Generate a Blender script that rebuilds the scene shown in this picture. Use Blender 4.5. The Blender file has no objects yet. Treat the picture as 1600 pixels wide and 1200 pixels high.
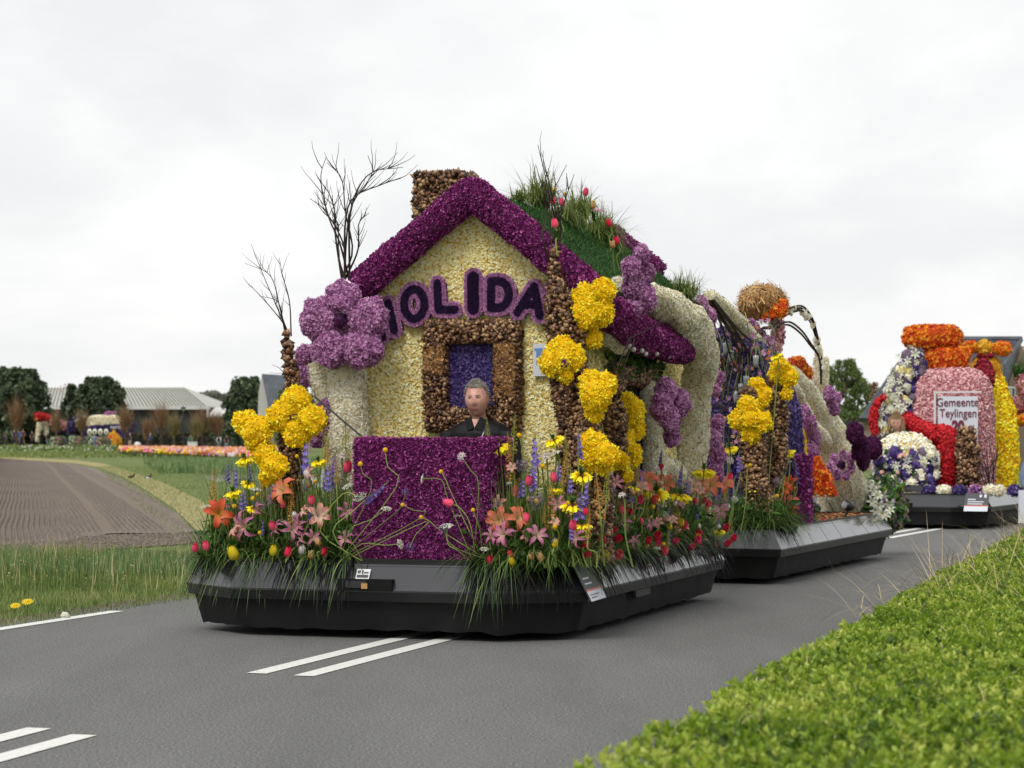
import bpy, math, random
import numpy as np
from math import sin, cos, pi, atan2, hypot, radians
from mathutils import Vector, Matrix, noise as mnoise

SC = bpy.context.scene
COL = SC.collection
R = random.Random(7)
G = np.random.default_rng(7)
# ---------------------------------------------------------------- camera, sky, sun, exposure
FOC, HOR, EYE = 3600.0, 684.0, 1.3        # focal length in photo pixels, horizon row, eye height
cam = bpy.data.objects.new('camera', bpy.data.cameras.new('camera'))
COL.objects.link(cam)
cam.location = (0, 0, EYE)
cam.rotation_euler = (pi/2, 0, 0)
cam.data.sensor_width = 36
cam.data.lens = 36*FOC/1600
cam.data.shift_y = (HOR-600)/1600
cam.data.clip_start = .1
cam.data.clip_end = 6000
cam.data.dof.use_dof = True
cam.data.dof.focus_distance = 15.6
cam.data.dof.aperture_fstop = 5.6
SC.camera = cam

SUN_EL, SUN_AZ = radians(52), radians(205)
wd = bpy.data.worlds.new('World'); SC.world = wd; wd.use_nodes = True
nt = wd.node_tree; nt.nodes.clear()
out = nt.nodes.new('ShaderNodeOutputWorld')
sky = nt.nodes.new('ShaderNodeTexSky'); sky.sky_type = 'NISHITA'; sky.sun_disc = False
sky.sun_elevation = SUN_EL; sky.sun_rotation = SUN_AZ
b1 = nt.nodes.new('ShaderNodeBackground'); b1.inputs[1].default_value = .08
nt.links.new(sky.outputs[0], b1.inputs[0])
tc = nt.nodes.new('ShaderNodeTexCoord')
mp = nt.nodes.new('ShaderNodeMapping'); mp.inputs['Scale'].default_value = (1.3, 1.3, 3.0)
nt.links.new(tc.outputs['Generated'], mp.inputs[0])
nz = nt.nodes.new('ShaderNodeTexNoise'); nz.inputs['Scale'].default_value = 3.2
nz.inputs['Detail'].default_value = 7; nz.inputs['Roughness'].default_value = .55; nz.inputs['Distortion'].default_value = .25
nt.links.new(mp.outputs[0], nz.inputs['Vector'])
rp = nt.nodes.new('ShaderNodeValToRGB')
rp.color_ramp.elements[0].position = .42; rp.color_ramp.elements[0].color = (.83, .836, .845, 1)
rp.color_ramp.elements[1].position = .58; rp.color_ramp.elements[1].color = (.965, .965, .955, 1)
nt.links.new(nz.outputs['Fac'], rp.inputs[0])
b2 = nt.nodes.new('ShaderNodeBackground'); b2.inputs[1].default_value = .735
nt.links.new(rp.outputs[0], b2.inputs[0])
mx = nt.nodes.new('ShaderNodeMixShader'); mx.inputs[0].default_value = .96
nt.links.new(b1.outputs[0], mx.inputs[1]); nt.links.new(b2.outputs[0], mx.inputs[2])
nt.links.new(mx.outputs[0], out.inputs[0])

sun = bpy.data.objects.new('sun', bpy.data.lights.new('sun', 'SUN')); COL.objects.link(sun)
sun.data.energy = 1.5; sun.data.angle = radians(22); sun.data.color = (1, .97, .92)
# light comes from behind-left of the camera, high up
sd = Vector((sin(SUN_AZ)*cos(SUN_EL), cos(SUN_AZ)*cos(SUN_EL), sin(SUN_EL)))
sun.rotation_euler = sd.to_track_quat('Z', 'Y').to_euler()
sun.location = (-10, -10, 30)
SC.view_settings.view_transform = 'Standard'; SC.view_settings.look = 'None'
SC.view_settings.exposure = .55; SC.view_settings.gamma = 1; SC.view_settings.use_curve_mapping = False
SC.cycles.max_bounces = 6; SC.cycles.diffuse_bounces = 3; SC.cycles.glossy_bounces = 3
SC.cycles.transmission_bounces = 4; SC.cycles.transparent_max_bounces = 6
SC.cycles.use_denoising = True

# ---------------------------------------------------------------- materials
def lin(c, k=.8):
    if isinstance(c, str):
        c = [int(c[i:i+2], 16) for i in (0, 2, 4)]
    o = []
    for v in c:
        v = v/255
        o.append(min(.92, (v/12.92 if v < .04045 else ((v+.055)/1.055)**2.4)*k))
    return (*o, 1)
MATS = {}
def mat(name, cols, rough=.6, k=.8, transl=0, spec=.3, bump=0, bscale=60, bdist=.02, noise=0, nscale=8, coat=0, metal=0, objrnd=0, patch=0, space='Object'):
    """cols: ramp along the 'rnd' attribute (one value per floret / along a petal) or along noise."""
    m = bpy.data.materials.new(name); m.use_nodes = True; MATS[name] = m
    n = m.node_tree.nodes; l = m.node_tree.links
    p = n['Principled BSDF']
    p.inputs['Roughness'].default_value = rough
    p.inputs['Specular IOR Level'].default_value = spec
    p.inputs['Metallic'].default_value = metal
    p.inputs['Coat Weight'].default_value = coat
    tcn = None
    def coords():
        nonlocal tcn
        if tcn is None: tcn = n.new('ShaderNodeTexCoord')
        return tcn.outputs[space]
    src = None
    if len(cols) > 1:
        r = n.new('ShaderNodeValToRGB')
        e = r.color_ramp.elements
        while len(e) < len(cols): e.new(.5)
        for i, c in enumerate(cols):
            e[i].position = i/(len(cols)-1); e[i].color = lin(c, k)
        if noise:
            t = n.new('ShaderNodeTexNoise'); t.inputs['Scale'].default_value = nscale
            t.inputs['Detail'].default_value = 6; t.inputs['Roughness'].default_value = .65
            l.new(coords(), t.inputs['Vector'])
            mr = n.new('ShaderNodeMapRange'); mr.inputs['From Min'].default_value = .5-noise; mr.inputs['From Max'].default_value = .5+noise
            l.new(t.outputs['Fac'], mr.inputs['Value']); l.new(mr.outputs[0], r.inputs[0])
        else:
            a = n.new('ShaderNodeAttribute'); a.attribute_name = 'rnd'; l.new(a.outputs['Fac'], r.inputs[0])
        src = r.outputs[0]
        if objrnd:
            oi = n.new('ShaderNodeObjectInfo')
            h = n.new('ShaderNodeHueSaturation')
            mr = n.new('ShaderNodeMapRange'); mr.inputs['To Min'].default_value = 1-objrnd; mr.inputs['To Max'].default_value = 1+objrnd
            l.new(oi.outputs['Random'], mr.inputs['Value']); l.new(mr.outputs[0], h.inputs['Value']); l.new(src, h.inputs['Color'])
            src = h.outputs[0]
        l.new(src, p.inputs['Base Color'])
    else:
        p.inputs['Base Color'].default_value = lin(cols[0], k)
    if patch:
        t = n.new('ShaderNodeTexNoise'); t.inputs['Scale'].default_value = .8; t.inputs['Detail'].default_value = 9; t.inputs['Roughness'].default_value = .6
        q = n.new('ShaderNodeMapping'); q.inputs['Scale'].default_value = (1.6, .35, 1); q.inputs['Rotation'].default_value = (0, 0, .3)
        l.new(coords(), q.inputs[0]); l.new(q.outputs[0], t.inputs['Vector'])
        mr = n.new('ShaderNodeMapRange'); mr.inputs['From Min'].default_value = .3; mr.inputs['From Max'].default_value = .7
        mr.inputs['To Min'].default_value = 1-patch; mr.inputs['To Max'].default_value = 1+patch; l.new(t.outputs['Fac'], mr.inputs['Value'])
        h = n.new('ShaderNodeHueSaturation'); l.new(mr.outputs[0], h.inputs['Value']); l.new(src, h.inputs['Color']); l.new(h.outputs[0], p.inputs['Base Color'])
    if bump:
        t = n.new('ShaderNodeTexNoise'); t.inputs['Scale'].default_value = bscale; t.inputs['Detail'].default_value = 4
        l.new(coords(), t.inputs['Vector'])
        bp = n.new('ShaderNodeBump'); bp.inputs['Strength'].default_value = bump; bp.inputs['Distance'].default_value = bdist
        l.new(t.outputs['Fac'], bp.inputs['Height']); l.new(bp.outputs[0], p.inputs['Normal'])
    if transl:
        tr = n.new('ShaderNodeBsdfTranslucent'); ms = n.new('ShaderNodeMixShader'); ms.inputs[0].default_value = transl
        if src: l.new(src, tr.inputs[0])
        else: tr.inputs[0].default_value = lin(cols[0], k)
        l.new(p.outputs[0], ms.inputs[1]); l.new(tr.outputs[0], ms.inputs[2])
        l.new(ms.outputs[0], n['Material Output'].inputs[0])
    return m

# ---------------------------------------------------------------- mesh builder
def unit(a): return a/np.maximum(np.linalg.norm(a, axis=-1, keepdims=True), 1e-9)
class MB:
    def __init__(s): s.V = []; s.F = []; s.n = 0; s.mats = []
    def m(s, name):
        if name not in s.mats: s.mats.append(name)
        return s.mats.index(name)
    def add(s, V, F, mt, rnd=.5, smooth=False):
        V = np.asarray(V, float).reshape(-1, 3)
        if np.isscalar(rnd): rnd = np.full(len(V), float(rnd))
        mi = s.m(mt)
        if isinstance(F, np.ndarray): F = [F]
        elif len(F) and not isinstance(F[0], np.ndarray):
            by = {}
            for f in F: by.setdefault(len(f), []).append(f)
            F = [np.array(x, int) for x in by.values()]
        for f in F:
            if len(f): s.F.append((f+s.n, mi, smooth))
        s.V.append((V, rnd)); s.n += len(V)
        return s
    def inst(s, T, P, M, S, mt, rnd=None, smooth=False):
        """T=(verts, face arrays[, rnd]) placed n times: positions P, matrices M (n,3,3), scales S"""
        V = T[0]; n = len(P); k = len(V)
        if n == 0: return s
        S = np.broadcast_to(np.asarray(S, float), (n,)) if np.ndim(S) < 2 else S
        if S.ndim == 1: A = V[None]*S[:, None, None]
        else: A = V[None]*S[:, None, :]
        W = np.einsum('nij,nkj->nki', M, A)+P[:, None]
        if rnd is None: rnd = G.random(n)
        rn = np.repeat(rnd, k) if len(T) < 3 else (np.tile(T[2], n)*.75+np.repeat(rnd, k)*.25)
        off = (np.arange(n)*k)[:, None, None]
        F = [(f[None]+off).reshape(-1, f.shape[1]) for f in T[1]]
        return s.add(W.reshape(-1, 3), F, mt, rn, smooth)
    def shift(s, d):
        s.V = [(v+np.asarray(d), r) for v, r in s.V]; return s
    def mesh(s, name):
        me = bpy.data.meshes.new(name)
        V = np.concatenate([v for v, r in s.V]); rn = np.concatenate([r for v, r in s.V])
        me.vertices.add(len(V)); me.vertices.foreach_set('co', V.astype(np.float32).ravel())
        nl = sum(f.size for f, a, b in s.F); npg = sum(len(f) for f, a, b in s.F)
        me.loops.add(nl); me.polygons.add(npg)
        me.loops.foreach_set('vertex_index', np.concatenate([f.ravel() for f, a, b in s.F]).astype(np.int32))
        tot = np.concatenate([np.full(len(f), f.shape[1]) for f, a, b in s.F])
        me.polygons.foreach_set('loop_start', np.concatenate([[0], np.cumsum(tot)[:-1]]).astype(np.int32))
        me.polygons.foreach_set('loop_total', tot.astype(np.int32))
        me.polygons.foreach_set('material_index', np.concatenate([np.full(len(f), a) for f, a, b in s.F]).astype(np.int32))
        me.polygons.foreach_set('use_smooth', np.concatenate([np.full(len(f), b) for f, a, b in s.F]))
        at = me.attributes.new('rnd', 'FLOAT', 'POINT'); at.data.foreach_set('value', rn.astype(np.float32))
        for x in s.mats: me.materials.append(MATS[x])
        me.update(calc_edges=True)
        return me

def link(name, data, parent=None, kind=None):
    o = bpy.data.objects.new(name, data); COL.objects.link(o)
    if parent: o.parent = parent
    if kind: o['kind'] = kind
    return o
def structure(name, mb):
    return link(name, mb.mesh(name), kind='structure')

class Frame:
    """a place on the ground: origin and heading; local x to the right, y away, z up"""
    def __init__(s, x, y, th, z=0): s.o = np.array([x, y, z], float); s.th = radians(th)
    def w(s, p):
        x, y, z = p; c, n = cos(s.th), sin(s.th)
        return (s.o[0]+x*c+y*n, s.o[1]-x*n+y*c, s.o[2]+z)
    def loc(s, p):
        X, Y, Z = p[0]-s.o[0], p[1]-s.o[1], p[2]-s.o[2]; c, n = cos(s.th), sin(s.th)
        return np.array([X*c-Y*n, X*n+Y*c, Z])
    def hit(s, px, py, x=None, y=None, z=None):
        """where the sight line of a photo pixel meets a plane of this frame, in local coordinates"""
        a = s.loc((0, 0, EYE)); b = s.loc(((px-800)/FOC, 1, EYE+(HOR-py)/FOC)); d = b-a
        i, v = (0, x) if x is not None else (1, y) if y is not None else (2, z)
        return a+d*(v-a[i])/d[i]
    def scale(s, p):
        """photo pixels per metre at a local point"""
        return FOC/s.w(p)[1]
WORLD = Frame(0, 0, 0)
def gnd(px, py, z=0): return WORLD.hit(px, py, z=z)
def at(px, py, Y): return WORLD.hit(px, py, y=Y)

class Thing:
    def __init__(s, name, label, cat, frame=WORLD, base=(0, 0, 0), group=None):
        s.e = link(name, None); s.f = frame; s.b = np.array(base, float)
        s.e.location = frame.w(base); s.e.rotation_euler = (0, 0, -frame.th)
        s.e['label'] = label; s.e['category'] = cat
        if group: s.e['group'] = group
    def part(s, name, mb, parent=None, stuff=False, label=None):
        mb.shift(-s.b)
        o = link(name, mb.mesh(name), parent or s.e, 'stuff' if stuff else None)
        if label: o['label'] = label
        return o
def single(name, mb, label, cat, frame=WORLD, base=(0, 0, 0), group=None, kind=None):
    """a thing that is one mesh"""
    mb.shift(-np.array(base, float))
    o = link(name, mb.mesh(name), kind=kind)
    o.location = frame.w(base); o.rotation_euler = (0, 0, -frame.th)
    o['label'] = label; o['category'] = cat
    if group: o['group'] = group
    return o

# ---------------------------------------------------------------- shapes: (verts, [face arrays])
def ellipsoid(c, r, nu=16, nv=10, lump=0, lf=3.0, seed=0):
    r = np.broadcast_to(np.array(r, float), (3,))
    t = np.linspace(0, pi, nv+1)[1:-1]; a = np.arange(nu)*2*pi/nu
    D = np.array([[sin(x)*cos(y), sin(x)*sin(y), cos(x)] for x in t for y in a]+[[0, 0, 1], [0, 0, -1]])
    if lump:
        D = D*np.array([1+lump*mnoise.noise(Vector(d*lf)+Vector((seed*7.3, seed*1.7, 0))) for d in D])[:, None]
    V = D*r+np.array(c)
    Q = [[i*nu+j, (i+1)*nu+j, (i+1)*nu+(j+1) % nu, i*nu+(j+1) % nu] for i in range(nv-2) for j in range(nu)]
    T = [[len(V)-2, j, (j+1) % nu] for j in range(nu)]+[[len(V)-1, (nv-2)*nu+(j+1) % nu, (nv-2)*nu+j] for j in range(nu)]
    return V, [np.array(Q), np.array(T)]
def smoothpath(P, n):
    P = np.array(P, float); m = len(P)
    if m < 3:
        t = np.linspace(0, 1, n+1)[:, None]; return P[0]*(1-t)+P[-1]*t
    Q = np.vstack([2*P[0]-P[1], P, 2*P[-1]-P[-2]]); o = []
    for u in np.linspace(0, m-1, n+1):
        i = min(int(u), m-2); t = u-i; a, b, c, d = Q[i:i+4]
        o.append(.5*((2*b)+(-a+c)*t+(2*a-5*b+4*c-d)*t*t+(-a+3*b-3*c+d)*t**3))
    return np.array(o)
def tube(P, rad, sides=8, n=None, cap=True, lump=0, seed=0):
    if n: 
        rr = np.interp(np.linspace(0, 1, n+1), np.linspace(0, 1, len(P)), np.broadcast_to(rad, (len(P),)))
        P = smoothpath(P, n); rad = rr
    P = np.array(P, float); m = len(P); rad = np.broadcast_to(np.array(rad, float), (m,))
    T = unit(np.gradient(P, axis=0))
    ref = np.array([0, 0, 1.]) if abs(T[0][2]) < .9 else np.array([0, 1., 0])
    V = []
    for i in range(m):
        a = unit(np.cross(T[i], ref)); b = np.cross(a, T[i]) 
        if i: 
            a = unit(pa-T[i]*np.dot(pa, T[i])); b = np.cross(T[i], a)
        else: b = np.cross(T[i], a)
        pa = a
        for k in range(sides):
            q = 2*pi*k/sides; d = a*cos(q)+b*sin(q); r = rad[i]
            if lump: r *= 1+lump*mnoise.noise(Vector(P[i]*5+d*1.2)+Vector((seed*3.1, 0, 0)))
            V.append(P[i]+d*r)
    Q = [[i*sides+j, i*sides+(j+1) % sides, (i+1)*sides+(j+1) % sides, (i+1)*sides+j] for i in range(m-1) for j in range(sides)]
    F = [np.array(Q)]
    if cap:
        V += [P[0]-T[0]*rad[0]*.3, P[-1]+T[-1]*rad[-1]*.3]; k = m*sides
        F.append(np.array([[k, (j+1) % sides, j] for j in range(sides)]+[[k+1, (m-1)*sides+j, (m-1)*sides+(j+1) % sides] for j in range(sides)]))
    return np.array(V), F
def box(x0, x1, y0, y1, z0, z1):
    V = np.array([[x, y, z] for x in (x0, x1) for y in (y0, y1) for z in (z0, z1)], float)
    return V, [np.array([[0, 1, 3, 2], [4, 6, 7, 5], [0, 4, 5, 1], [2, 3, 7, 6], [0, 2, 6, 4], [1, 5, 7, 3]])]
def prism(poly, a, b, axis='y'):
    """outline in the two other axes, extruded from a to b"""
    n = len(poly); V = []
    for t in (a, b):
        for p, q in poly:
            V.append((p, t, q) if axis == 'y' else (t, p, q) if axis == 'x' else (p, q, t))
    F = [[i, (i+1) % n, n+(i+1) % n, n+i] for i in range(n)]+[list(range(n-1, -1, -1)), list(range(n, 2*n))]
    by = {}
    for f in F: by.setdefault(len(f), []).append(f)
    return np.array(V, float), [np.array(x) for x in by.values()]
def loft(rings):
    """rings: list of (n,3) arrays, closed"""
    n = len(rings[0]); V = np.concatenate(rings); m = len(rings)
    Q = [[i*n+j, i*n+(j+1) % n, (i+1)*n+(j+1) % n, (i+1)*n+j] for i in range(m-1) for j in range(n)]
    F = [np.array(Q)]
    c0, c1 = rings[0].mean(0), rings[-1].mean(0); V = np.vstack([V, c0, c1]); k = m*n
    F.append(np.array([[k, (j+1) % n, j] for j in range(n)]+[[k+1, (m-1)*n+j, (m-1)*n+(j+1) % n] for j in range(n)]))
    return V, F
def tris(S):
    T = []
    for f in S[1]:
        for k in range(1, f.shape[1]-1): T.append(f[:, [0, k, k+1]])
    return np.concatenate(T)
def sample(S, dens, cnt=None):
    V = S[0]; T = tris(S); A, B, C = V[T[:, 0]], V[T[:, 1]], V[T[:, 2]]
    N = np.cross(B-A, C-A); ar = np.linalg.norm(N, axis=1)/2
    vol = (A*np.cross(B, C)).sum()/6 if True else 0
    cen = V.mean(0); vol = ((A-cen)*np.cross(B-cen, C-cen)).sum()
    n = cnt or max(1, int(ar.sum()*dens))
    i = G.choice(len(T), n, p=ar/ar.sum()); u = G.random((n, 2)); f = u.sum(1) > 1; u[f] = 1-u[f]
    P = A[i]+(B-A)[i]*u[:, :1]+(C-A)[i]*u[:, 1:]
    N = unit(N[i]);  N = N if vol > 0 else -N
    return P, N
def basis(N, tilt=.5):
    """random spin about jittered normals"""
    n = len(N); Z = unit(N+G.normal(size=(n, 3))*tilt)
    X = unit(np.cross(Z, G.normal(size=(n, 3)))); Y = np.cross(Z, X)
    return np.stack([X, Y, Z], axis=2)
# floret templates, about 1 across
FLAKE = (np.array([[-.5, -.3, 0], [.0, -.42, .22], [.5, -.25, .05], [-.5, .3, .06], [0, .42, .3], [.5, .28, 0]]), [np.array([[0, 1, 4, 3], [1, 2, 5, 4]])])
_a = np.arange(5)*2*pi/5
STAR = (np.vstack([[[0, 0, .05]], *[np.array([[.32*cos(a-.5), .32*sin(a-.5), .18], [.55*cos(a), .55*sin(a), .12], [.32*cos(a+.5), .32*sin(a+.5), .18]]) for a in _a]]),
        [np.array([[0, 1+3*i, 2+3*i, 3+3*i] for i in range(5)])])
SPIKY = (np.array([[0, 0, -.1], [.45, .1, .35], [.2, .5, .3], [-.4, .3, .4], [-.45, -.2, .3], [-.1, -.5, .4], [.35, -.35, .45], [0, 0, .15]]),
         [np.array([[0, 1, 2], [0, 2, 7], [0, 3, 4], [0, 4, 7], [0, 5, 6], [0, 6, 1]])])
CURL = (np.array([[-.18, 0, 0], [.18, 0, 0], [-.26, .1, .4], [.26, .1, .4], [-.2, .35, .72], [.2, .35, .72], [0, .62, .8]]),
        [np.array([[0, 1, 3, 2], [2, 3, 5, 4]]), np.array([[4, 5, 6]])])
_b = np.arange(4)*pi/2
PIN = (np.vstack([[[0, 0, 0]], *[np.array([[.54*cos(a-.42), .54*sin(a-.42), .2], [.54*cos(a+.42), .54*sin(a+.42), .28]]) for a in _b]]), [np.array([[0, 1+2*i, 2+2*i] for i in range(4)])])
_h = np.arange(5)*2*pi/5
BULB = (np.vstack([np.c_[.52*np.cos(_h), .52*np.sin(_h), _h*0], [[0, 0, -.5], [0, 0, .85]]]), [np.array([[i, (i+1) % 5, 6] for i in range(5)]+[[(i+1) % 5, i, 5] for i in range(5)])])
BALL = (np.vstack([np.c_[.5*np.cos(_b), .5*np.sin(_b), _b*0], [[0, 0, -.5], [0, 0, .5]]]), [np.array([[i, (i+1) % 4, 5] for i in range(4)]+[[(i+1) % 4, i, 4] for i in range(4)])])
LEAF = (np.array([[0, 0, 0], [.22, .3, .1], [-.22, .3, .1], [.2, .7, .12], [-.2, .7, .12], [0, 1, 0.02], [0, .35, .0], [0, .7, .03]]),
        [np.array([[0, 1, 6], [0, 6, 2], [3, 5, 7], [7, 5, 4]]), np.array([[1, 3, 7, 6], [6, 7, 4, 2]])])
QUADLEAF = (np.array([[0, 0, 0], [.28, .5, .12], [0, 1, 0], [-.28, .5, .12]]), [np.array([[0, 1, 2, 3]])])
def fuzz(mb, S, mt, size, dens=None, tmpl=STAR, tilt=.5, under=None, lift=.3, cover=1.6, smooth=False, var=.35, only=None):
    """a surface completely covered in florets of about `size` metres"""
    mb.add(S[0], S[1], under or mt, .0)
    P, N = sample(S, dens or cover/size**2)
    keep = G.random(len(P)) < np.where(N[:, 1] > .45, .16, np.where((N[:, 1] > .1) | (N[:, 2] < -.6), .55, 1)); P, N = P[keep], N[keep]
    if only is not None: k2 = N@np.array(only) > .5; P, N = P[k2], N[k2]
    if tmpl is STAR and size < .03: tmpl = PIN
    s = size*(1+(G.random(len(P))-.5)*2*var)
    mb.inst(tmpl, P+N*(s*lift*(G.random(len(P))-.2))[:, None], basis(N, tilt), s, mt, smooth=smooth)
    return mb
def blades(mb, P, az, L, elev, droop, width, mt, nseg=4, rnd=None, twist=0):
    """arching strips: grass, reeds, hanging leaves, straw"""
    n = len(P); t = np.linspace(0, 1, nseg+1)
    def B(v): return np.broadcast_to(np.asarray(v, float), (n,))[:, None]
    az, L, elev, droop, width = B(az), B(L), B(elev), B(droop), B(width)
    h = L*t*np.cos(elev)*(1-.0*t); z = L*(t*np.sin(elev)-droop*t*t)
    X = P[:, :1]+h*np.cos(az); Y = P[:, 1:2]+h*np.sin(az); Z = P[:, 2:3]+z
    w = width*np.clip(np.minimum(.5+2*t, 1.15*(1-t)**.7+.02), .02, 1)/2
    ta = az+pi/2+B(twist)
    wx, wy = w*np.cos(ta), w*np.sin(ta)
    V = np.stack([np.stack([X-wx, Y-wy, Z], 2), np.stack([X+wx, Y+wy, Z], 2)], 2).reshape(-1, 3)
    k = 2*(nseg+1); q = np.array([[2*i, 2*i+1, 2*i+3, 2*i+2] for i in range(nseg)])
    F = (q[None]+(np.arange(n)*k)[:, None, None]).reshape(-1, 4)
    if rnd is None: rnd = G.random(n)
    mb.add(V, F, mt, np.repeat(rnd, k), True)
def rosette(n, prof, wid, cup=.15, a0=0, tilt=(0, 0), jit=.0):
    """petals round an axis: prof = (radius, height) down the petal, wid = its width there"""
    V = []; F = []; Rn = []; m = len(prof)
    for i in range(n):
        a = a0+2*pi*i/n+R.uniform(-jit, jit); ca, sa = cos(a), sin(a); dz = R.uniform(-jit, jit)*.3
        for j, ((r, z), w) in enumerate(zip(prof, wid)):
            dr, dzz = (prof[min(j+1, m-1)][0]-prof[max(j-1, 0)][0], prof[min(j+1, m-1)][1]-prof[max(j-1, 0)][1])
            q = hypot(dr, dzz) or 1; nr, nz_ = -dzz/q, dr/q
            for s in (-1, 0, 1):
                rr = r+(nr*cup*w if s else 0); zz = z+(nz_*cup*w if s else 0)+dz*r
                V.append((rr*ca-s*w/2*sa, rr*sa+s*w/2*ca, zz)); Rn.append(j/(m-1))
        o = i*3*m
        for j in range(m-1):
            for s in (0, 1): F.append([o+3*j+s, o+3*j+s+1, o+3*j+s+4, o+3*j+s+3])
    return np.array(V, float), [np.array(F)], np.array(Rn)
def rotm(d):
    """matrix turning +z to d"""
    return np.array(Vector(d).to_track_quat('Z', 'Y').to_matrix())
def place(T, p, d=(0, 0, 1), s=1):
    return (T[0]*s) @ rotm(d).T+np.array(p)
def text_mesh(body, size, mt, bold=0, extrude=.004):
    c = bpy.data.curves.new('lettering', 'FONT'); c.body = body; c.size = size; c.extrude = extrude; c.offset = bold
    c.align_x = 'CENTER'; c.align_y = 'CENTER'
    o = bpy.data.objects.new('lettering', c); COL.objects.link(o)
    bpy.context.view_layer.update()
    me = bpy.data.meshes.new_from_object(o.evaluated_get(bpy.context.evaluated_depsgraph_get()))
    bpy.data.objects.remove(o); bpy.data.curves.remove(c)
    V = np.array([v.co for v in me.vertices]); F = [list(p.vertices) for p in me.polygons]
    return V, F
def remesh(shapes, voxel, mt, smooth=4, name='body'):
    """melt overlapping shapes into one continuous skin"""
    mb = MB()
    for V, F in shapes:
        c = V.mean(0); S = (V, F); T = tris(S)
        vol = ((V[T[:, 0]]-c)*np.cross(V[T[:, 1]]-c, V[T[:, 2]]-c)).sum()
        mb.add(V, F if vol > 0 else [f[:, ::-1] for f in F], mt)
    o = link('melt', mb.mesh('melt'))
    m = o.modifiers.new('r', 'REMESH'); m.mode = 'VOXEL'; m.voxel_size = voxel; m.use_smooth_shade = True
    m = o.modifiers.new('s', 'SMOOTH'); m.factor = .5; m.iterations = smooth
    bpy.context.view_layer.update()
    me = bpy.data.meshes.new_from_object(o.evaluated_get(bpy.context.evaluated_depsgraph_get()))
    bpy.data.objects.remove(o); me.name = name
    return me
# ---------------------------------------------------------------- colours
mat('asphalt', [(66, 67, 68), (100, 100, 99), (156, 155, 152)], .93, k=.92, patch=.14, noise=.2, nscale=80, bump=.5, bscale=120, bdist=.002, spec=.2)
mat('road_paint', [(150, 150, 146), (216, 216, 211), (232, 232, 228), (236, 236, 232)], .7, k=.85, noise=.3, nscale=40)
mat('roadside_dirt', [(88, 78, 68), (132, 120, 106)], .95, noise=.2, nscale=14, bump=.8, bscale=40)
mat('turf', [(82, 100, 48), (110, 126, 64), (142, 146, 88)], .95, k=.7, noise=.22, nscale=.9, bump=.6, bscale=25)
mat('grass_blade', [(84, 106, 52), (112, 136, 68), (142, 158, 88), (182, 178, 122)], .6, transl=.3)
mat('reed_blade', [(76, 106, 62), (104, 138, 84), (136, 162, 104), (180, 186, 130)], .6, transl=.3)
mat('dry_stem', [(186, 166, 120), (214, 198, 156)], .8)
mat('dry_turf', [(150, 142, 92), (176, 164, 112)], .95, k=.75, noise=.2, nscale=2)
mat('soil', [(92, 84, 76), (130, 118, 108), (154, 143, 131)], .97, noise=.25, nscale=5, bump=1, bscale=22)
mat('soil_track', [(112, 100, 88), (136, 122, 108)], .97, noise=.2, nscale=4, bump=.4, bscale=20)
mat('canal_water', [(96, 104, 88)], .08, spec=.6)
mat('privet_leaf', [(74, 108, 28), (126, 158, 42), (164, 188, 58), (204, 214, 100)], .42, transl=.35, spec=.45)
mat('hedge_twig', [(70, 92, 26)], .9)
mat('black_fascia', [(44, 45, 49)], .16, spec=.7, k=.8, bump=.015, bscale=2, coat=.4)
mat('black_rim', [(24, 24, 25)], .35, spec=.5, k=.7)
mat('black_skirt', [(16, 16, 17), (26, 26, 27)], .7, k=.8, noise=.2, nscale=3, bump=.25, bscale=5)
mat('dark_inside', [(14, 14, 14)], .9)
mat('cream_petal', [(226, 196, 110), (248, 228, 152), (253, 240, 182), (255, 250, 222)], .7, k=1.0, transl=.12)
mat('cream_under', [(216, 184, 100)], .9, k=.8)
mat('plum_petal', [(76, 14, 64), (122, 28, 100), (152, 52, 130), (198, 112, 176)], .7, k=.95)
mat('plum_under', [(86, 22, 74)], .9, k=.8)
mat('lilac_petal', [(120, 62, 108), (172, 108, 162), (204, 144, 192), (232, 186, 220)], .7, k=1.0)
mat('lilac_under', [(122, 66, 112)], .9, k=.8)
mat('violet_petal', [(44, 30, 82), (74, 54, 120), (104, 84, 150), (150, 134, 186)], .7, k=.9)
mat('violet_under', [(40, 26, 84)], .9, k=.8)
mat('night_petal', [(30, 14, 48), (50, 26, 72), (72, 42, 96)], .7)
mat('white_petal', [(222, 206, 166), (248, 240, 212), (254, 249, 230), (255, 253, 244)], .7, k=1.0, transl=.1)
mat('white_under', [(214, 202, 166)], .9, k=.95)
mat('gap_speck', [(70, 60, 40), (120, 108, 78), (160, 148, 112)], .9)  # dark flecks that paint in the shaded gaps between white florets
mat('yellow_petal', [(236, 186, 0), (255, 218, 0), (255, 232, 20), (255, 243, 90)], .6, k=1.0, transl=.15)
mat('yellow_under', [(226, 176, 0)], .9, k=.9)
mat('gold_petal', [(214, 150, 20), (240, 190, 50), (250, 214, 90)], .7, k=.9)
mat('orange_petal', [(186, 50, 14), (230, 96, 18), (244, 140, 30), (250, 176, 50)], .65, k=.92)
mat('red_petal', [(150, 10, 22), (196, 18, 30), (216, 44, 52)], .65, k=.92)
mat('crimson_petal', [(120, 10, 36), (160, 22, 48), (190, 50, 70)], .65)
mat('pink_petal', [(166, 96, 106), (206, 142, 148), (228, 172, 174), (242, 204, 202)], .7, k=.9)
mat('deep_plum_petal', [(48, 8, 44), (80, 18, 72), (108, 36, 96)], .7)
mat('bulb_skin', [(48, 28, 18), (84, 52, 30), (124, 84, 54), (196, 158, 114), (104, 66, 40), (60, 36, 22)], .45, k=.85, spec=.5)
mat('bulb_under', [(44, 28, 18)], .9)
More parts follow.
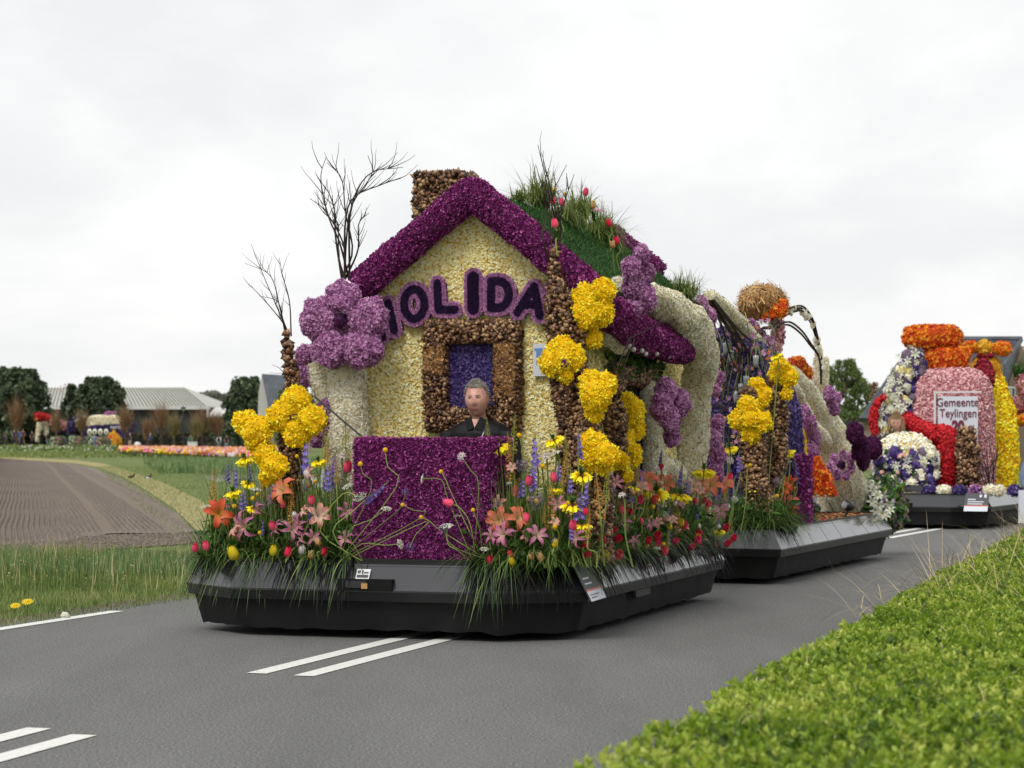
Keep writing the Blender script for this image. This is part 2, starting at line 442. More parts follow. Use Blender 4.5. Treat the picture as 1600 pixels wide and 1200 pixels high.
mat('coir', [(120, 80, 42), (160, 116, 68), (190, 146, 94)], .85)
mat('straw', [(150, 104, 56), (196, 150, 96), (224, 186, 132)], .8)
mat('twig', [(44, 34, 32), (70, 56, 50)], .85)
mat('wood_chip', [(120, 76, 44), (168, 116, 74), (202, 156, 110)], .9)
mat('roof_turf', [(44, 84, 30), (66, 112, 44), (90, 134, 58)], .85)
mat('roof_turf_under', [(40, 76, 30)], .9)
mat('stem_green', [(98, 122, 52), (160, 178, 92)], .6, objrnd=.2)
mat('leaf_green', [(40, 74, 28), (66, 110, 42), (106, 148, 60)], .45, transl=.2, objrnd=.2, spec=.45)
mat('bed_grass', [(30, 52, 24), (56, 90, 38), (94, 130, 58), (160, 180, 100)], .5, transl=.25, spec=.4)
mat('lime_grass', [(90, 108, 48), (130, 146, 74), (176, 184, 112)], .5, transl=.25)
mat('ink_leaf', [(8, 7, 9), (15, 13, 17), (26, 21, 27)], .6, spec=.12)
mat('tulip_pink', [(236, 130, 140), (244, 90, 124), (236, 66, 108)], .5, k=1, transl=.2, objrnd=.15)
mat('tulip_red', [(226, 84, 96), (228, 44, 82), (214, 32, 72)], .5, k=1, transl=.2, objrnd=.15)
mat('tulip_white', [(236, 224, 216), (244, 236, 232)], .5, transl=.2)
mat('lily_white', [(214, 220, 160), (242, 242, 224), (250, 250, 244)], .5, transl=.2)
mat('tulip_yellow', [(236, 206, 30), (255, 230, 40)], .5, transl=.2)
mat('tulip_peach', [(214, 120, 60), (232, 170, 110), (240, 206, 150)], .5, transl=.2)
mat('salmon', [(236, 206, 150), (232, 128, 92), (226, 112, 84)], .5, transl=.25, objrnd=.12)
mat('coral', [(210, 160, 70), (226, 92, 50), (220, 84, 52)], .5, transl=.25)
mat('blush', [(250, 230, 210), (238, 176, 160), (228, 128, 120)], .5, transl=.25)
mat('lily_pink', [(230, 200, 170), (206, 124, 160), (196, 108, 150)], .5, transl=.25, objrnd=.1)
mat('glad_blue', [(214, 204, 240), (148, 126, 216), (122, 98, 200)], .5, transl=.25, objrnd=.15)
mat('spike_orange', [(178, 120, 40), (224, 150, 66), (240, 186, 104)], .6, transl=.2)
mat('spike_yellow', [(126, 132, 50), (178, 170, 66), (210, 192, 90)], .6, transl=.2)
mat('ball_yellow', [(226, 176, 10), (246, 204, 30)], .7)
mat('allium_grey', [(96, 78, 100), (142, 122, 142), (170, 156, 160)], .7)
mat('umbel_white', [(206, 208, 180), (236, 236, 222)], .7)
mat('scabious', [(96, 70, 130), (146, 120, 176)], .7)
mat('skin', [(186, 126, 108), (222, 168, 150), (236, 194, 178)], .5, noise=.22, nscale=26, spec=.35)
mat('lip', [(168, 98, 88)], .5)
mat('eye_dark', [(46, 34, 30)], .3)
mat('eye_white', [(206, 196, 188)], .3)
mat('grey_hair', [(104, 92, 82), (164, 156, 148), (214, 210, 206)], .6)
mat('fair_hair', [(120, 92, 62), (176, 144, 104), (206, 178, 136)], .6)
mat('brown_hair', [(96, 70, 48), (150, 116, 82)], .6)
mat('black_jacket', [(14, 14, 17), (24, 24, 28)], .65, noise=.25, nscale=6, bump=.5, bscale=14)
mat('black_shirt', [(20, 20, 24)], .8)
mat('white_print', [(228, 228, 230)], .6)
mat('sign_white', [(222, 226, 236)], .5)
mat('sign_grey', [(74, 74, 80)], .5)
mat('sign_blue', [(112, 150, 204)], .5)
mat('sign_orange', [(214, 120, 90)], .5)
mat('wine_print', [(120, 50, 70)], .6)
mat('glass_bulb', [(205, 205, 200)], .08, spec=.9, k=.8)
mat('lamp_black', [(28, 29, 31)], .35, spec=.5)
mat('lamp_glass', [(150, 154, 156)], .12, spec=.8)
mat('pine_needle', [(62, 78, 60), (98, 114, 84), (136, 148, 114)], .7)
mat('spring_leaf', [(78, 98, 50), (118, 140, 76), (156, 172, 106)], .6, transl=.25)
mat('bark', [(66, 56, 46), (92, 80, 66)], .9, noise=.2, nscale=4)
mat('willow_twig', [(132, 98, 72), (156, 122, 90), (126, 128, 78)], .85)
mat('blossom', [(196, 150, 152), (222, 186, 184)], .7)
mat('far_wood', [(98, 100, 88), (118, 118, 104)], .95)
mat('hedge_brown', [(66, 56, 46), (98, 84, 66), (70, 82, 46)], .9)
mat('shed_roof', [(176, 176, 166), (190, 190, 181)], .5, noise=.2, nscale=.2, k=.85)
mat('shed_wall', [(52, 58, 60), (66, 72, 74)], .7)
mat('white_trim', [(222, 222, 220)], .6)
mat('roof_tile', [(62, 68, 76), (82, 88, 96), (98, 104, 110)], .6, noise=.2, nscale=1.2)
mat('house_brick', [(132, 112, 98), (160, 140, 124), (176, 156, 140)], .9, noise=.3, nscale=6)
mat('window_glass', [(40, 46, 52)], .08, spec=.8)
mat('gable_wood', [(196, 194, 188)], .7)
mat('lamp_post', [(44, 50, 50)], .5)
mat('denim', [(104, 120, 144), (134, 148, 168)], .9, noise=.2, nscale=12)
for n_, c_ in dict(blue_coat=(52, 78, 118), navy_coat=(38, 42, 60), white_coat=(226, 228, 230), green_coat=(28, 106, 74), beige_coat=(178, 160, 142), black_coat=(34, 34, 38), plum_coat=(86, 58, 80), dark_trousers=(40, 42, 48), bright_blue=(40, 110, 190)).items():
    mat(n_, [c_], .85)

# ---------------------------------------------------------------- ground, road, field
_B = np.array([[9.16, -2.036], [10.06, -1.817], [12.55, -1.10], [15.05, -.25], [31, 5.38], [33.7, 6.55]])
_c = np.polyfit(_B[:, 0], _B[:, 1]-.07, 2)
def road_x(Y):
    """x of the right-hand centre line; the road bends gently to the right"""
    y = min(max(Y, 4), 45); v = np.polyval(_c, y); s = 2*_c[0]*y+_c[1]
    return v+s*(Y-y)
def road_off(Y, d):
    y = min(max(Y, 4), 45); s = 2*_c[0]*y+_c[1]; q = hypot(1, s)
    return np.array([road_x(Y)+d/q, Y-d*s/q])
def strip(mb, d0, d1, Ys, z, mt):
    V = []; 
    for Y in Ys:
        for d in (d0, d1): V.append((*road_off(Y, d), z))
    mb.add(V, [[2*i, 2*i+1, 2*i+3, 2*i+2] for i in range(len(Ys)-1)], mt)
mb = MB(); mb.add([(-3000, -300, -.012), (3000, -300, -.012), (3000, 5000, -.012), (-3000, 5000, -.012)], [[0, 1, 2, 3]], 'turf')
structure('ground', mb)
YS = list(np.arange(-30, 60, 1.0))+list(np.arange(60, 200, 10.))
mb = MB(); strip(mb, -3.35, 3.1, YS, 0, 'asphalt'); structure('road', mb)
mb = MB(); strip(mb, -3.62, -3.35, YS, -.004, 'roadside_dirt'); strip(mb, 3.1, 3.5, YS, -.004, 'roadside_dirt')
structure('road_shoulder', mb)
def paint(d0, d1, Y0, Y1):
    mb = MB(); strip(mb, d0, d1, list(np.linspace(Y0, Y1, 8)), .004, 'road_paint'); return structure('road_marking', mb)
for Y0, Y1 in [(-5, -1), (3.3, 6.3), (7.2, 10.06), (12.55, 15.6), (18.3, 21.3), (24, 27), (29.8, 33.7), (36.5, 40)]:
    paint(-.06, .06, Y0, Y1); paint(-.36, -.24, Y0+.05, Y1+.15)
for Y0, Y1 in [(11.0, 12.6), (14.4, 16.3), (19.2, 21.2), (24, 26), (29, 31), (34, 36)]: paint(-3.2, -3.08, Y0, Y1)

# ploughed field: straight ridges running away to the left
TH = radians(12); DV = np.array([-sin(TH), cos(TH)]); CV = np.array([cos(TH), sin(TH)])
edge = [(-400, 900), (0, 869), (100, 864), (200, 853), (290, 845), (309, 834), (270, 797), (230, 770), (190, 747), (150, 732), (115, 725), (0, 717), (-400, 716)]
FP = [gnd(*p)[:2] for p in edge]
mb = MB(); mb.add([(*p, -.006) for p in FP], [list(range(len(FP)))], 'soil')
structure('field_soil', mb)
rows_near = [gnd(-400, 874)[:2], gnd(0, 853)[:2], gnd(100, 846)[:2], gnd(176, 834)[:2], gnd(285, 834)[:2], gnd(309, 831)[:2]]
def span(q):
    """where the line at cross distance q enters and leaves the field, measured along the rows"""
    out = []
    for poly, closed in ((FP, True), (rows_near, False)):
        m = len(poly)
        for i in range(m if closed else m-1):
            a, b = poly[i], poly[(i+1) % m]; ca, cb = a@CV-q, b@CV-q
            if ca*cb < 0: p = a+(b-a)*ca/(ca-cb); out.append((p@DV, closed))
    near = [v for v, c in out if not c]; allv = [v for v, c in out if c]
    if not allv: return None
    lo = max(near) if near else min(allv); hi = max(allv)
    return (lo, hi) if hi > lo+1 else None
mb = MB(); q = -9.0; pitch = .078; cols = []
while q < 2.6:
    sp = span(q)
    if sp:
        tr = 1.14 < q < 1.32 or 2.02 < q < 2.22
        ph = (q % pitch)/pitch; h = .008+.042*max(0, sin(2*pi*ph)) if not tr else .012
        if q > 2.27: h = .012+.03*R.random()
        cols.append((q, h, sp, tr))
    q += pitch/6
NS = 26
for (q0, h0, s0, t0), (q1, h1, s1, t1) in zip(cols[:-1], cols[1:]):
    if q1-q0 > pitch/2: continue
    V = []
    for i in range(NS+1):
        t = (i/NS)**2.2
        for q, h, s in ((q0, h0, s0), (q1, h1, s1)):
            a = s[0]+(s[1]-s[0])*t; p = CV*(q+.015*sin(a*.7)+.02*sin(a*.13+1))+DV*a
            V.append((*p, .004+(h-.004)*min(1, t*60+.15)+.008*mnoise.noise(Vector((p[0]*3, p[1]*1.5, 0)))))
    mb.add(V, [[2*i, 2*i+1, 2*i+3, 2*i+2] for i in range(NS)], 'soil_track' if t0 else 'soil', .5, not t0)
structure('ploughed_rows', mb)
# clods on the headland
mb = MB(); P = []
while len(P) < 5200:
    px, py = R.uniform(-60, 320), R.uniform(832, 870)
    if py < 870-.075*max(px, 0)+2 and py > 842-.03*px: P.append(gnd(px, py))
P = np.array(P); mb.inst(BALL, P+[0, 0, .004], basis(np.tile([0, 0, 1.], (len(P), 1)), 2), G.uniform(.012, .05, len(P)), 'soil')
single('soil_clods', mb, 'loose earth clods along the near end of the ploughed field', 'soil', kind='stuff')
# dry grass strip beside the field and the canal behind
mb = MB()
pl = [(312, 833), (272, 795), (232, 768), (192, 745), (152, 730), (118, 724), (0, 716), (0, 713), (120, 719), (160, 724), (200, 735), (250, 752), (300, 775), (345, 800), (345, 842)]
A = [gnd(*p, z=-.004) for p in pl]; mb.add(A, [list(range(len(A)))], 'dry_turf'); structure('dry_grass_path', mb)
mb = MB(); A = [gnd(*p, z=-.002) for p in [(300, 741), (420, 733), (700, 733), (700, 760), (420, 762), (335, 752)]]
mb.add(A, [list(range(len(A)))], 'canal_water'); structure('canal_water', mb)

def rnd_ground(n, px0, px1, py0, py1, cond=None):
    """n points on the ground, even in area, inside a patch of the view"""
    out = []
    Y0, Y1 = gnd(0, py1)[1], gnd(0, py0)[1]
    while len(out) < n:
        Y = R.uniform(Y0, Y1); X = R.uniform((px0-800)/FOC*Y1, (px1-800)/FOC*Y0)
        px = 800+X/Y*FOC
        if not px0 < px < px1: continue
        if cond and not cond(X, Y, px): continue
        out.append((X, Y, 0))
    return np.array(out)
# near verge
def verge(X, Y): return road_off(Y, -3.5)[0]-X
mb = MB()
P = rnd_ground(50000, -420, 470, 872, 1015, lambda X, Y, px: 0 < verge(X, Y) and verge(X, Y) < 9)
d = np.array([verge(x, y) for x, y, z in P])
nzv = np.array([mnoise.noise(Vector((x*.9, y*.9, 0))) for x, y, z in P])
L = np.clip(.07+.035*d+.05*nzv, .04, .22)*G.uniform(.6, 1.3, len(P)); L[d < .25] *= .5
blades(mb, P, G.uniform(0, 2*pi, len(P)), L, G.uniform(.9, 1.5, len(P)), G.uniform(.05, .5, len(P)), .007, 'grass_blade', 2, np.clip(G.random(len(P))*.7+nzv*.5+.1, 0, 1))
single('verge_grass', mb, 'short green grass on the verge between road and ditch', 'grass', kind='stuff')
mb = MB()
P = rnd_ground(15000, -420, 330, 884, 908)
nzv = np.array([mnoise.noise(Vector((x*1.5, y*.5, 3))) for x, y, z in P])
blades(mb, P, G.uniform(0, 2*pi, len(P)), (.18+.09*nzv)*G.uniform(.5, 1.3, len(P)), G.uniform(1.25, 1.55, len(P)), G.uniform(0, .15, len(P)), .010, 'reed_blade', 3, np.clip(G.random(len(P))*.8+nzv*.3, 0, 1))
P = rnd_ground(350, -300, 320, 880, 930)
blades(mb, P, G.uniform(0, 2*pi, len(P)), G.uniform(.2, .42, len(P)), G.uniform(1.2, 1.5, len(P)), .05, .006, 'dry_stem', 3)
single('ditch_reeds', mb, 'tall blue-green reeds growing along the roadside ditch', 'reeds', kind='stuff')
mb = MB()
P = rnd_ground(420, -300, 330, 890, 935)
T = P+np.c_[G.normal(0, .02, len(P)), G.normal(0, .02, len(P)), G.uniform(.10, .26, len(P))]
for a, b in zip(P, T): mb.add(*tube([a, b], [.003, .002], 3, cap=False), 'stem_green')
mb.inst(BALL, T, basis(np.tile([0, 0, 1.], (len(P), 1))), G.uniform(.006, .018, len(P)), 'dry_stem')
single('withered_weeds', mb, 'pale seed heads of withered weeds scattered through the verge grass', 'weeds', kind='stuff')
# grass on the bank beyond the field, tall reeds by the canal
mb = MB()
P = rnd_ground(22000, 150, 420, 729, 900, lambda X, Y, px: Y > 27 and (px > 150+ (4680/Y-45)*1.05 or Y > 110) )
blades(mb, P, G.uniform(0, 2*pi, len(P)), G.uniform(.03, .09, len(P)), G.uniform(.6, 1.4, len(P)), .2, .012, 'grass_blade', 2)
single('bank_grass', mb, 'rough grass on the bank right of the ploughed field', 'grass', kind='stuff')
mb = MB()
P = rnd_ground(15000, 225, 500, 724, 740, lambda X, Y, px: px > 225+(4680/Y-40)*1.5)
blades(mb, P, G.uniform(0, 2*pi, len(P)), G.uniform(.2, .5, len(P)), G.uniform(1.0, 1.55, len(P)), .1, .04, 'reed_blade', 2, G.random(len(P)))
P = rnd_ground(6000, -60, 400, 707, 716)
blades(mb, P, G.uniform(0, 2*pi, len(P)), G.uniform(.1, .3, len(P)), G.uniform(.8, 1.5, len(P)), .1, .08, 'grass_blade', 2)
single('canal_reeds', mb, 'green reeds growing on the far bank of the canal', 'reeds', kind='stuff')
# dandelions, stone, birds
for px, py, s in [(43, 941, .045), (24, 947, .04)]:
    b = gnd(px, py+16); h = at(px, py, b[1])
    t = Thing('dandelion', 'yellow dandelion on the roadside verge, '+('the larger and right one' if px > 30 else 'the lower left one'), 'dandelion', base=b, group='dandelions on the verge')
    m_ = MB(); m_.add(*tube([b, h], .004, 4), 'stem_green'); t.part('stem', m_)
    m_ = MB(); T_ = rosette(14, [(0, 0), (.5, .15), (1, .1)], [.2, .3, .2]); m_.add(place(T_, h, (0, -.5, 1), s), T_[1], 'tulip_yellow'); m_.add(*ellipsoid(h, s*.5, 8, 6), 'ball_yellow'); t.part('bloom', m_)
b = gnd(102, 966); mb = MB(); mb.add(*ellipsoid(b+[0, 0, .02], (.035, .03, .025), 8, 6, .5), 'umbel_white')
single('stone', mb, 'small white stone lying at the road edge', 'stone', base=b)
for px, py, lab in [(205, 745, 'brown duck sitting in the grass beside the field'), (231, 746, 'black and white oystercatcher sitting in the grass beside the field')]:
    b = np.zeros(3); b_at = gnd(px, py+3)
    t = Thing('bird', lab, 'bird', base=b); t.e.location = b_at; t.e.scale = (.5, .5, .5)
    m_ = MB(); V, F = tube([b+[-.22, 0, .1], b+[-.08, 0, .12], b+[.08, 0, .15], b+[.16, 0, .2], b+[.2, 0, .3], b+[.26, 0, .32]], [.02, .09, .1, .06, .045, .03], 8, 10)
    m_.add(V, F, 'bark' if px < 210 else 'eye_dark', .5, True); t.part('body', m_)
    m_ = MB(); m_.add(*tube([b+[.27, 0, .32], b+[.36, 0, .31]], [.015, .005], 4), 'orange_petal'); t.part('beak', m_)
    if px > 210:
        m_ = MB(); m_.add(*ellipsoid(b+[0, -.05, .1], (.14, .07, .07), 8, 6), 'white_print'); t.part('wing', m_, label='white wing patch')
# ---------------------------------------------------------------- the floats' platforms
F1 = Frame(-.968, 14.816, 17.7)
F2 = Frame(1.043, 20.75, 20.7)
F3 = Frame(5.374, 33.02, 25)
HW = 1.415
def inset(poly, k):
    n = len(poly); P = [np.array(p, float) for p in poly]; L = []
    for i in range(n):
        a, b = P[i], P[(i+1) % n]; d = (b-a)/np.linalg.norm(b-a); nn = np.array([-d[1], d[0]]); L.append((a+nn*k, d))
    out = []
    for i in range(n):
        (a, d), (b, e) = L[i-1], L[i]; M_ = np.array([d, -e]).T; t = np.linalg.solve(M_, b-a); out.append(a+d*t[0])
    return out
def platform(fr, name, label, L, cx, cy, joints):
    """low black drivable platform: sloping fascia panels, rim, hanging skirt, deck"""
    h = HW
    o = [(-h+cx, 0), (h-cx, 0), (h, cy), (h, L), (-h, L), (-h, cy)] if cx else [(-h, 0), (h, 0), (h, L), (-h, L)]
    t = Thing(name, label, 'float', fr, (0, L/2, 0))
    top, rim, sk0, sk1 = inset(o, .11), inset(o, .012), inset(o, .05), inset(o, .10)
    n = len(o)
    for i in range(n):
        a, b, c, d = np.array(o[i]), np.array(o[(i+1) % n]), top[(i+1) % n], top[i]
        ln = np.linalg.norm(b-a); k = max(1, round(ln/joints))
        for j in range(k):
            u, v = j/k+(.003 if j else 0), (j+1)/k
            q = [a+(b-a)*u, a+(b-a)*v, d+(c-d)*v, d+(c-d)*u]
            z = [.32, .32, .48, .48]; m_ = MB(); w_ = R.uniform(-.003, .003)
            V = [(*p, zz+w_*(1 if zz > .4 else 0)) for p, zz in zip(q, z)]
            V += [(*p, zz-.012) for p, zz in zip(q, z)]
            m_.add(V, [[0, 1, 2, 3], [7, 6, 5, 4], [0, 4, 5, 1], [1, 5, 6, 2], [2, 6, 7, 3], [3, 7, 4, 0]], 'black_fascia')
            t.part('fascia_panel', m_)
        m_ = MB(); r0, r1 = rim[i], rim[(i+1) % n]
        V = [(*r0, .248), (*r1, .248), (*b, .319), (*a, .319)]; V += [(x*.985, y+.02*(1 if y < L/2 else -1), z) for x, y, z in V]
        m_.add(V, [[0, 1, 2, 3], [7, 6, 5, 4], [0, 4, 5, 1]], 'black_rim'); t.part('rim', m_)
    # skirt: one hanging sheet with an uneven hem
    m_ = MB(); V = []; N = 0
    for i in range(n):
        ln = np.linalg.norm(np.array(o[(i+1) % n])-o[i]); k = max(2, int(ln/.07))
        for j in range(k):
            u = j/k; p = sk0[i]+(sk0[(i+1) % n]-sk0[i])*u; q = sk1[i]+(sk1[(i+1) % n]-sk1[i])*u
            w_ = mnoise.noise(Vector((p[0]*1.3, p[1]*1.3, 0))); w2 = mnoise.noise(Vector((p[0]*6, p[1]*6, 4)))
            V += [(*p, .25), (*(p*.5+q*.5+w2*.006), .15), (*(q+w_*.012+w2*.008), .055+.022*w2)]; N += 1
    m_.add(V, [[3*i+s, 3*((i+1) % N)+s, 3*((i+1) % N)+s+1, 3*i+s+1] for i in range(N) for s in (0, 1)], 'black_skirt', .5, True)
    t.part('skirt', m_)
    m_ = MB(); m_.add([(*p, .47) for p in inset(o, .10)], [list(range(n))], 'dark_inside')
    i2 = inset(o, .5); m_.add([(*p, .12) for p in i2], [list(range(n))], 'dark_inside')
    t.part('deck', m_)
    m_ = MB(); e = inset(o, .115)
    for i in range(n):
        a, b = e[i], e[(i+1) % n]; d = unit(b-a); nn = np.array([-d[1], d[0]])*.025
        m_.add([(*a, .48), (*b, .48), (*(b+nn), .48), (*(a+nn), .48), (*a, .5), (*b, .5), (*(b+nn), .5), (*(a+nn), .5)], [[0, 1, 5, 4], [3, 7, 6, 2], [4, 5, 6, 7], [0, 4, 7, 3], [1, 2, 6, 5]], 'black_rim')
    t.part('deck_edging', m_)
    return t
P1 = platform(F1, 'float_platform', 'black low platform with octagonal front carrying the yellow holiday cottage', 4.4, .485, .37, .95)
P2 = platform(F2, 'float_platform', 'black square-fronted trailer platform towed behind the cottage, under white flower limbs', 4.9, 0, 0, .6)
P3 = platform(F3, 'float_platform', 'black platform in the far right distance under the big pink flower bottle', 5.2, .485, .40, 1.5)

def side_pt(x, t, z0=.32):  # a point on the right fascia of a platform: t=0 bottom .. 1 top
    return (HW-.11*t+.006, x, .32+.16*t)
# hatch and sticker on the front of the first platform
m_ = MB()
a = F1.hit(528, 909, y=.0); b = F1.hit(613, 923, y=.0)
m_.add(*box(a[0], b[0], -.012, .05, b[2]-.005, a[2]+.02), 'dark_inside'); P1.part('hatch', m_)
m_ = MB(); m_.add(*box(a[0]+.06, a[0]+.20, -.02, -.013, b[2]+.015, a[2]+.01), 'black_fascia'); m_.add(*box(a[0]+.17, a[0]+.21, -.024, -.014, b[2]+.01, a[2]-.005), 'straw'); P1.part('tow_hook', m_)
def on_front(fr, x, t, y0=0): return (x, .11*t-.010+y0, .32+.16*t)
def plate(T_, name, p0, p1, p2, p3, mt, lines=(), label=None, nrm=None):
    """thin plate through four corners (bottom left, bottom right, top right, top left)"""
    P = [np.array(p, float) for p in (p0, p1, p2, p3)]; nn = unit(np.cross(P[1]-P[0], P[3]-P[0])) 
    m_ = MB(); V = [p+nn*.006 for p in P]+[p-nn*.002 for p in P]
    m_.add(V, [[0, 1, 2, 3], [7, 6, 5, 4], [0, 4, 5, 1], [1, 5, 6, 2], [2, 6, 7, 3], [3, 7, 4, 0]], mt)
    o = T_.part(name, m_, label=label)
    for (u0, u1, v0, v1, mm) in lines:
        q = [P[0]+(P[1]-P[0])*u+(P[3]-P[0])*v+nn*.008 for u, v in ((u0, v0), (u1, v0), (u1, v1), (u0, v1))]
        m_ = MB(); m_.add(q, [[0, 1, 2, 3]], mm); T_.part('print', m_, o)
    return o
x0, x1 = F1.hit(561, 900, y=.1)[0], F1.hit(582, 900, y=.1)[0]
plate(P1, 'registration_sticker', on_front(F1, x0, .42), on_front(F1, x1, .42), on_front(F1, x1, .80), on_front(F1, x0, .80), 'white_print',
      [(.08, .92, .12, .40, 'sign_grey'), (.08, .3, .55, .85, 'sign_grey'), (.55, .9, .55, .7, 'sign_grey'), (.4, .5, .5, .9, 'sign_grey')])
# name board leaning on the corner of the first platform
A = F1.hit(923, 941, x=HW+.03); B = F1.hit(946, 934, x=HW+.03)
C_ = np.array([HW-.09, B[1]-.02, .50]); D_ = np.array([HW-.09, A[1]-.02, .50])
plate(P1, 'name_board', A, B, C_, D_, 'sign_grey', [(0, 1, 0, .25, 'sign_white'), (0, 1, .25, .30, 'sign_orange'), (.1, .55, .42, .46, 'sign_white'), (.1, .5, .55, .59, 'sign_white'), (.1, .7, .14, .17, 'sign_grey'), (.1, .5, .07, .1, 'sign_grey'), (.7, .85, .8, .9, 'sign_white')], 'grey and white name board with an orange line')
m_ = MB(); m_.add(*box(HW-.03, HW+.004, 1.55, 1.95, .20, .245), 'black_rim'); P1.part('bracket', m_)
# boards on the far platform
a, b = F3.hit(1506, 799, y=-.02), F3.hit(1543, 799, y=-.02)
z0, z1 = a[2], F3.hit(1506, 773, y=.1)[2]
xx0, xx1 = a[0], b[0]
plate(P3, 'name_board', (xx0, -.03, z0), (xx1, -.03, z0), (xx1, .10, z1+.02), (xx0, .10, z1+.02), 'sign_grey',
      [(0, 1, 0, .27, 'sign_white'), (0, 1, .27, .33, 'sign_orange'), (.12, .45, .62, .68, 'sign_white'), (.12, .8, .5, .55, 'sign_white'), (.12, .75, .38, .43, 'sign_white'), (.6, .7, .78, .92, 'sign_white'), (.8, .9, .76, .94, 'sign_white')], 'dark grey name board with white lettering')
x0 = F3.hit(1403, 765, y=.3); x1 = F3.hit(1420, 765, y=.3)
o_ = plate(P3, 'number_plate', (x0[0], .25, .52), (x0[0]+.36, .25, .52), (x0[0]+.36, .25, .62), (x0[0], .25, .62), 'sign_grey')
V, F = text_mesh('AC', .13, 'white_print')
m_ = MB(); V = np.array([(x0[0]+.12+v[0], .24-v[2], .57+v[1]) for v in V]); m_.add(V, F, 'eye_dark'); P3.part('print', m_, o_)
m_ = MB(); a = F3.hit(1395, 792, y=0); m_.add(*box(a[0], a[0]+.28, -.012, .05, .30, .37), 'dark_inside'); P3.part('hatch', m_)

# ---------------------------------------------------------------- the flower cottage
YF = 1.10                                            # front wall plane (local y)
def fx(px, py, y=YF): p = F1.hit(px, py, y=y); return p
apex = fx(741, 300, 1.02); lf = fx(576, 440, 1.02); rf = fx(948, 472, 1.02)
LEN = 3.3
H1 = Thing('flower_cottage', 'cream flower-covered cottage with plum gable and the word holiday, on the leading float', 'cottage', F1, (.4, 2.6, .48))
wl, wr = fx(570, 600)[0], 1.04
outline = [(wl, .48), (wr, .48), (wr, rf[2]+(apex[2]-rf[2])*.22), (apex[0], apex[2]-.05), (wl, lf[2]-.02)]
m_ = MB(); fuzz(m_, prism(outline, YF, YF+.10), 'cream_petal', .018, 11500, FLAKE, .45, 'cream_under', .35, only=(0, -1, 0))
H1.part('front_wall', m_)
m_ = MB(); fuzz(m_, box(wr-.1, wr, YF+.103, YF+LEN, .48, rf[2]+.1), 'cream_petal', .020, 8000, FLAKE, .45, 'cream_under', .35, only=(1, 0, 0)); H1.part('side_wall', m_, label='right side wall')
m_ = MB(); fuzz(m_, box(wl, wl+.1, YF+.103, YF+LEN, .48, lf[2]-.05), 'cream_petal', .03, 1500, FLAKE, .55, 'cream_under', .35, only=(-1, 0, 0)); H1.part('side_wall', m_, label='left side wall')
m_ = MB(); fuzz(m_, prism(outline, YF+LEN+.003, YF+LEN+.1), 'cream_petal', .03, 1500, FLAKE, .55, 'cream_under', .35); H1.part('back_wall', m_)
# roof slopes of artificial turf
for s, foot, lab in ((1, rf, 'right slope'), (-1, lf, 'left slope')):
    e = foot+(apex-foot)*(.10 if s > 0 else .0); y0, y1 = YF-.05, YF+LEN+.08
    V = np.array([(apex[0], y0, apex[2]+.03), (e[0], y0, e[2]+.03), (e[0], y1, e[2]+.03), (apex[0], y1, apex[2]+.03)])
    V = np.vstack([V, V-[0, 0, .06]])
    F = [np.array([[0, 1, 2, 3], [7, 6, 5, 4], [0, 4, 5, 1], [1, 5, 6, 2], [2, 6, 7, 3], [3, 7, 4, 0]] if s > 0 else [[3, 2, 1, 0], [4, 5, 6, 7], [1, 5, 4, 0], [2, 6, 5, 1], [3, 7, 6, 2], [0, 4, 7, 3]])]
    m_ = MB(); m_.add(V, F, 'roof_turf_under')
    n = 16000 if s > 0 else 5000; u = G.random((n, 2)); P = V[0]+(V[1]-V[0])*u[:, :1]+(V[3]-V[0])*u[:, 1:]
    blades(m_, P, (0 if s > 0 else pi)+G.normal(0, .9, n), G.uniform(.02, .05, n), G.uniform(.1, 1.3, n), .2, .006, 'roof_turf', 2)
    H1.part('roof_slope', m_, label=lab)
# gable mouldings of plum hyacinths
for k, (yy, ps) in enumerate(((.98, (lf, apex, rf)), (YF+LEN+.1, (lf, apex, rf)))):
    P = [np.array([p[0], yy, p[2]]) for p in ps]
    mid = (P[0]+P[1])/2; mid2 = (P[1]+P[2])/2
    if k: P[2] = P[1]+(P[2]-P[1])*.43; mid2 = (P[1]+P[2])/2
    path = [P[0]+(P[0]-P[1])*.06, mid, P[1]+(P[0]-P[1])*.08, P[1]+[0, 0, -.02], P[1]+(P[2]-P[1])*.07, mid2, P[2]+(P[2]-P[1])*.02]
    m_ = MB(); fuzz(m_, tube(path, .105, 12, 30, lump=.12, seed=k), 'plum_petal', .020, 8800 if k == 0 else 4000, SPIKY, .7, 'plum_under', .3)
    H1.part('gable_moulding', m_, label='front plum moulding' if k == 0 else 'rear plum moulding')
# eave on the right
e0 = np.array([rf[0]-.02, 1.05, rf[2]-.03]); xe = 1.30
q = [e0, F1.hit(985, 515, x=xe), F1.hit(1025, 532, x=xe), F1.hit(1062, 547, x=xe)]
m_ = MB(); fuzz(m_, tube(q, [.11, .115, .12, .11], 12, 20, lump=.3), 'plum_petal', .020, 8800, SPIKY, .7, 'plum_under', .3); H1.part('eave_moulding', m_)
for px, py in [(990, 546), (1003, 548), (1009, 553), (1026, 553), (1045, 557), (984, 541)]:
    p = F1.hit(px, py, x=xe+.06); m_ = MB(); m_.add(*ellipsoid(p, .018, 8, 6), 'glass_bulb', .5, True); m_.add(*tube([p, p+[0, 0, .06]], .003, 4), 'lamp_black'); H1.part('glass_ball', m_)
# chimney
c0, c1 = fx(652, 300, 1.75)[0], fx(727, 300, 1.75)[0]; ct = fx(690, 272, 1.75)[2]
m_ = MB(); fuzz(m_, box(c0, c1, 1.7, 2.05, ct-.75, ct), 'bulb_skin', .028, 4600, BULB, .7, 'bulb_under', .5, smooth=True, var=.6); H1.part('chimney', m_)
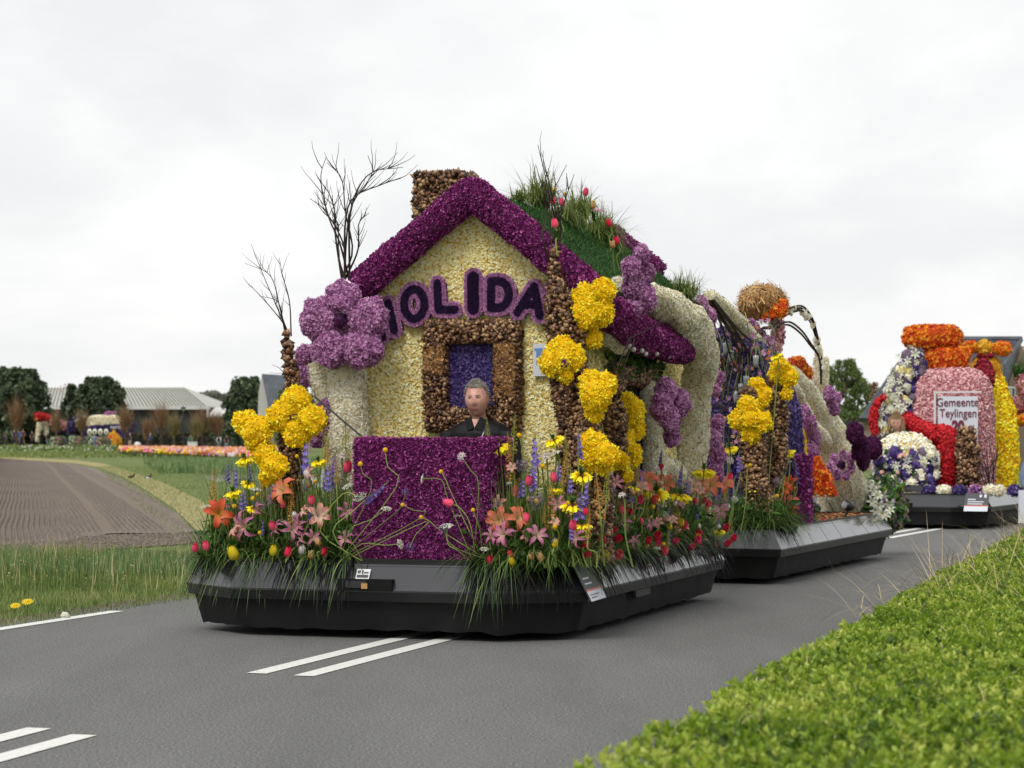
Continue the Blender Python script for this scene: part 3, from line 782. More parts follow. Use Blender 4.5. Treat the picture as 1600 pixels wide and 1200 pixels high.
# window in the gable wall
def win(H, fr, yw, pts, w, axis='y', side=1):
    pass
a, b = fx(670, 505, YF), fx(816, 672, YF)
i0, i1 = fx(702, 536, YF), fx(780, 641, YF)
m_ = MB(); fuzz(m_, box(i0[0]-.01, i1[0]+.01, YF-.035, YF-.003, i1[2]-.01, i0[2]+.01), 'violet_petal', .015, 13000, STAR, .5, 'violet_under'); pane = H1.part('window_pane', m_, label='violet hyacinth pane')
fp = None
for k, (X0, X1, Z0, Z1) in enumerate(((a[0], b[0], i0[2], a[2]), (a[0]+.01, b[0]-.01, b[2], i1[2]), (a[0], i0[0], i1[2]+.002, i0[2]-.002), (i1[0], b[0], i1[2]+.002, i0[2]-.002))):
    m_ = MB(); fuzz(m_, box(X0+.012, X1-.012, YF-.11, YF-.003, Z0+.01, Z1-.01), 'bulb_skin', .025, 6800, BULB, .7, 'bulb_under', .5, smooth=True, var=.6)
    if k == 3: P, N = sample(box(X0+.01, X1-.02, YF-.125, YF-.10, Z0+.1, Z1-.02), 0, 1500); m_.inst(FLAKE, P, basis(N, .6), .03, 'coir')
    if k == 2: P, N = sample(box(X0+.01, X1-.01, YF-.125, YF-.10, Z1-.2, Z1-.02), 0, 500); m_.inst(FLAKE, P, basis(N, .6), .03, 'coir')
    H1.part('window_frame', m_)
# side window
xs = wr
a, b = F1.hit(948, 570, x=xs), F1.hit(1010, 640, x=xs)
for k, (Y0, Y1, Z0, Z1) in enumerate(((a[1], b[1], a[2]-.12, a[2]), (a[1], b[1], .7, .82), (a[1], a[1]+.16, .82, a[2]-.122), (b[1]-.16, b[1], .82, a[2]-.122))):
    m_ = MB(); fuzz(m_, box(xs+.003, xs+.08, Y0, Y1, Z0, Z1), 'bulb_skin', .028, 4600, BULB, .7, 'bulb_under', .5, smooth=True, var=.6); H1.part('window_frame', m_)
m_ = MB(); m_.add(*box(xs+.003, xs+.02, a[1]+.162, b[1]-.162, .822, a[2]-.124), 'dark_inside'); H1.part('window_pane', m_, label='dark opening in the side wall')
m_ = MB(); P, N = sample(box(xs+.04, xs+.1, a[1]-.1, 3.4, a[2]-.05, a[2]+.08), 0, 260); m_.inst(LEAF, P, basis(N, .9), .07, 'leaf_green'); H1.part('ivy', m_, stuff=True)
# lettering: dark fill, lilac border, standing proud of the wall
LET = {'H': ((597, 615, 612, 525), [((598, 470), (606, 520)), ((612, 466), (620, 512)), ((602, 495), (616, 492))]),
 'O': (None, None)}
def letter(ch, strokes, wid=.025, bor=.052):
    S_ = []
    for s in strokes:
        pts = [fx(*p, YF-.06)[[0, 2]] for p in s]; S_ += list(zip(pts[:-1], pts[1:]))
    allp = np.array([p for s in S_ for p in s]); lo, hi = allp.min(0)-.1, allp.max(0)+.1
    n = 11000; Q = lo+(hi-lo)*G.random((n, 2)); D = np.full(n, 9.)
    for a, b in S_:
        t = np.clip(((Q-a)@(b-a))/max(1e-9, (b-a)@(b-a)), 0, 1); D = np.minimum(D, np.linalg.norm(Q-(a+(b-a)*t[:, None]), axis=1))
    def slab(r, y0, y1, mt, mbx):
        for k, (a, b) in enumerate(S_):
            d = unit(b-a); nn = np.array([-d[1], d[0]])*r; e = d*r*.8; k_ = k*.0004
            poly = [tuple(p) for p in (a-e*.7-nn*.7, a-e-nn*.0, a-e*.7+nn*.7, a+nn, b+nn, b+e*.7+nn*.7, b+e, b+e*.7-nn*.7, b-nn, a-nn)]
            mbx.add(*prism(poly, y0+k_, y1), mt)
    e = D > wid; bd = (D < bor) & e; dk = D < wid
    m_ = MB(); slab(bor*.93, YF-.055, YF-.004, 'lilac_under', m_)
    P = np.c_[Q[bd, 0], np.full(bd.sum(), YF-.062), Q[bd, 1]]; N = np.tile([0, -1., 0], (len(P), 1)); m_.inst(PIN, P, basis(N, .5), .017, 'lilac_petal')
    o = H1.part('letter', m_, label='letter %s' % ch)
    m_ = MB(); slab(wid*.95, YF-.064, YF-.05, 'night_petal', m_)
    P = np.c_[Q[dk, 0], np.full(dk.sum(), YF-.068), Q[dk, 1]]; N = np.tile([0, -1., 0], (len(P), 1)); m_.inst(PIN, P, basis(N, .5), .015, 'night_petal')
    H1.part('letter_fill', m_, o)
def arc(cx, cy, rx, ry, a0, a1, n=10): return [(cx+rx*cos(a0+(a1-a0)*i/n), cy+ry*sin(a0+(a1-a0)*i/n)) for i in range(n+1)]
letter('H', [[(590, 478), (598, 526)], [(607, 474), (617, 516)], [(593, 504), (611, 497)]])
letter('O', [arc(648, 475, 16, 23, 0, 2*pi, 16)])
letter('L', [[(684, 443), (686, 484), (711, 484)]])
letter('I', [[(740, 434), (740, 482)]], .038, .062)
letter('D', [[(768, 440), (768, 481)], [(768, 440)]+arc(779, 460, 17, 21, -pi/2, pi/2, 8)+[(768, 481)]])
letter('A', [[(809, 488), (835, 448), (844, 493)], [(820, 476), (841, 476)]])
letter('Y', [[(862, 452), (878, 478), (892, 446)], [(878, 478), (880, 508)]])
# printed sheet on the wall
a, b = fx(836, 588, YF), fx(878, 537, YF)
o_ = plate(H1, 'printed_sheet', (a[0], YF-.04, a[2]), (b[0], YF-.04, a[2]), (b[0], YF-.04, b[2]), (a[0], YF-.04, b[2]), 'sign_white',
      [(.05, .9, .78, .86, 'sign_blue'), (.12, .26, .35, .78, 'sign_blue'), (.26, .42, .55, .78, 'sign_blue')], 'pale sheet with a blue emblem')

# driver's cabin box
x0, x1 = F1.hit(553, 780, y=.18)[0], F1.hit(757, 780, y=.18)[0]; zt = F1.hit(650, 687, y=.18)[2]
CB = Thing('cabin_box', "plum hyacinth box in front of the driver at the float's nose", 'box', F1, ((x0+x1)/2, .4, .48))
m_ = MB(); fuzz(m_, box(x0, x1, .19, .27, .50, zt), 'plum_petal', .018, 12500, SPIKY, .8, 'plum_under', .45); CB.part('front_panel', m_)
for X in (x0, x1-.07):
    m_ = MB(); fuzz(m_, box(X, X+.07, .273, .72, .50, zt), 'plum_petal', .025, 4200, SPIKY, .8, 'plum_under', .4); CB.part('side_panel', m_)
m_ = MB(); m_.add(*box(x0-.02, x1+.02, .16, .74, .482, .515), 'black_rim'); CB.part('sill', m_)
m_ = MB(); m_.add(*tube([F1.hit(492, 620, y=.5), F1.hit(570, 686, y=.3)], .007, 5), 'lamp_black'); CB.part('aerial', m_)
# ---------------------------------------------------------------- people
def capsule_path(P, Rr, sides=10, n=None): return tube(P, Rr, sides, n or 4*len(P), True)
def head_shape(c, face, s=1.0, nu=48, nv=36):
    """a head with brow, sockets, nose, lips and chin; face = unit direction it looks"""
    t = np.linspace(0, pi, nv+1)[1:-1]; a = np.arange(nu)*2*pi/nu
    D = np.array([[sin(x)*cos(y), sin(x)*sin(y), cos(x)] for x in t for y in a]+[[0, 0, 1], [0, 0, -1]])
    x, y, z = D[:, 0].copy(), D[:, 1].copy(), D[:, 2].copy()       # face looks to -y
    V = D*[.079, .097, .121]
    low = np.clip(-z, 0, 1)
    V[:, 0] *= 1-.10*low**2; V[:, 1] *= np.where(y > 0, 1-.45*low, 1-.02*low)
    V[:, 1] += np.where(z > .1, .006, 0)
    def g(cx, cz, sx, sz, amp): 
        return amp*np.exp(-((V[:, 0]-cx)/sx)**2-((V[:, 2]-cz)/sz)**2)*(y < 0)
    f = g(0, -.010, .011, .030, .018)+g(0, -.028, .016, .012, .013)          # nose
    f += g(.027, .028, .022, .007, .006)+g(-.027, .028, .022, .007, .006)     # brow
    f -= g(.030, .010, .013, .010, .011)+g(-.030, .010, .013, .010, .011)     # sockets
    f += g(0, -.062, .020, .007, .006)-g(0, -.068, .022, .003, .003)+g(0, -.076, .017, .006, .005)  # lips
    f -= g(0, -.088, .02, .006, .002); f += g(0, -.104, .020, .014, .009)      # chin
    f += g(.042, -.022, .016, .02, .004)+g(-.042, -.022, .016, .02, .004)
    V[:, 1] -= f
    Q = [[i*nu+j, (i+1)*nu+j, (i+1)*nu+(j+1) % nu, i*nu+(j+1) % nu] for i in range(nv-2) for j in range(nu)]
    T = [[len(V)-2, j, (j+1) % nu] for j in range(nu)]+[[len(V)-1, (nv-2)*nu+(j+1) % nu, (nv-2)*nu+j] for j in range(nu)]
    return V*s, [np.array(Q), np.array(T)]
def head_matrix(face, roll=0):
    y = -unit(np.array(face, float)); x = unit(np.cross(y, [0, 0, 1])); z = np.cross(x, y)
    M = np.stack([x, y, z], 1)
    if roll: M = M @ np.array(Matrix.Rotation(roll, 3, 'Y'))
    return M
def hand(c, d, up, s=1):
    """palm, four fingers of different lengths and a thumb"""
    d, up = unit(np.array(d, float)), unit(np.array(up, float)); sd = unit(np.cross(d, up)); c = np.array(c, float); o = []
    o.append(tube([c, c+d*.05, c+d*.09], [.026, .038, .034], 10, 4))
    for k, (off, ln) in enumerate(((-.03, .07), (-.01, .082), (.01, .076), (.029, .06))):
        p = c+d*.08+sd*off; o.append(tube([p, p+d*ln*.45+up*.0, p+d*ln*.75-up*.025, p+d*ln*.75-up*.05], [.0105, .010, .009, .008], 6, 6))
    p = c+d*.03-sd*.03; o.append(tube([p, p-sd*.025+d*.03, p-sd*.02+d*.06-up*.02], [.013, .011, .009], 6, 4))
    return o
def seated(fr, base, head, face, name_label, coat, hair, sc=1.0, long_hair=False, roll=0, group=None, logo=True):
    """a seated driver; base: seat point on the deck, head: centre of the head"""
    T_ = Thing('person', name_label, 'person', fr, base, group)
    H = np.array(head, float); M = head_matrix(face, roll)
    hs = head_shape(None, None, sc); hv = hs[0]@M.T+H
    neck = H+np.array([0, .045, -.13])*sc; sh = neck+np.array([0, .02, -.055])*sc
    hip = np.array([sh[0], sh[1]+.06, base[2]+.16]) if base[2]+.16 < sh[2]-.35 else sh-[0, -.06, .5]
    def ring(c, rx, ry, n=24): return np.array([[c[0]+rx*cos(a), c[1]+ry*sin(a), c[2]] for a in np.arange(n)*2*pi/n])
    def torso(g): 
        cs = [(hip, .17, .13), (hip*.6+sh*.4, .165, .125), (hip*.25+sh*.75, .205, .135), (sh-[0, 0, .05*sc], .225, .12), (sh+[0, 0, .0], .175, .095), (sh+[0, 0, .035*sc], .095, .07)]
        return loft([ring(c, rx*sc+g, ry*sc+g) for c, rx, ry in cs])
    arms = []
    for s in (-1, 1):
        S_ = sh+np.array([s*.205, 0, -.05])*sc; E_ = S_+np.array([s*.07, -.10, -.26])*sc; W_ = E_+np.array([-s*.08, -.24, .02])*sc
        arms.append((S_, E_, W_))
    legs = []
    for s in (-1, 1):
        a_ = hip+[s*.09, 0, 0]; k_ = a_+[s*.03, -.34, .08]; f_ = k_+[0, -.05, -max(.12, k_[2]-base[2]-.03)]
        legs.append((a_, k_, f_))
    sk = [hs.__class__((hv, hs[1])), tube([H-[0, -.02, .05*sc], neck, sh], [.050*sc, .052*sc, .075*sc], 14, 6), torso(-.015)]
    for (S_, E_, W_) in arms: sk.append(tube([S_, E_, W_], [.05*sc, .04*sc, .027*sc], 10, 8)); sk += hand(W_, unit(W_-E_), (0, 0, 1))
    for a_, k_, f_ in legs: sk.append(tube([a_, k_, f_], [.075, .055, .04], 10, 8)); sk.append(tube([f_, f_+[0, -.1, -.01]], [.04, .03], 8, 3))
    for s in (-1, 1):   # ears
        sk.append((ellipsoid((s*.078*sc, .008, -.004), np.array([.009, .018, .032])*sc, 10, 8)[0]@M.T+H, ellipsoid((0, 0, 0), 1, 10, 8)[1]))
    me = remesh(sk, .0075, 'skin', 2)
    for v in me.vertices: v.co -= Vector(T_.b)
    link('body', me, T_.e)
    # jacket
    jk = [torso(.012)]+[tube([S_-[0, 0, .01], E_, W_+(E_-W_)*.1], [.078*sc, .06*sc, .046*sc], 12, 10) for S_, E_, W_ in arms]
    collar = [neck+np.array([0, .02, -.02])*sc, sh+[0, 0, .0]]
    jk.append(tube([sh+[0, .01, .01], neck+[0, .02, -.005]], [.085*sc, .068*sc], 14, 3))
    me = remesh(jk, .012, coat, 2)
    for v in me.vertices:
        p = np.array(v.co); w = mnoise.noise(Vector(p*14)); v.co += Vector(unit(p-sh))*w*.008
    for v in me.vertices: v.co -= Vector(T_.b)
    j = link('jacket', me, T_.e)
    tr = remesh([tube([a_, k_, f_], [.088, .068, .056], 10, 8) for a_, k_, f_ in legs]+[ellipsoid(hip, (.18, .14, .1), 12, 8)], .014, 'black_shirt', 2)
    for v in tr.vertices: v.co -= Vector(T_.b)
    link('trousers', tr, T_.e)
    # shirt and bare V of the neck
    front = unit(np.array([face[0]*.3, -1, 0]))
    m_ = MB(); c = sh+front*.098*sc+[0, 0, .015]
    m_.add(*ellipsoid(c+[0, .03, -.09], (.05*sc, .035, .10*sc), 12, 8), 'black_shirt', .5, True); T_.part('shirt', m_)
    m_ = MB(); c2 = neck+front*.085*sc+[0, 0, -.055*sc]
    tri = [c2+[-.026, .004, .045], c2+[.026, .004, .045], c2+[.0, -.016, -.012]]
    m_.add(np.array(tri+[p+[0, .02, 0] for p in tri]), [[0, 1, 2], [5, 4, 3], [0, 3, 4, 1], [1, 4, 5, 2], [2, 5, 3, 0]][:2], 'skin'); T_.part('open_collar', m_)
    for s in (-1, 1):    # collar flaps
        m_ = MB(); P = [c2+[s*.030, .01, .062], c2+[s*.074, .02, .04], c2+[s*.05, -.022, -.035], c2+[s*.005, -.024, -.018]]
        m_.add(np.array(P+[p+[0, .008, -.004] for p in P]), [[0, 1, 2, 3], [7, 6, 5, 4], [0, 4, 5, 1], [1, 5, 6, 2], [2, 6, 7, 3], [3, 7, 4, 0]], 'black_shirt'); T_.part('collar', m_)
    # white piping and chest print
    if logo:
        m_ = MB(); c = sh+front*.1*sc
        pts = [c+[.13, .04, .0], c+[.085, .0, -.025], c+[.06, -.028, -.06], c+[.055, -.036, -.13]]
        m_.add(*tube(pts, .0035, 5, 10), 'white_print'); T_.part('piping', m_, j)
        V, F = text_mesh('LOODS', .024, 'white_print')
        for k, (dx, dz, dy) in enumerate(((-.155, -.085, -.035), (.10, -.105, -.035))):
            m_ = MB(); A_ = -.5 if k == 0 else .25; V2 = np.array([(c[0]+dx+v[0]*cos(A_), c[1]+dy+v[0]*sin(-A_)*-1*-1-.012-v[2], c[2]+dz+v[1]) for v in V]) 
            m_.add(V2, F, 'white_print'); T_.part('chest_print' if k else 'sleeve_print', m_, j)
    # face details
    def hp(p): return np.array(p)*sc@M.T+H
    for s in (-1, 1):
        m_ = MB(); m_.add(ellipsoid((s*.029, -.081, .009), (.0125, .006, .0048), 10, 6)[0]*sc@M.T+H, ellipsoid((0, 0, 0), 1, 10, 6)[1], 'eye_white', .5, True)
        m_.add(ellipsoid((s*.029-.002, -.0858, .009), (.0058, .003, .0046), 8, 6)[0]*sc@M.T+H, ellipsoid((0, 0, 0), 1, 8, 6)[1], 'eye_dark', .5, True); T_.part('eye', m_)
        m_ = MB(); m_.add(*tube([hp((s*.013, -.094, .0245)), hp((s*.028, -.094, .0285)), hp((s*.045, -.080, .0225))], [.003*sc, .0036*sc, .002*sc], 6, 6), hair); T_.part('eyebrow', m_)
        m_ = MB(); m_.add(*tube([hp((s*.014, -.0865, .0155)), hp((s*.029, -.090, .018)), hp((s*.045, -.078, .0135))], .0025*sc, 6, 6), 'skin'); T_.part('eyelid', m_)
    m_ = MB(); m_.add(*tube([hp((-.022, -.086, -.068)), hp((0, -.0955, -.0665)), hp((.022, -.086, -.068))], [.0015, .0035, .0015], 6, 6), 'lip'); T_.part('mouth', m_)
    # hair: a cap of short strands over the skull
    m_ = MB(); V = hs[0].copy(); F = hs[1]
    keep = []
    hl = lambda p: p[2] > .062*sc+.25*min(0, -p[1]-.0)*0 and True
    loc = hs[0]/sc
    mask = (loc[:, 2] > .074-12*loc[:, 0]**2*0) | ((loc[:, 1] > -.03) & (loc[:, 2] > .02-.6*np.clip(loc[:, 1], -.03, .2))) | ((loc[:, 1] > .02) & (loc[:, 2] > -.07))
    if long_hair: mask = (loc[:, 2] > .055) | (loc[:, 1] > -.005)
    V2 = hs[0]*np.array([1.04, 1.05, 1.035])@M.T+H
    for f in F:
        k = mask[f].all(1); 
        if k.any(): m_.add(V2, f[k], hair, .4, True)
    idx = np.nonzero(mask)[0]; idx = G.choice(idx, 2600); P = V2[idx]+G.normal(0, .003, (len(idx), 3)); N = unit(P-H)
    m_.inst((np.array([[-.12, 0, 0], [.12, 0, 0], [0, .3, .9]]), [np.array([[0, 1, 2]])]), P, basis(N, .5), (.018 if not long_hair else .02)*sc, hair)
    if long_hair:
        for s in (-1, 1):
            m_.add(*tube([hp((s*.070, .03, .06)), hp((s*.088, .03, -.02)), hp((s*.088, .02, -.12)), hp((s*.080, .0, -.2))], [.018, .024, .026, .010], 10, 8, lump=.3), hair, .6, True)
            P = np.array([hp((s*R.uniform(.078, .11), R.uniform(-.01, .05), R.uniform(-.05, .05))) for _ in range(160)]); blades(m_, P, G.uniform(0, 6, 160), G.uniform(.1, .2, 160), -1.35, .0, .006, hair)
        m_.add(*ellipsoid(hp((0, .06, .13)), .035*sc, 10, 8, .3), hair, .5, True)
    T_.part('hair', m_)
    return T_
hc = F1.hit(745, 623, y=.86)
seated(F1, (hc[0], 1.0, .47), hc, (.10, -1, -.06), 'grey-haired man in black jacket driving the cottage float behind the plum box', 'black_jacket', 'grey_hair', .98, roll=-.06)
hc = F3.hit(1400, 659, y=.9)
WOM = dict(h=hc)
seated(F3, (hc[0], 1.05, .9), hc, (.25, -1, -.35), 'blonde woman in black jacket looking down behind the cream flower dome', 'black_jacket', 'fair_hair', 1.05, True, logo=False)

def walker(coat, trousers, hair, label, px, py, hpx, kind=0, group='spectators along the tulip beds'):
    """a small distant figure standing or walking: one continuous body, clothes as parts"""
    Y = 1.72*FOC/hpx; foot = at(px, 0, Y); foot[2] = EYE+(HOR-py)/FOC*Y
    T_ = Thing('person', label, 'person', WORLD, foot, group)
    key = kind
    if key not in walker.cache:
        st = .14 if kind == 1 else .06
        legs = [tube([(s*.09, 0, .88), (s*.1, s*st*.5-.03, .48), (s*.1, s*st*1.6, .05)], [.095, .07, .05], 8, 6) for s in (-1, 1)]+[tube([(s*.1, s*st*1.6+.04, .04), (s*.1, s*st*1.6-.16, .03)], [.045, .04], 6, 2) for s in (-1, 1)]
        tor = [tube([(0, 0, .86), (0, .0, 1.1), (0, 0, 1.34), (0, .02, 1.47)], [.16, .16, .2, .09], 10, 6)]
        armp = [[(s*.19, 0, 1.40), (s*.26, .02, 1.13), (s*.2, -.17 if kind == 2 else -.04, 1.22 if kind == 2 else .9)] for s in (-1, 1)]
        arm = [tube(a, [.065, .052, .036], 8, 5) for a in armp]
        hd = [ellipsoid((0, -.01, 1.63), (.08, .1, .12), 12, 10), tube([(0, .01, 1.42), (0, 0, 1.58)], .055, 8, 2)]
        hn = [ellipsoid(a[-1], (.03, .035, .05), 8, 6) for a in armp]
        walker.cache[key] = (remesh(legs+tor+arm+hd+hn, .035, 'skin', 2), [(V*[1.08, 1.15, 1]+[0, 0, .0], F) for V, F in tor+arm], [(V*[1.1, 1.2, 1], F) for V, F in legs[:2]], ellipsoid((0, .012, 1.665), (.09, .108, .105), 10, 8))
    body, cs, ls, hr = walker.cache[key]
    link('body', body, T_.e)
    for nm, sh_, mt in (('coat', cs, coat), ('trousers', ls, trousers), ('hair', [hr], hair)):
        m_ = MB()
        for V, F in sh_: m_.add(V+T_.b, F, mt, .5, True)
        T_.part(nm, m_)
    T_.e.rotation_euler = (0, 0, R.uniform(-1, 1)+(pi if R.random() < .5 else 0))
    T_.e.scale = (1.0, 1.0, 1.0)
walker.cache = {}
for a in [('navy_coat', 'dark_trousers', 'eye_dark', 'spectator in navy coat at the left picture edge', 8, 700, 22, 0),
          ('plum_coat', 'dark_trousers', 'brown_hair', 'spectator in plum coat between the two bare pollards at far left', 3, 699, 20, 1),
          ('bright_blue', 'denim', 'brown_hair', 'spectator in bright blue coat under the leftmost bare pollard', 29, 694, 21, 0),
          ('navy_coat', 'navy_coat', 'brown_hair', 'spectator in dark navy coat left of the bright blue coat', 22, 694, 22, 0),
          ('plum_coat', 'dark_trousers', 'brown_hair', 'tall spectator in plum coat right of the bright blue coat', 36, 694, 23, 1),
          ('black_coat', 'black_coat', 'eye_dark', 'spectator all in black in front of the white animal legs', 50, 696, 22, 0),
          ('navy_coat', 'denim', 'eye_dark', 'spectator in navy with jeans right of the white animal legs', 74, 697, 21, 0),
          ('black_coat', 'dark_trousers', 'eye_dark', 'spectator in black under the purple animal shape', 63, 697, 21, 1),
          ('black_coat', 'dark_trousers', 'brown_hair', 'spectator in black left of the denim-clad one', 128, 698, 21, 0),
          ('denim', 'denim', 'brown_hair', 'spectator in denim jacket and jeans in front of the white-decked ship float', 148, 703, 25, 2),
          ('navy_coat', 'beige_coat', 'beige_coat', 'spectator in dark waistcoat right of the orange onion dome', 203, 699, 22, 0),
          ('beige_coat', 'dark_trousers', 'brown_hair', 'spectator in beige coat beside the pushchair', 210, 700, 20, 2),
          ('blue_coat', 'dark_trousers', 'grey_hair', 'spectator in blue coat standing by the railing', 235, 699, 22, 0),
          ('white_coat', 'black_coat', 'eye_dark', 'spectator in white coat standing by the railing', 245, 698, 20, 0),
          ('green_coat', 'dark_trousers', 'brown_hair', 'spectator in green coat behind the white booth', 298, 701, 22, 0),
          ('navy_coat', 'dark_trousers', 'eye_dark', 'spectator in navy coat beside the lamp post', 291, 702, 21, 1),
          ('white_coat', 'denim', 'eye_dark', 'spectator in white shirt with dark backpack by the hedge', 342, 703, 23, 0),
          ('black_coat', 'denim', 'brown_hair', 'spectator in dark coat and jeans right of the backpack wearer', 354, 703, 23, 0)]:
    walker(*a)
p = at(342, 0, 1.72*FOC/23)
mb = MB(); z = EYE+(HOR-689)/FOC*p[1]; mb.add(*ellipsoid((p[0], p[1]-.25, z+.15), (.16, .1, .3), 8, 6), 'black_coat')
single('backpack', mb, 'dark backpack on the spectator in the white shirt', 'backpack', base=(p[0], p[1]-.25, z))
# ---------------------------------------------------------------- giant flowers: lobes covered in real blossoms
KINDF = {'yellow': ('yellow_petal', 'yellow_under', CURL, .024, 7600, .6),
         'lilac': ('lilac_petal', 'lilac_under', STAR, .0155, 12000, .45),
         'plum': ('deep_plum_petal', 'plum_under', STAR, .02, 7500, .7)}
def giant(fr, kind, label, lobes, y=None, x=None, center=None, depth=.75, group=None, flat=1.0):
    """lobes: (px, py, radius px[, dy]) in the photo, standing in the plane y= or x="""
    mt, un, tm, sz, dn, tl = KINDF[kind]
    C = []
    for lb in lobes:
        p = fr.hit(lb[0], lb[1], x=x, y=y) if y is not None else fr.hit(lb[0], lb[1], x=x)
        if len(lb) > 3: p = fr.hit(lb[0], lb[1], y=y+lb[3]) if y is not None else fr.hit(lb[0], lb[1], x=x-lb[3])
        C.append((p, lb[2]/fr.scale(p)))
    m = np.mean([c for c, r in C], axis=0)
    T_ = Thing('giant_flower', label, 'giant flower', fr, m, group or 'giant %s flowers on the floats' % kind)
    k = 1.0 if fr is F1 else 1.15
    for i, (c, r) in enumerate(C):
        m_ = MB(); S = ellipsoid(c, (r, r*depth, r) if y is not None else (r*depth, r, r), 18, 12, .32, 2.2, i+int(lobes[0][0]))
        if kind == 'yellow':
            m_.add(S[0], S[1], un, 0); P, N = sample(S, dn/k**2); kp = G.random(len(P)) < np.where(N[:, 1] > .35, .2, 1); P, N = P[kp], N[kp]; s = sz*k*G.uniform(.7, 1.3, len(P))
            m_.inst(tm, P-N*s[:, None]*.3, basis(N, .8), s, mt)
        else: fuzz(m_, S, mt, sz*k, dn/k**2, tm, tl, un, .3)
        T_.part('petal', m_)
    if center is not None:
        p = fr.hit(center[0], center[1], x=x, y=y) if y is None or x is None else None
        p = fr.hit(center[0], center[1], y=y-center[3]) if y is not None else fr.hit(center[0], center[1], x=x+center[3])
        m_ = MB(); fuzz(m_, ellipsoid(p, center[2]/fr.scale(p), 10, 8), 'night_petal' if kind == 'lilac' else mt, .018, 5000, STAR, .7, 'plum_under'); T_.part('flower_heart', m_)
    return T_
gy = lambda *a, **k: giant(F1, 'yellow', *a, **k)
gl = lambda *a, **k: giant(F1, 'lilac', *a, **k)
gy('large four-lobed yellow flower, highest on the left of the cottage float', [(462, 629, 24), (437, 652, 23, -.02), (486, 656, 23, -.02), (464, 676, 23, -.01)], y=.42, center=(460, 652, 10, .02))
gy('yellow flower at the far left of the float, beside the higher four-lobed one', [(384, 661, 20), (402, 675, 24, -.06), (398, 692, 15)], y=.40)
gy('lowest yellow flower on the left, above the orange amaryllis', [(414, 711, 19), (429, 728, 21, -.04), (420, 745, 15)], y=.34)
gy('drooping round-capped yellow flower beside the pale printed sheet', [(881, 554, 27), (863, 566, 21, -.03), (897, 560, 18), (884, 586, 13)], y=.74, center=(882, 567, 8, .15))
gy('topmost yellow flower at the right end of the cottage gable', [(915, 468, 24), (942, 455, 20), (917, 490, 25, -.03), (938, 489, 20), (926, 529, 15, .05)], y=.86)
gy('yellow flower just below and right of the round-capped one', [(925, 597, 19), (946, 600, 18), (932, 617, 24, -.05), (928, 645, 14)], y=.72)
gy('rightmost yellow flower of the front float, half behind the bulb post', [(981, 629, 15), (990, 644, 23, -.04), (992, 668, 20), (980, 682, 14)], x=1.22)
gy('low yellow flower in front of the brown bulb pillar, above the orange spikes', [(927, 694, 21), (947, 712, 20, -.04), (925, 718, 20), (943, 728, 14)], y=.62)
gy('low narrow yellow flower, right neighbour of the one before the bulb pillar', [(988, 712, 19), (972, 720, 14), (980, 695, 12), (978, 742, 13)], x=1.25)
gl('huge five-lobed lilac flower at the left corner of the cottage', [(536, 469, 29), (501, 499, 33), (576, 497, 32), (519, 543, 31), (566, 543, 33), (540, 510, 20, .06)], y=.78, center=(531, 502, 9, .07))
gl('lilac flower seen edge-on behind the left twig stem', [(477, 556, 17), (475, 585, 18), (466, 610, 14), (488, 595, 10)], y=1.0)
gl('small lilac flower low on the white left trunk behind the yellow one', [(512, 640, 17), (507, 668, 19), (497, 688, 12)], y=.95)
gl('tall lilac flower on the right corner of the cottage roof', [(1002, 398, 16), (986, 420, 18), (1008, 428, 18), (991, 448, 22), (1008, 466, 23), (990, 482, 16)], x=1.42)
gl('lilac flower on the inner side of the big white arm beneath the eave', [(1040, 612, 22), (1062, 630, 22), (1034, 638, 22), (1046, 655, 20, -.03), (1050, 682, 16)], x=1.38)
gl('narrow lilac flower behind the foot of the big white arm', [(1122, 662, 14), (1114, 688, 17), (1122, 712, 16), (1117, 742, 17)], x=1.30)
gl('lilac flower high behind the elbow of the big white arm', [(1096, 478, 15), (1108, 495, 14), (1112, 520, 11), (1125, 590, 10), (1118, 610, 10)], x=1.15)
gl('small lilac tuft showing over the left slope of the plum gable', [(602, 388, 8), (598, 395, 7)], y=1.3)
g2y = lambda *a, **k: giant(F2, 'yellow', *a, **k)
g2l = lambda *a, **k: giant(F2, 'lilac', *a, **k)
g2y('four-lobed yellow flower on the left bulb pillar of the trailer', [(1169, 636, 17), (1156, 655, 16), (1189, 659, 17), (1173, 677, 16), (1171, 656, 12, -.08)], y=.28)
g2y('yellow flower behind and above the four-lobed one on the trailer', [(1182, 604, 14), (1193, 618, 14), (1190, 630, 10)], y=.42)
g2y('yellow flower on top of the right bulb pillar of the trailer', [(1219, 575, 16), (1232, 590, 15), (1212, 588, 11), (1229, 616, 9)], y=.55)
g2y('yellow flower leaning down right of the bulb pillars on the trailer', [(1229, 655, 10), (1238, 668, 11), (1247, 685, 14), (1262, 682, 13), (1251, 705, 13)], x=.9)
g2l('lilac flower over the top end of the upper white branch on the trailer', [(1200, 538, 14), (1203, 555, 14), (1193, 566, 9)], x=.6)
g2l('lilac flower cluster behind the straw-hatted figure on the trailer', [(1180, 515, 10), (1190, 525, 9), (1174, 505, 7)], x=.4)
g2l('long lilac flower on the inside of the white leg of the trailer', [(1257, 645, 12), (1265, 662, 14), (1270, 685, 15), (1268, 705, 14), (1250, 652, 9)], x=.95)
g2l('heart-shaped lilac ring flower on the front of the white leg', [(1303, 718, 9), (1299, 730, 9), (1309, 742, 9), (1322, 743, 8), (1330, 732, 9), (1329, 717, 9), (1317, 712, 8)], x=1.2, center=(1314, 727, 7, -.05), depth=.6)
g2l('lilac flower on the outer side of the thin white post of the trailer', [(1296, 616, 12), (1308, 622, 9), (1304, 640, 10), (1299, 630, 9)], x=1.2)
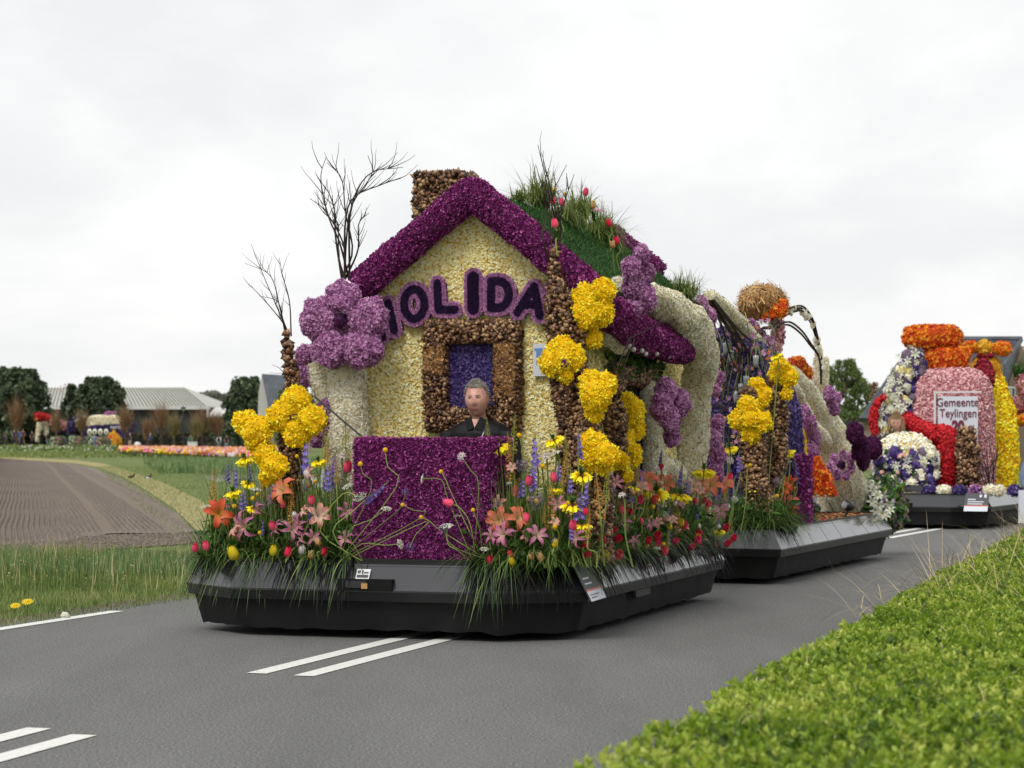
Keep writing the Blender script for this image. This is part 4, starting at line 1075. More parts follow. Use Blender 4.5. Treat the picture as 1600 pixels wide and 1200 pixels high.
giant(F2, 'plum', 'dark purple flower at the rear end of the trailer beside the white leg', [(1336, 677, 17), (1364, 700, 17), (1345, 706, 17), (1349, 722, 12), (1343, 690, 14)], x=1.35, group='dark purple flowers')

# ---------------------------------------------------------------- white limbs, bulb pillars, twigs
def limb(fr, name, label, cat, pts, mt='white_petal', un='white_under', tm=STAR, sz=.0175, dn=8600, x=None, y=None, lump=.2, group=None, ext=None, smooth=False, part='covering'):
    """pts: (px, py, radius px[, plane offset])"""
    P = []; Rr = []
    for q in pts:
        o = q[3] if len(q) > 3 else 0
        p = fr.hit(q[0], q[1], x=x-o) if x is not None else fr.hit(q[0], q[1], y=y+o)
        P.append(p); Rr.append(q[2]/fr.scale(p))
    if ext: P.append(np.array([P[-1][0], P[-1][1], ext])); Rr.append(Rr[-1])
    m_ = MB(); S = tube(P, Rr, 14, max(12, 6*len(P)), lump=lump, seed=pts[0][0])
    fuzz(m_, S, mt, sz, dn, tm, .45 if not smooth else .7, un, .35, smooth=smooth, var=.6 if smooth else .35)
    if mt == 'white_petal':
        Q, N = sample(S, 1500); kp = N[:, 1] < .3; Q, N = Q[kp], N[kp]; m_.inst(PIN, Q+N*.012, basis(N, .6), G.uniform(.007, .015, len(Q)), 'gap_speck')
    return single(name, m_, label, cat, fr, (P[-1][0], P[-1][1], min(p[2] for p in P)), group)
GW = 'white flower limbs on the floats'
limb(F1, 'white_flower_stem', 'thick white flower trunk at the left corner of the cottage', 'flower limb', [(548, 455, 20), (545, 520, 26), (542, 600, 31), (543, 660, 33), (543, 730, 34)], y=1.0, ext=.49, group=GW)
limb(F1, 'white_flower_stem', 'short white branch left of the thick white trunk', 'flower limb', [(490, 568, 12), (498, 590, 16), (512, 620, 17), (528, 660, 20)], y=1.02, group=GW)
limb(F1, 'white_flower_stem', 'big bent white arm reaching from the cottage roof to the bed beside it', 'flower limb', [(962, 448, 14, .05), (1010, 462, 21, -.05), (1050, 483, 25, -.12), (1084, 518, 30, -.12), (1096, 565, 26, -.06), (1088, 620, 23, .04), (1083, 680, 24, .1), (1078, 730, 28, .14), (1076, 775, 30, .16)], x=1.26, ext=.5, lump=.3, group=GW)
limb(F1, 'white_flower_stem', 'short white branch crossing in front of the foot of the big bent arm', 'flower limb', [(1030, 725, 16), (1050, 740, 20), (1072, 760, 18)], x=1.10, group=GW)
limb(F1, 'white_flower_stem', 'white stub behind the eave at the right end of the gable', 'flower limb', [(940, 520, 14), (958, 530, 13), (972, 545, 10)], x=1.22, group=GW)
limb(F1, 'white_flower_stem', 'greyish white slab behind the right lilac flower under the eave', 'flower limb', [(1012, 600, 12), (1018, 660, 16), (1020, 730, 20)], x=1.12, ext=.5, group=GW)
limb(F2, 'white_flower_stem', 'upper white branch sloping down towards the lilac flower on the trailer', 'flower limb', [(1108, 462, 9), (1130, 482, 12), (1160, 513, 13), (1188, 545, 12)], x=.7, group=GW)
limb(F2, 'white_flower_stem', 'thick white leg standing on the rear end of the trailer', 'flower limb', [(1236, 580, 10, .2), (1262, 620, 19, .15), (1290, 668, 25, .08), (1310, 715, 29), (1322, 760, 31), (1330, 785, 30)], x=.86, ext=.48, lump=.22, group=GW)
limb(F2, 'white_flower_stem', 'white branch meeting the thick leg from the left of the trailer', 'flower limb', [(1235, 598, 9), (1248, 630, 13), (1262, 665, 14), (1285, 690, 16)], x=.8, group=GW)
limb(F2, 'white_flower_stem', 'small white branch tip behind the right bulb pillar', 'flower limb', [(1226, 625, 7), (1236, 645, 8), (1240, 662, 6)], x=.7, group=GW)
limb(F2, 'white_flower_stem', 'thin white post carrying the twig arch on the trailer', 'flower limb', [(1283, 560, 11), (1282, 600, 11), (1285, 650, 12), (1290, 740, 12)], x=.6, ext=.49, group=GW)
GB = 'bulb-covered pillars on the floats'
bk = dict(mt='bulb_skin', un='bulb_under', tm=BULB, sz=.028, dn=4800, smooth=True, lump=.4, group=GB)
limb(F1, 'bulb_pillar', 'stout brown bulb pillar right of the gable, behind the yellow flowers', 'pillar', [(866, 385, 3), (870, 440, 10), (878, 470, 22), (885, 520, 27), (896, 600, 26), (906, 680, 29), (918, 760, 36)], y=.88, ext=.49, **bk)
limb(F1, 'bulb_pillar', 'slim brown bulb pillar between the two rightmost yellow flowers', 'pillar', [(962, 630, 6), (962, 660, 14), (962, 700, 15), (965, 770, 18)], x=1.18, ext=.49, **bk)
limb(F1, 'bulb_pillar', 'thin brown bulb stem with twigs at the left end of the float', 'pillar', [(447, 520, 3), (453, 560, 6), (457, 600, 8), (450, 650, 12), (455, 700, 15), (452, 760, 17)], y=.52, ext=.49, **bk)
bk.update(sz=.031, dn=3800)
limb(F2, 'bulb_pillar', 'left brown bulb pillar on the trailer, under the four-lobed yellow flower', 'pillar', [(1168, 610, 11), (1170, 650, 14), (1175, 700, 16), (1182, 750, 18), (1188, 800, 17)], y=.36, ext=.48, **bk)
limb(F2, 'bulb_pillar', 'right brown bulb pillar on the trailer, reaching the top yellow flower', 'pillar', [(1208, 585, 9), (1213, 620, 13), (1215, 680, 13), (1210, 730, 14), (1202, 775, 16)], y=.62, ext=.48, **bk)

def twigs(fr, label, base, tips, y=None, x=None, rad=.010, side=5, group='bare twig bundles on the floats', name='twig_bundle', bend=.12):
    """stems from base (px,py) towards each tip, with side shoots"""
    B0 = fr.hit(*base, y=y) if y is not None else fr.hit(*base, x=x)
    T_ = Thing(name, label, 'twigs', fr, B0, group)
    for tp in tips:
        pts = [fr.hit(*q, y=y) if y is not None else fr.hit(*q, x=x) for q in tp]
        pts = [B0+np.array([R.uniform(-.03, .03), R.uniform(-.03, .03), 0])]+[p+np.array([0, R.uniform(-bend, bend), 0]) for p in pts]
        m_ = MB(); Pp = smoothpath(pts, 14); Ln = np.linalg.norm(Pp[-1]-Pp[0])
        m_.add(*tube(Pp, np.linspace(rad, rad*.22, 15), 5, cap=False), 'twig', .5)
        for k in range(side):
            i = R.randrange(4, 13); d = unit(Pp[i+1]-Pp[i-1])+np.array([R.uniform(-.9, .9), R.uniform(-.6, .6), R.uniform(-.1, .5)])
            l = Ln*R.uniform(.12, .3); q = Pp[i]; sub = [q]
            for s in range(4): d = unit(d+np.array([R.uniform(-.25, .25), R.uniform(-.2, .2), .15])); q = q+d*l/4; sub.append(q)
            m_.add(*tube(sub, np.linspace(rad*.4, rad*.12, 5), 4, cap=False), 'twig', .5)
        T_.part('stem', m_)
    return T_
twigs(F1, 'tall bare twig bundle rising above the huge five-lobed lilac flower', (540, 438), [[(537, 380), (520, 340), (502, 280), (504, 243)], [(545, 380), (552, 320), (574, 270), (566, 240)], [(552, 330), (575, 272), (632, 262)], [(548, 350), (560, 310), (600, 290), (640, 278)], [(526, 370), (524, 330), (505, 300), (490, 275)], [(530, 400), (523, 350), (518, 345)], [(541, 390), (535, 330), (535, 280), (515, 255)], [(553, 390), (560, 350), (585, 335)], [(530, 380), (510, 330), (484, 310)]], y=.95, rad=0.0084, side=10)
twigs(F1, 'bare twigs on top of the thin left bulb stem', (449, 525), [[(436, 490), (425, 440), (400, 383)], [(440, 480), (420, 430), (378, 410)], [(430, 500), (410, 465), (385, 440)], [(444, 470), (437, 430), (428, 400)], [(440, 500), (428, 470), (402, 462)]], y=.52, rad=0.0056, side=7)
twigs(F1, 'bare twigs fixed to the upper end of the stout bulb pillar', (868, 420), [[(858, 370), (850, 300), (838, 225)], [(862, 350), (858, 300), (850, 240)], [(866, 360), (864, 310), (880, 255)], [(872, 380), (880, 330), (905, 275)], [(854, 370), (850, 330), (846, 262)], [(868, 360), (868, 320), (860, 285)]], y=.86, rad=0.0084, side=7)
twigs(F1, 'thin twigs in front of the brown pillar beside the topmost yellow flower', (890, 500), [[(880, 450), (870, 400)], [(886, 450), (882, 410)], [(893, 450), (892, 405)], [(888, 470), (895, 430)]], y=.84, rad=.006, side=1)
twigs(F1, 'small twig cluster with dark buds beside the thin left bulb stem', (455, 600), [[(445, 578), (428, 570)], [(448, 570), (437, 562)], [(446, 585), (430, 583)]], y=.5, rad=.004, side=1)
twigs(F1, 'drooping vine twigs below the plum eave', (985, 530), [[(965, 560), (962, 600)], [(972, 570), (965, 640)], [(1000, 520), (1030, 505)]], x=1.45, rad=.006, side=3)
# twig arch with pale cocoons on the trailer
Tt = Thing('twig_arch', 'arch of bound twigs with pale wrappings over the rear of the trailer', 'arch', F2, F2.hit(1283, 560, x=.6))
for k, (dx, dy, off) in enumerate(((0, 0, 0), (2, 4, .05), (-3, 2, -.05), (1, -3, .1), (-14, 20, .12), (-16, 24, .02))):
    pts = [(1206+dx, 506+dy*.3), (1225+dx, 489+dy), (1250+dx*1.2, 481+dy*1.1), (1266+dx, 496+dy), (1275+dx*.7, 520+dy*.7), (1283+dx*.2, 560), (1283, 600)]
    m_ = MB(); m_.add(*tube([F2.hit(*p, x=.6+off*.4) for p in pts], .011, 6, 24), 'twig', .5, True); Tt.part('twig', m_)
m_ = MB()
for k in range(60):
    u = R.random(); pts = smoothpath([F2.hit(1225, 489, x=.62), F2.hit(1250, 483, x=.62), F2.hit(1266, 500, x=.62), F2.hit(1275, 525, x=.62), F2.hit(1283, 580, x=.62)], 30)
    i = R.choice([3, 4, 10, 11, 12, 13, 18, 19, 24, 25, 26, 27, 28, 29]); m_.add(*ellipsoid(pts[i]+np.array([R.uniform(-.03, .03), R.uniform(-.03, .03), R.uniform(-.03, .03)]), (.022, .022, .035), 6, 5), 'white_petal', R.random())
Tt.part('wrapping', m_, stuff=True)

# ---------------------------------------------------------------- tufts on the roof
def tuft(fr, label, p, r, n, L, mt='lime_grass', up=1.0, group='grass tufts on the cottage roof', nm='grass_tuft'):
    m_ = MB(); P = np.tile(p, (n, 1))+G.normal(0, r*.35, (n, 3))*[1, 1, .3]
    blades(m_, P, G.uniform(0, 2*pi, n), L*G.uniform(.5, 1.2, n), G.uniform(.4, 1.5, n)*up, G.uniform(.2, 1.1, n), .007, mt, 5)
    fuzz(m_, ellipsoid(p-[0, 0, .03], r*.5, 8, 6), 'leaf_green', .05, 900, QUADLEAF, .9, 'roof_turf_under')
    return single(nm, m_, label, 'grass tuft', fr, p, group)
def on_roof(px, py, up=.03):
    """point of the right roof slope behind a pixel"""
    a = F1.loc((0, 0, EYE)); d = F1.loc(((px-800)/FOC, 1, EYE+(HOR-py)/FOC))-a
    nrm = np.cross(rf-apex, [0, 1, 0]); nrm = nrm/np.linalg.norm(nrm)*(1 if nrm[2] > 0 else 1); nrm = nrm if nrm[2] > 0 else -nrm
    t = ((apex+nrm*up-a)@nrm)/(d@nrm); return a+d*t
for px, py, r, n, L, lab in [(845, 318, .13, 650, .42, 'pale green grass tuft highest on the roof beside the twigs'), (905, 335, .13, 600, .36, 'grass tuft in the middle of the roof with a pink tulip above'), (938, 372, .15, 800, .40, 'drooping grass tuft on the lower roof'), (812, 312, .06, 160, .18, 'small grass tuft next to the gable moulding near the ridge'), (880, 345, .10, 400, .28, 'low dark grass tuft between the two upper ones')]:
    p = on_roof(px, py); 
    if not (0 < p[1] < 6): p = F1.hit(px, py, y=2.4)
    tuft(F1, lab, p, r, n, L)
tuft(F1, 'grass tuft behind the lilac flower, above the upper white branch', F1.hit(1068, 462, x=1.1), .14, 600, .32)
tuft(F1, 'little grass sprig at the left foot of the plum gable', F1.hit(566, 432, y=1.5), .05, 90, .16)
tuft(F2, 'dry leafy sprigs bundled under the upper white branch of the trailer', F2.hit(1170, 545, x=.6), .14, 300, .5, 'bed_grass', -.2, 'sprigs on the trailer')

twigs(F2, 'long dark stems bound along the upper white branch of the trailer', (1112, 470), [[(1140, 515), (1176, 560), (1200, 610)], [(1150, 520), (1180, 570), (1196, 640)], [(1130, 520), (1146, 560), (1160, 590)], [(1160, 520), (1190, 545), (1210, 560)], [(1120, 540), (1128, 600), (1124, 655)], [(1150, 540), (1150, 590), (1136, 640)]], x=.85, rad=.014, side=6)
for k, (px, py) in enumerate([(1134, 536), (1142, 548), (1166, 588), (1158, 600), (1150, 612), (1181, 556)]):
    c = F2.hit(px, py, y=.9); m_ = MB(); m_.add(*tube([c, c-[0, 0, .10]], [.030, .022], 10, 3), 'lamp_glass', .5, True); m_.add(*tube([c, c+[0, 0, .08]], .006, 4), 'stem_green')
    single('glass_vial', m_, 'small glass vial under the upper white branch, %s' % ['top left one', 'second from top', 'the right one of the lower three', 'the middle of the lower three', 'lowest left one', 'the one beside the branch end'][k], 'vial', F2, c, 'glass vials on the trailer')
# ---------------------------------------------------------------- trailer body
Bd = Thing('flower_wall', 'tall blue-violet flower wall at the front of the trailer', 'wall', F2, (.1, 1.2, .48))
pts = [F2.hit(px, py, y=1.15)[[0, 2]] for px, py in [(1085, 790), (1098, 560), (1125, 510), (1160, 528), (1195, 565), (1222, 640), (1232, 790)]]
m_ = MB(); fuzz(m_, prism([tuple(p) for p in pts], 1.15, 1.9), 'violet_petal', .03, 2600, STAR, .7, 'violet_under'); Bd.part('front_face', m_)
m_ = MB(); a, b = F2.hit(1240, 800, y=1.12), F2.hit(1264, 712, y=1.12)
fuzz(m_, box(a[0], b[0], 1.155, 1.26, .52, b[2]), 'plum_petal', .03, 2400, STAR, .7, 'plum_under'); Bd.part('corner_strip', m_, label='plum strip at the right corner')
Od = Thing('orange_flower_screen', 'orange and red flower screen between the plum strip and the thick white leg', 'flower screen', F2, F2.hit(1285, 770, y=1.75))
m_ = MB(); a, b = F2.hit(1271, 772, y=1.75), F2.hit(1306, 716, y=1.75)
q3 = [tuple(F2.hit(px, py, y=1.75)[[0, 2]]) for px, py in [(1268, 773), (1303, 773), (1294, 745), (1276, 716), (1268, 716)]]
fuzz(m_, prism(q3, 1.75, 1.85), 'orange_petal', .04, 1900, STAR, .7, 'orange_petal'); Od.part('blossoms', m_)
#m_ = MB(); m_.add(*box(a[0]-.02, b[0]+.02, 1.74, 1.85, .482, a[2]-.003), 'dark_inside'); Od.part('base', m_)
limb(F2, 'orange_flower_roll', 'orange flower roll showing behind the top of the thick white leg', 'flower roll', [(1238, 566, 6), (1250, 570, 9), (1260, 585, 8), (1264, 598, 4)], x=.5, mt='orange_petal', un='orange_petal', sz=.045, dn=1500, lump=.1)
m_ = MB(); q4 = np.array([F2.hit(R.uniform(1120, 1212), R.uniform(500, 720), y=1.12) for _ in range(420)]); q4 = q4[q4[:, 2] < (1.0+1.6)]
blades(m_, q4, G.uniform(0, 2*pi, len(q4)), G.uniform(.1, .35, len(q4)), G.uniform(-1.5, 1.3, len(q4)), .4, .008, 'lime_grass', 4)
m_.inst(STAR, q4[::5]-[0, .05, 0], basis(np.tile([0, -1., .2], (len(q4[::5]), 1)), .5), .05, 'lilac_petal'); m_.inst(STAR, q4[::9]-[0, .06, 0], basis(np.tile([0, -1., .2], (len(q4[::9]), 1)), .5), .045, 'tulip_peach')
single('trailing_sprigs', m_, 'thin green sprigs and tiny blossoms trailing over the blue-violet wall', 'sprigs', F2, F2.hit(1160, 600, y=1.12), kind='stuff')
# straw-hatted figure
Sf = Thing('straw_hat_figure', 'round straw hat with orange flower band on a pale flower neck above the trailer', 'figure', F2, F2.hit(1215, 560, y=3.2))
c = F2.hit(1192, 473, y=3.2); s = F2.scale(c)
m_ = MB(); S = ellipsoid(c, (34/s, .32, 24/s), 20, 14, .1); m_.add(S[0], S[1], 'coir'); P, N = sample(S, 0, 1600)
T3 = (np.array([[-.5, -.02, 0], [-.5, .02, 0], [0, .02, .1], [0, -.02, .1], [.5, .02, 0], [.5, -.02, 0]]), [np.array([[0, 3, 2, 1], [3, 5, 4, 2]])])
m_.inst(T3, P, basis(N, .12), G.uniform(.12, .3, len(P)), 'straw'); Sf.part('straw_hat', m_)
m_ = MB(); a = [F2.hit(*p, y=3.0) for p in [(1196, 492), (1210, 490), (1221, 482), (1225, 472)]]
fuzz(m_, tube(a, [8/s, 10/s, 10/s, 7/s], 10, 10), 'orange_petal', .05, 1500, STAR, .7, 'orange_petal'); Sf.part('flower_band', m_)
m_ = MB(); a = [F2.hit(*p, y=3.2) for p in [(1212, 496), (1216, 520), (1214, 550), (1208, 580)]]
fuzz(m_, tube(a, [10/s, 9/s, 7/s, 12/s], 10, 12), 'pink_petal', .035, 1800, FLAKE, .4, 'pink_petal'); Sf.part('neck', m_)
m_ = MB(); a = [F2.hit(*p, y=3.1) for p in [(1150, 490), (1165, 500), (1180, 520)]]
fuzz(m_, tube(a, 9/s, 10, 8), 'pink_petal', .04, 1500, FLAKE, .5, 'coir'); Sf.part('shoulder', m_)
# wood chips
m_ = MB()
P = np.c_[G.uniform(-1.2, 1.24, 5200), G.uniform(.17, 4.7, 5200), np.full(5200, .478)]; m_.inst(FLAKE, P, basis(np.tile([0, 0, 1.], (5200, 1)), .5), G.uniform(.03, .06, 5200), 'wood_chip')
m_.add([(-1.24, .165, .474), (1.25, .165, .474), (1.25, 4.72, .474), (-1.24, 4.72, .474)], [[0, 1, 2, 3]], 'wood_chip', .4)
single('wood_chips', m_, 'orange-brown wood chips covering the deck of the trailer', 'wood chips', F2, (0, 2, .48), kind='stuff')
m_ = MB()
P = np.c_[G.uniform(-1.1, 1.23, 3000), G.uniform(.55, 4.2, 3000), np.full(3000, .475)]; m_.inst(FLAKE, P, basis(np.tile([0, 0, 1.], (3000, 1)), .5), G.uniform(.025, .05, 3000), 'wood_chip')
single('wood_chips', m_, 'wood chips between the flower beds on the front float', 'wood chips', F1, (0, 2, .48), kind='stuff')
# spotlights
for px, py, lab, tx in [(1268, 793, 'black spotlight left of the white leg on the trailer edge', -1), (1321, 790, 'black spotlight in front of the foot of the white leg', -1)]:
    c = F2.hit(px, py, x=1.2); s = 1/F2.scale(c)
    T_ = Thing('spotlight', lab, 'spotlight', F2, (c[0], c[1], .48), 'spotlights on the trailer edge')
    d = unit(np.array([-.6, -.75, .12])); bk_ = c-d*8*s*-1
    m_ = MB(); m_.add(*tube([c+d*.0, c-d*5*s, c-d*13*s, c-d*17*s], [8*s, 8.4*s, 7*s, 3*s], 14), 'lamp_black', .5, True); T_.part('housing', m_)
    m_ = MB(); m_.add(*ellipsoid(c+d*.006, 6.8*s, 14, 8), 'lamp_glass', .5, True); 
    V = ellipsoid((0, 0, 0), (6.6*s, 6.6*s, 2*s), 14, 8); m_ = MB(); m_.add(V[0]@rotm(d).T+c+d*2.2*s, V[1], 'lamp_glass', .5, True); T_.part('lens', m_)
    m_ = MB(); m_.add(*tube([(c[0]-.02, c[1]+.03, .48), c-d*6*s-[0, 0, 6*s]], .012, 6), 'lamp_black'); m_.add(*tube([(c[0]-.06, c[1], .483), (c[0]+.03, c[1]+.06, .483)], .015, 6), 'lamp_black'); T_.part('stand', m_)

# ---------------------------------------------------------------- far right float
def pt3(px, py, y): return F3.hit(px, py, y=y)
def lathe(fr, name, T_, cx, prof, y, mt, un, sz, dn, tm=FLAKE, ry=1.0, lump=.05, label=None, tilt=.6):
    """prof: (row py, half-width px) down the silhouette, round about the column cx"""
    rings = []
    for k, (py, hw) in enumerate(prof):
        c = fr.hit(cx if np.isscalar(cx) else cx[k], py, y=y); r = hw/fr.scale(c)
        rings.append(np.array([[c[0]+r*cos(a), c[1]+r*ry*sin(a), c[2]] for a in np.arange(20)*2*pi/20]))
    # finer rings
    A = np.array(rings); B = []
    for u in np.linspace(0, len(A)-1, 4*len(A)):
        i = min(int(u), len(A)-2); t = u-i; B.append(A[i]*(1-t)+A[i+1]*t)
    for k, b in enumerate(B):
        c = b.mean(0)
        for j in range(len(b)): b[j] = c+(b[j]-c)*(1+lump*mnoise.noise(Vector(b[j]*2.5)))
    m_ = MB(); S = loft(B); fuzz(m_, S, mt, sz, dn, tm, tilt, un, .3); return T_.part(name, m_, label=label)
Bo = Thing('flower_bottle', 'huge pink flower bottle with orange marigold stopper and a town sign', 'bottle', F3, pt3(1485, 775, 1.9))
lathe(F3, 'bottle_body', Bo, 1483, [(576, 32), (580, 48), (592, 60), (610, 66), (650, 70), (700, 71), (772, 71)], 1.9, 'pink_petal', 'pink_petal', .034, 2200, ry=.85, tilt=.4)
lathe(F3, 'bottle_neck', Bo, 1475, [(541, 22), (548, 38), (560, 40), (575, 36), (578, 30)], 1.9, 'orange_petal', 'orange_petal', .055, 1100, STAR, ry=.8)
lathe(F3, 'stopper', Bo, 1457, [(510, 30), (514, 43), (525, 47), (537, 45), (544, 34), (548, 16), (553, 14)], 1.9, 'orange_petal', 'orange_petal', .055, 1100, STAR, ry=.8)
a, b = pt3(1465, 700, 1.24), pt3(1527, 619, 1.24)
o_ = plate(Bo, 'town_sign', (a[0], 1.27, a[2]), (b[0], 1.27, a[2]), (b[0], 1.27, b[2]), (a[0], 1.27, b[2]), 'sign_white')
m_ = MB(); w = .03
for X0, X1, Z0, Z1 in ((a[0]-.06, a[0]-.03, a[2], b[2]+.05), (a[0]-.06, b[0]+.06, b[2]+.05, b[2]+.075)): m_.add(*box(X0, X1, 1.25, 1.27, Z0, Z1), 'white_trim')
Bo.part('sign_frame', m_)
for txt, px, py, hpx, mt_, bold in (('Gemeente', 1496, 629, 16.5, 'wine_print', 0), ('Teylingen', 1497, 646, 16.5, 'wine_print', 0), ('20', 1497, 667, 21, 'wine_print', .012)):
    c = pt3(px, py, 1.255); s = hpx/F3.scale(c)*1.15; V, F = text_mesh(txt, s, mt_, bold)
    wpx = (V[:, 0].max()-V[:, 0].min())*F3.scale(c); k = (66 if txt == 'Gemeente' else 58 if txt == 'Teylingen' else 20)/wpx
    m_ = MB(); m_.add(np.array([(c[0]+v[0]*k, c[1]-v[2], c[2]+v[1]) for v in V]), F, mt_); Bo.part('lettering', m_, o_)
Bo2 = Thing('flower_bottle', 'yellow flower bottle with crimson neck and a three-ball orange top', 'bottle', F3, pt3(1560, 775, 2.8))
lathe(F3, 'bottle_body', Bo2, [1545, 1545, 1545, 1545, 1545, 1545], [(590, 22), (612, 30), (640, 40), (680, 45), (720, 46), (765, 42)], 2.8, 'yellow_petal', 'gold_petal', .045, 1300, ry=.7)
lathe(F3, 'bottle_neck', Bo2, 1541, [(560, 18), (572, 23), (600, 23), (625, 22)], 2.8, 'gold_petal', 'gold_petal', .045, 1300, STAR, ry=.8)
m_ = MB(); c = pt3(1537, 590, 2.28); s = F3.scale(c); fuzz(m_, ellipsoid(c, (17/s, .1, 30/s), 14, 10), 'crimson_petal', .04, 1600, FLAKE, .5, 'crimson_petal'); Bo2.part('neck_medallion', m_)
m_ = MB(); c = pt3(1540, 556, 2.7); s = F3.scale(c); fuzz(m_, ellipsoid(c, (13/s, 9/s, 7/s), 14, 8), 'crimson_petal', .04, 1600, FLAKE, .5, 'crimson_petal'); Bo2.part('collar', m_)
for px, py, rx, ry in ((1516, 543, 14, 10), (1539, 544, 13, 12), (1566, 545, 15, 11)):
    m_ = MB(); c = pt3(px, py, 2.7); s = F3.scale(c); fuzz(m_, ellipsoid(c, (rx/s, ry/s, ry/s), 14, 10, .1), 'gold_petal' if px == 1539 else 'orange_petal', .045, 1500, STAR, .6, 'gold_petal'); Bo2.part('top_ball', m_)
Ar = limb(F3, 'red_flower_roll', 'bent red flower arm in front of the pink bottle', 'arm', [(1414, 650, 9), (1435, 668, 13), (1458, 678, 14), (1480, 684, 17), (1483, 710, 19), (1480, 740, 16), (1474, 768, 13)], y=1.15, mt='red_petal', un='red_petal', tm=FLAKE, sz=.04, dn=1700, lump=.1)
limb(F3, 'bulb_pillar', 'low brown bulb pillar right of the red arm on the distant float', 'pillar', [(1510, 672, 10), (1512, 700, 14), (1513, 735, 15), (1512, 768, 14)], y=1.0, mt='bulb_skin', un='bulb_under', tm=BULB, sz=.05, dn=1300, smooth=True, lump=.25, group=GB)
twigs(F3, 'tangled bare twigs right of the low bulb pillar on the distant float', (1545, 770), [[(1530, 720), (1520, 680)], [(1545, 720), (1540, 676)], [(1555, 720), (1560, 680)], [(1538, 730), (1500, 682)], [(1550, 730), (1570, 700)], [(1535, 740), (1515, 700)], [(1552, 740), (1548, 690)], [(1540, 740), (1530, 690)]], y=1.0, rad=.010, side=9)
limb(F3, 'red_flower_roll', 'red curved flower strip at the left edge of the blue and white flower arch', 'arm', [(1382, 620, 4), (1370, 632, 5), (1365, 655, 6), (1368, 680, 5)], y=1.3, mt='red_petal', un='red_petal', tm=FLAKE, sz=.04, dn=1700, lump=.1)
# mixed arch and dome
def lilies(T_, S, n, size):
    m_ = MB(); P, N = sample(S, 0, n); LT = rosette(6, [(.02, 0), (.35, .3), (.8, .42), (1.2, .3)], [.1, .34, .42, .05], .1)
    k = N[:, 1] < .3; P, N = P[k], N[k]; m_.inst(LT, P+N*.06, basis(N, .5), size*G.uniform(.7, 1.2, len(P)), 'lily_white'); T_.part('lilies', m_, stuff=True)
def mixed(T_, part, S, kinds, n, label=None):
    m_ = MB(); m_.add(S[0], S[1], 'violet_under'); P, N = sample(S, 0, n)
    for p, nn in zip(P, N):
        mt_, r = R.choice(kinds)
        E_ = ellipsoid(p, r, 8, 6, .3, seed=R.randrange(99)); m_.add(E_[0], E_[1], mt_, .3)
        Q, NN = sample(E_, 0, 34); m_.inst(PIN if mt_ != 'white_petal' else CURL, Q, basis(NN, .8), r*.5, mt_)
    return T_.part(part, m_, label=label)
Dm = Thing('flower_dome', 'cream flower dome with blue and violet skirt in front of the blonde woman', 'dome', F3, pt3(1415, 765, .6))
lathe(F3, 'dome_cap', Dm, 1415, [(677, 10), (681, 26), (690, 38), (702, 45), (716, 47)], .85, 'white_petal', 'cream_petal', .045, 1600, FLAKE, ry=.55)
rr = [np.array([[c[0]+r*cos(a), .85+r*.55*sin(a), c[2]] for a in np.arange(20)*2*pi/20]) for c, r in [(pt3(1415, py, .85), hw/F3.scale(pt3(1415, py, .85))) for py, hw in ((705, 44), (725, 47), (745, 46), (760, 38))]]
mixed(Dm, 'dome_skirt', loft(rr), [('violet_petal', .08), ('violet_petal', .07), ('white_petal', .08), ('umbel_white', .06), ('allium_grey', .06), ('allium_grey', .07), ('glad_blue', .04), ('leaf_green', .05)], 260)
lilies(Dm, loft([r_*1.0 for r_ in rr[:3]]), 50, .055)
Am = Thing('flower_arch', 'arch of white lilies with blue and violet blossoms behind the blonde woman', 'arch', F3, pt3(1390, 760, 1.5))
P = [pt3(px, py, 1.6) for px, py in ((1427, 552), (1418, 580), (1409, 612), (1402, 640), (1396, 668), (1388, 700))]
mixed(Am, 'arch_blossoms', tube(P, [.09, .13, .16, .18, .19, .18], 10, 16), [('white_petal', .07), ('umbel_white', .06), ('umbel_white', .08), ('allium_grey', .08), ('allium_grey', .06), ('glad_blue', .05), ('cream_petal', .07), ('spring_leaf', .05), ('violet_petal', .05)], 330)
lilies(Am, tube(P, [.12, .16, .19, .21, .22, .21], 10, 16), 150, .06)
P = [pt3(px, py, 1.62) for px, py in ((1430, 550), (1428, 600), (1424, 640), (1418, 680))]
mixed(Am, 'arch_inner_blossoms', tube(P, [.12, .14, .12, .1], 10, 12), [('violet_petal', .07), ('violet_petal', .06), ('allium_grey', .07), ('white_petal', .05)], 110)
for k, (px, kind) in enumerate([(1392, 'violet_petal'), (1427, 'white_petal'), (1452, 'violet_petal'), (1475, 'white_petal'), (1499, 'violet_petal'), (1525, 'lilac_petal'), (1560, 'white_petal'), (1585, 'violet_petal'), (1546, 'white_petal')]):
    c = pt3(px, 767, .45); r = 12/F3.scale(c); m_ = MB(); fuzz(m_, ellipsoid(c, (r, r*.8, r*.7), 14, 8), kind, .04, 1800, STAR, .7, 'violet_under' if kind != 'white_petal' else 'white_under')
    single('flower_cushion', m_, ('%s flower cushion on the distant float, ' % {'violet_petal': 'violet', 'white_petal': 'white', 'lilac_petal': 'lilac'}[kind])+['leftmost beside the number plate', 'under the dome', 'between two white ones under the red arm', 'under the foot of the red arm', 'in front of the low bulb pillar', 'in front of the twig tangle', 'under the yellow bottle', 'rightmost at the picture edge', 'smallest, left of the yellow bottle'][k], 'flower cushion', F3, c, 'flower cushions along the deck')
limb(F3, 'pink_flower_roll', 'pinkish flower arm at the right picture edge above an orange roll', 'arm', [(1570, 640, 12), (1590, 633, 13), (1615, 632, 14), (1640, 640, 15)], y=3.4, mt='pink_petal', un='pink_petal', tm=FLAKE, sz=.04, dn=1200, lump=.1)
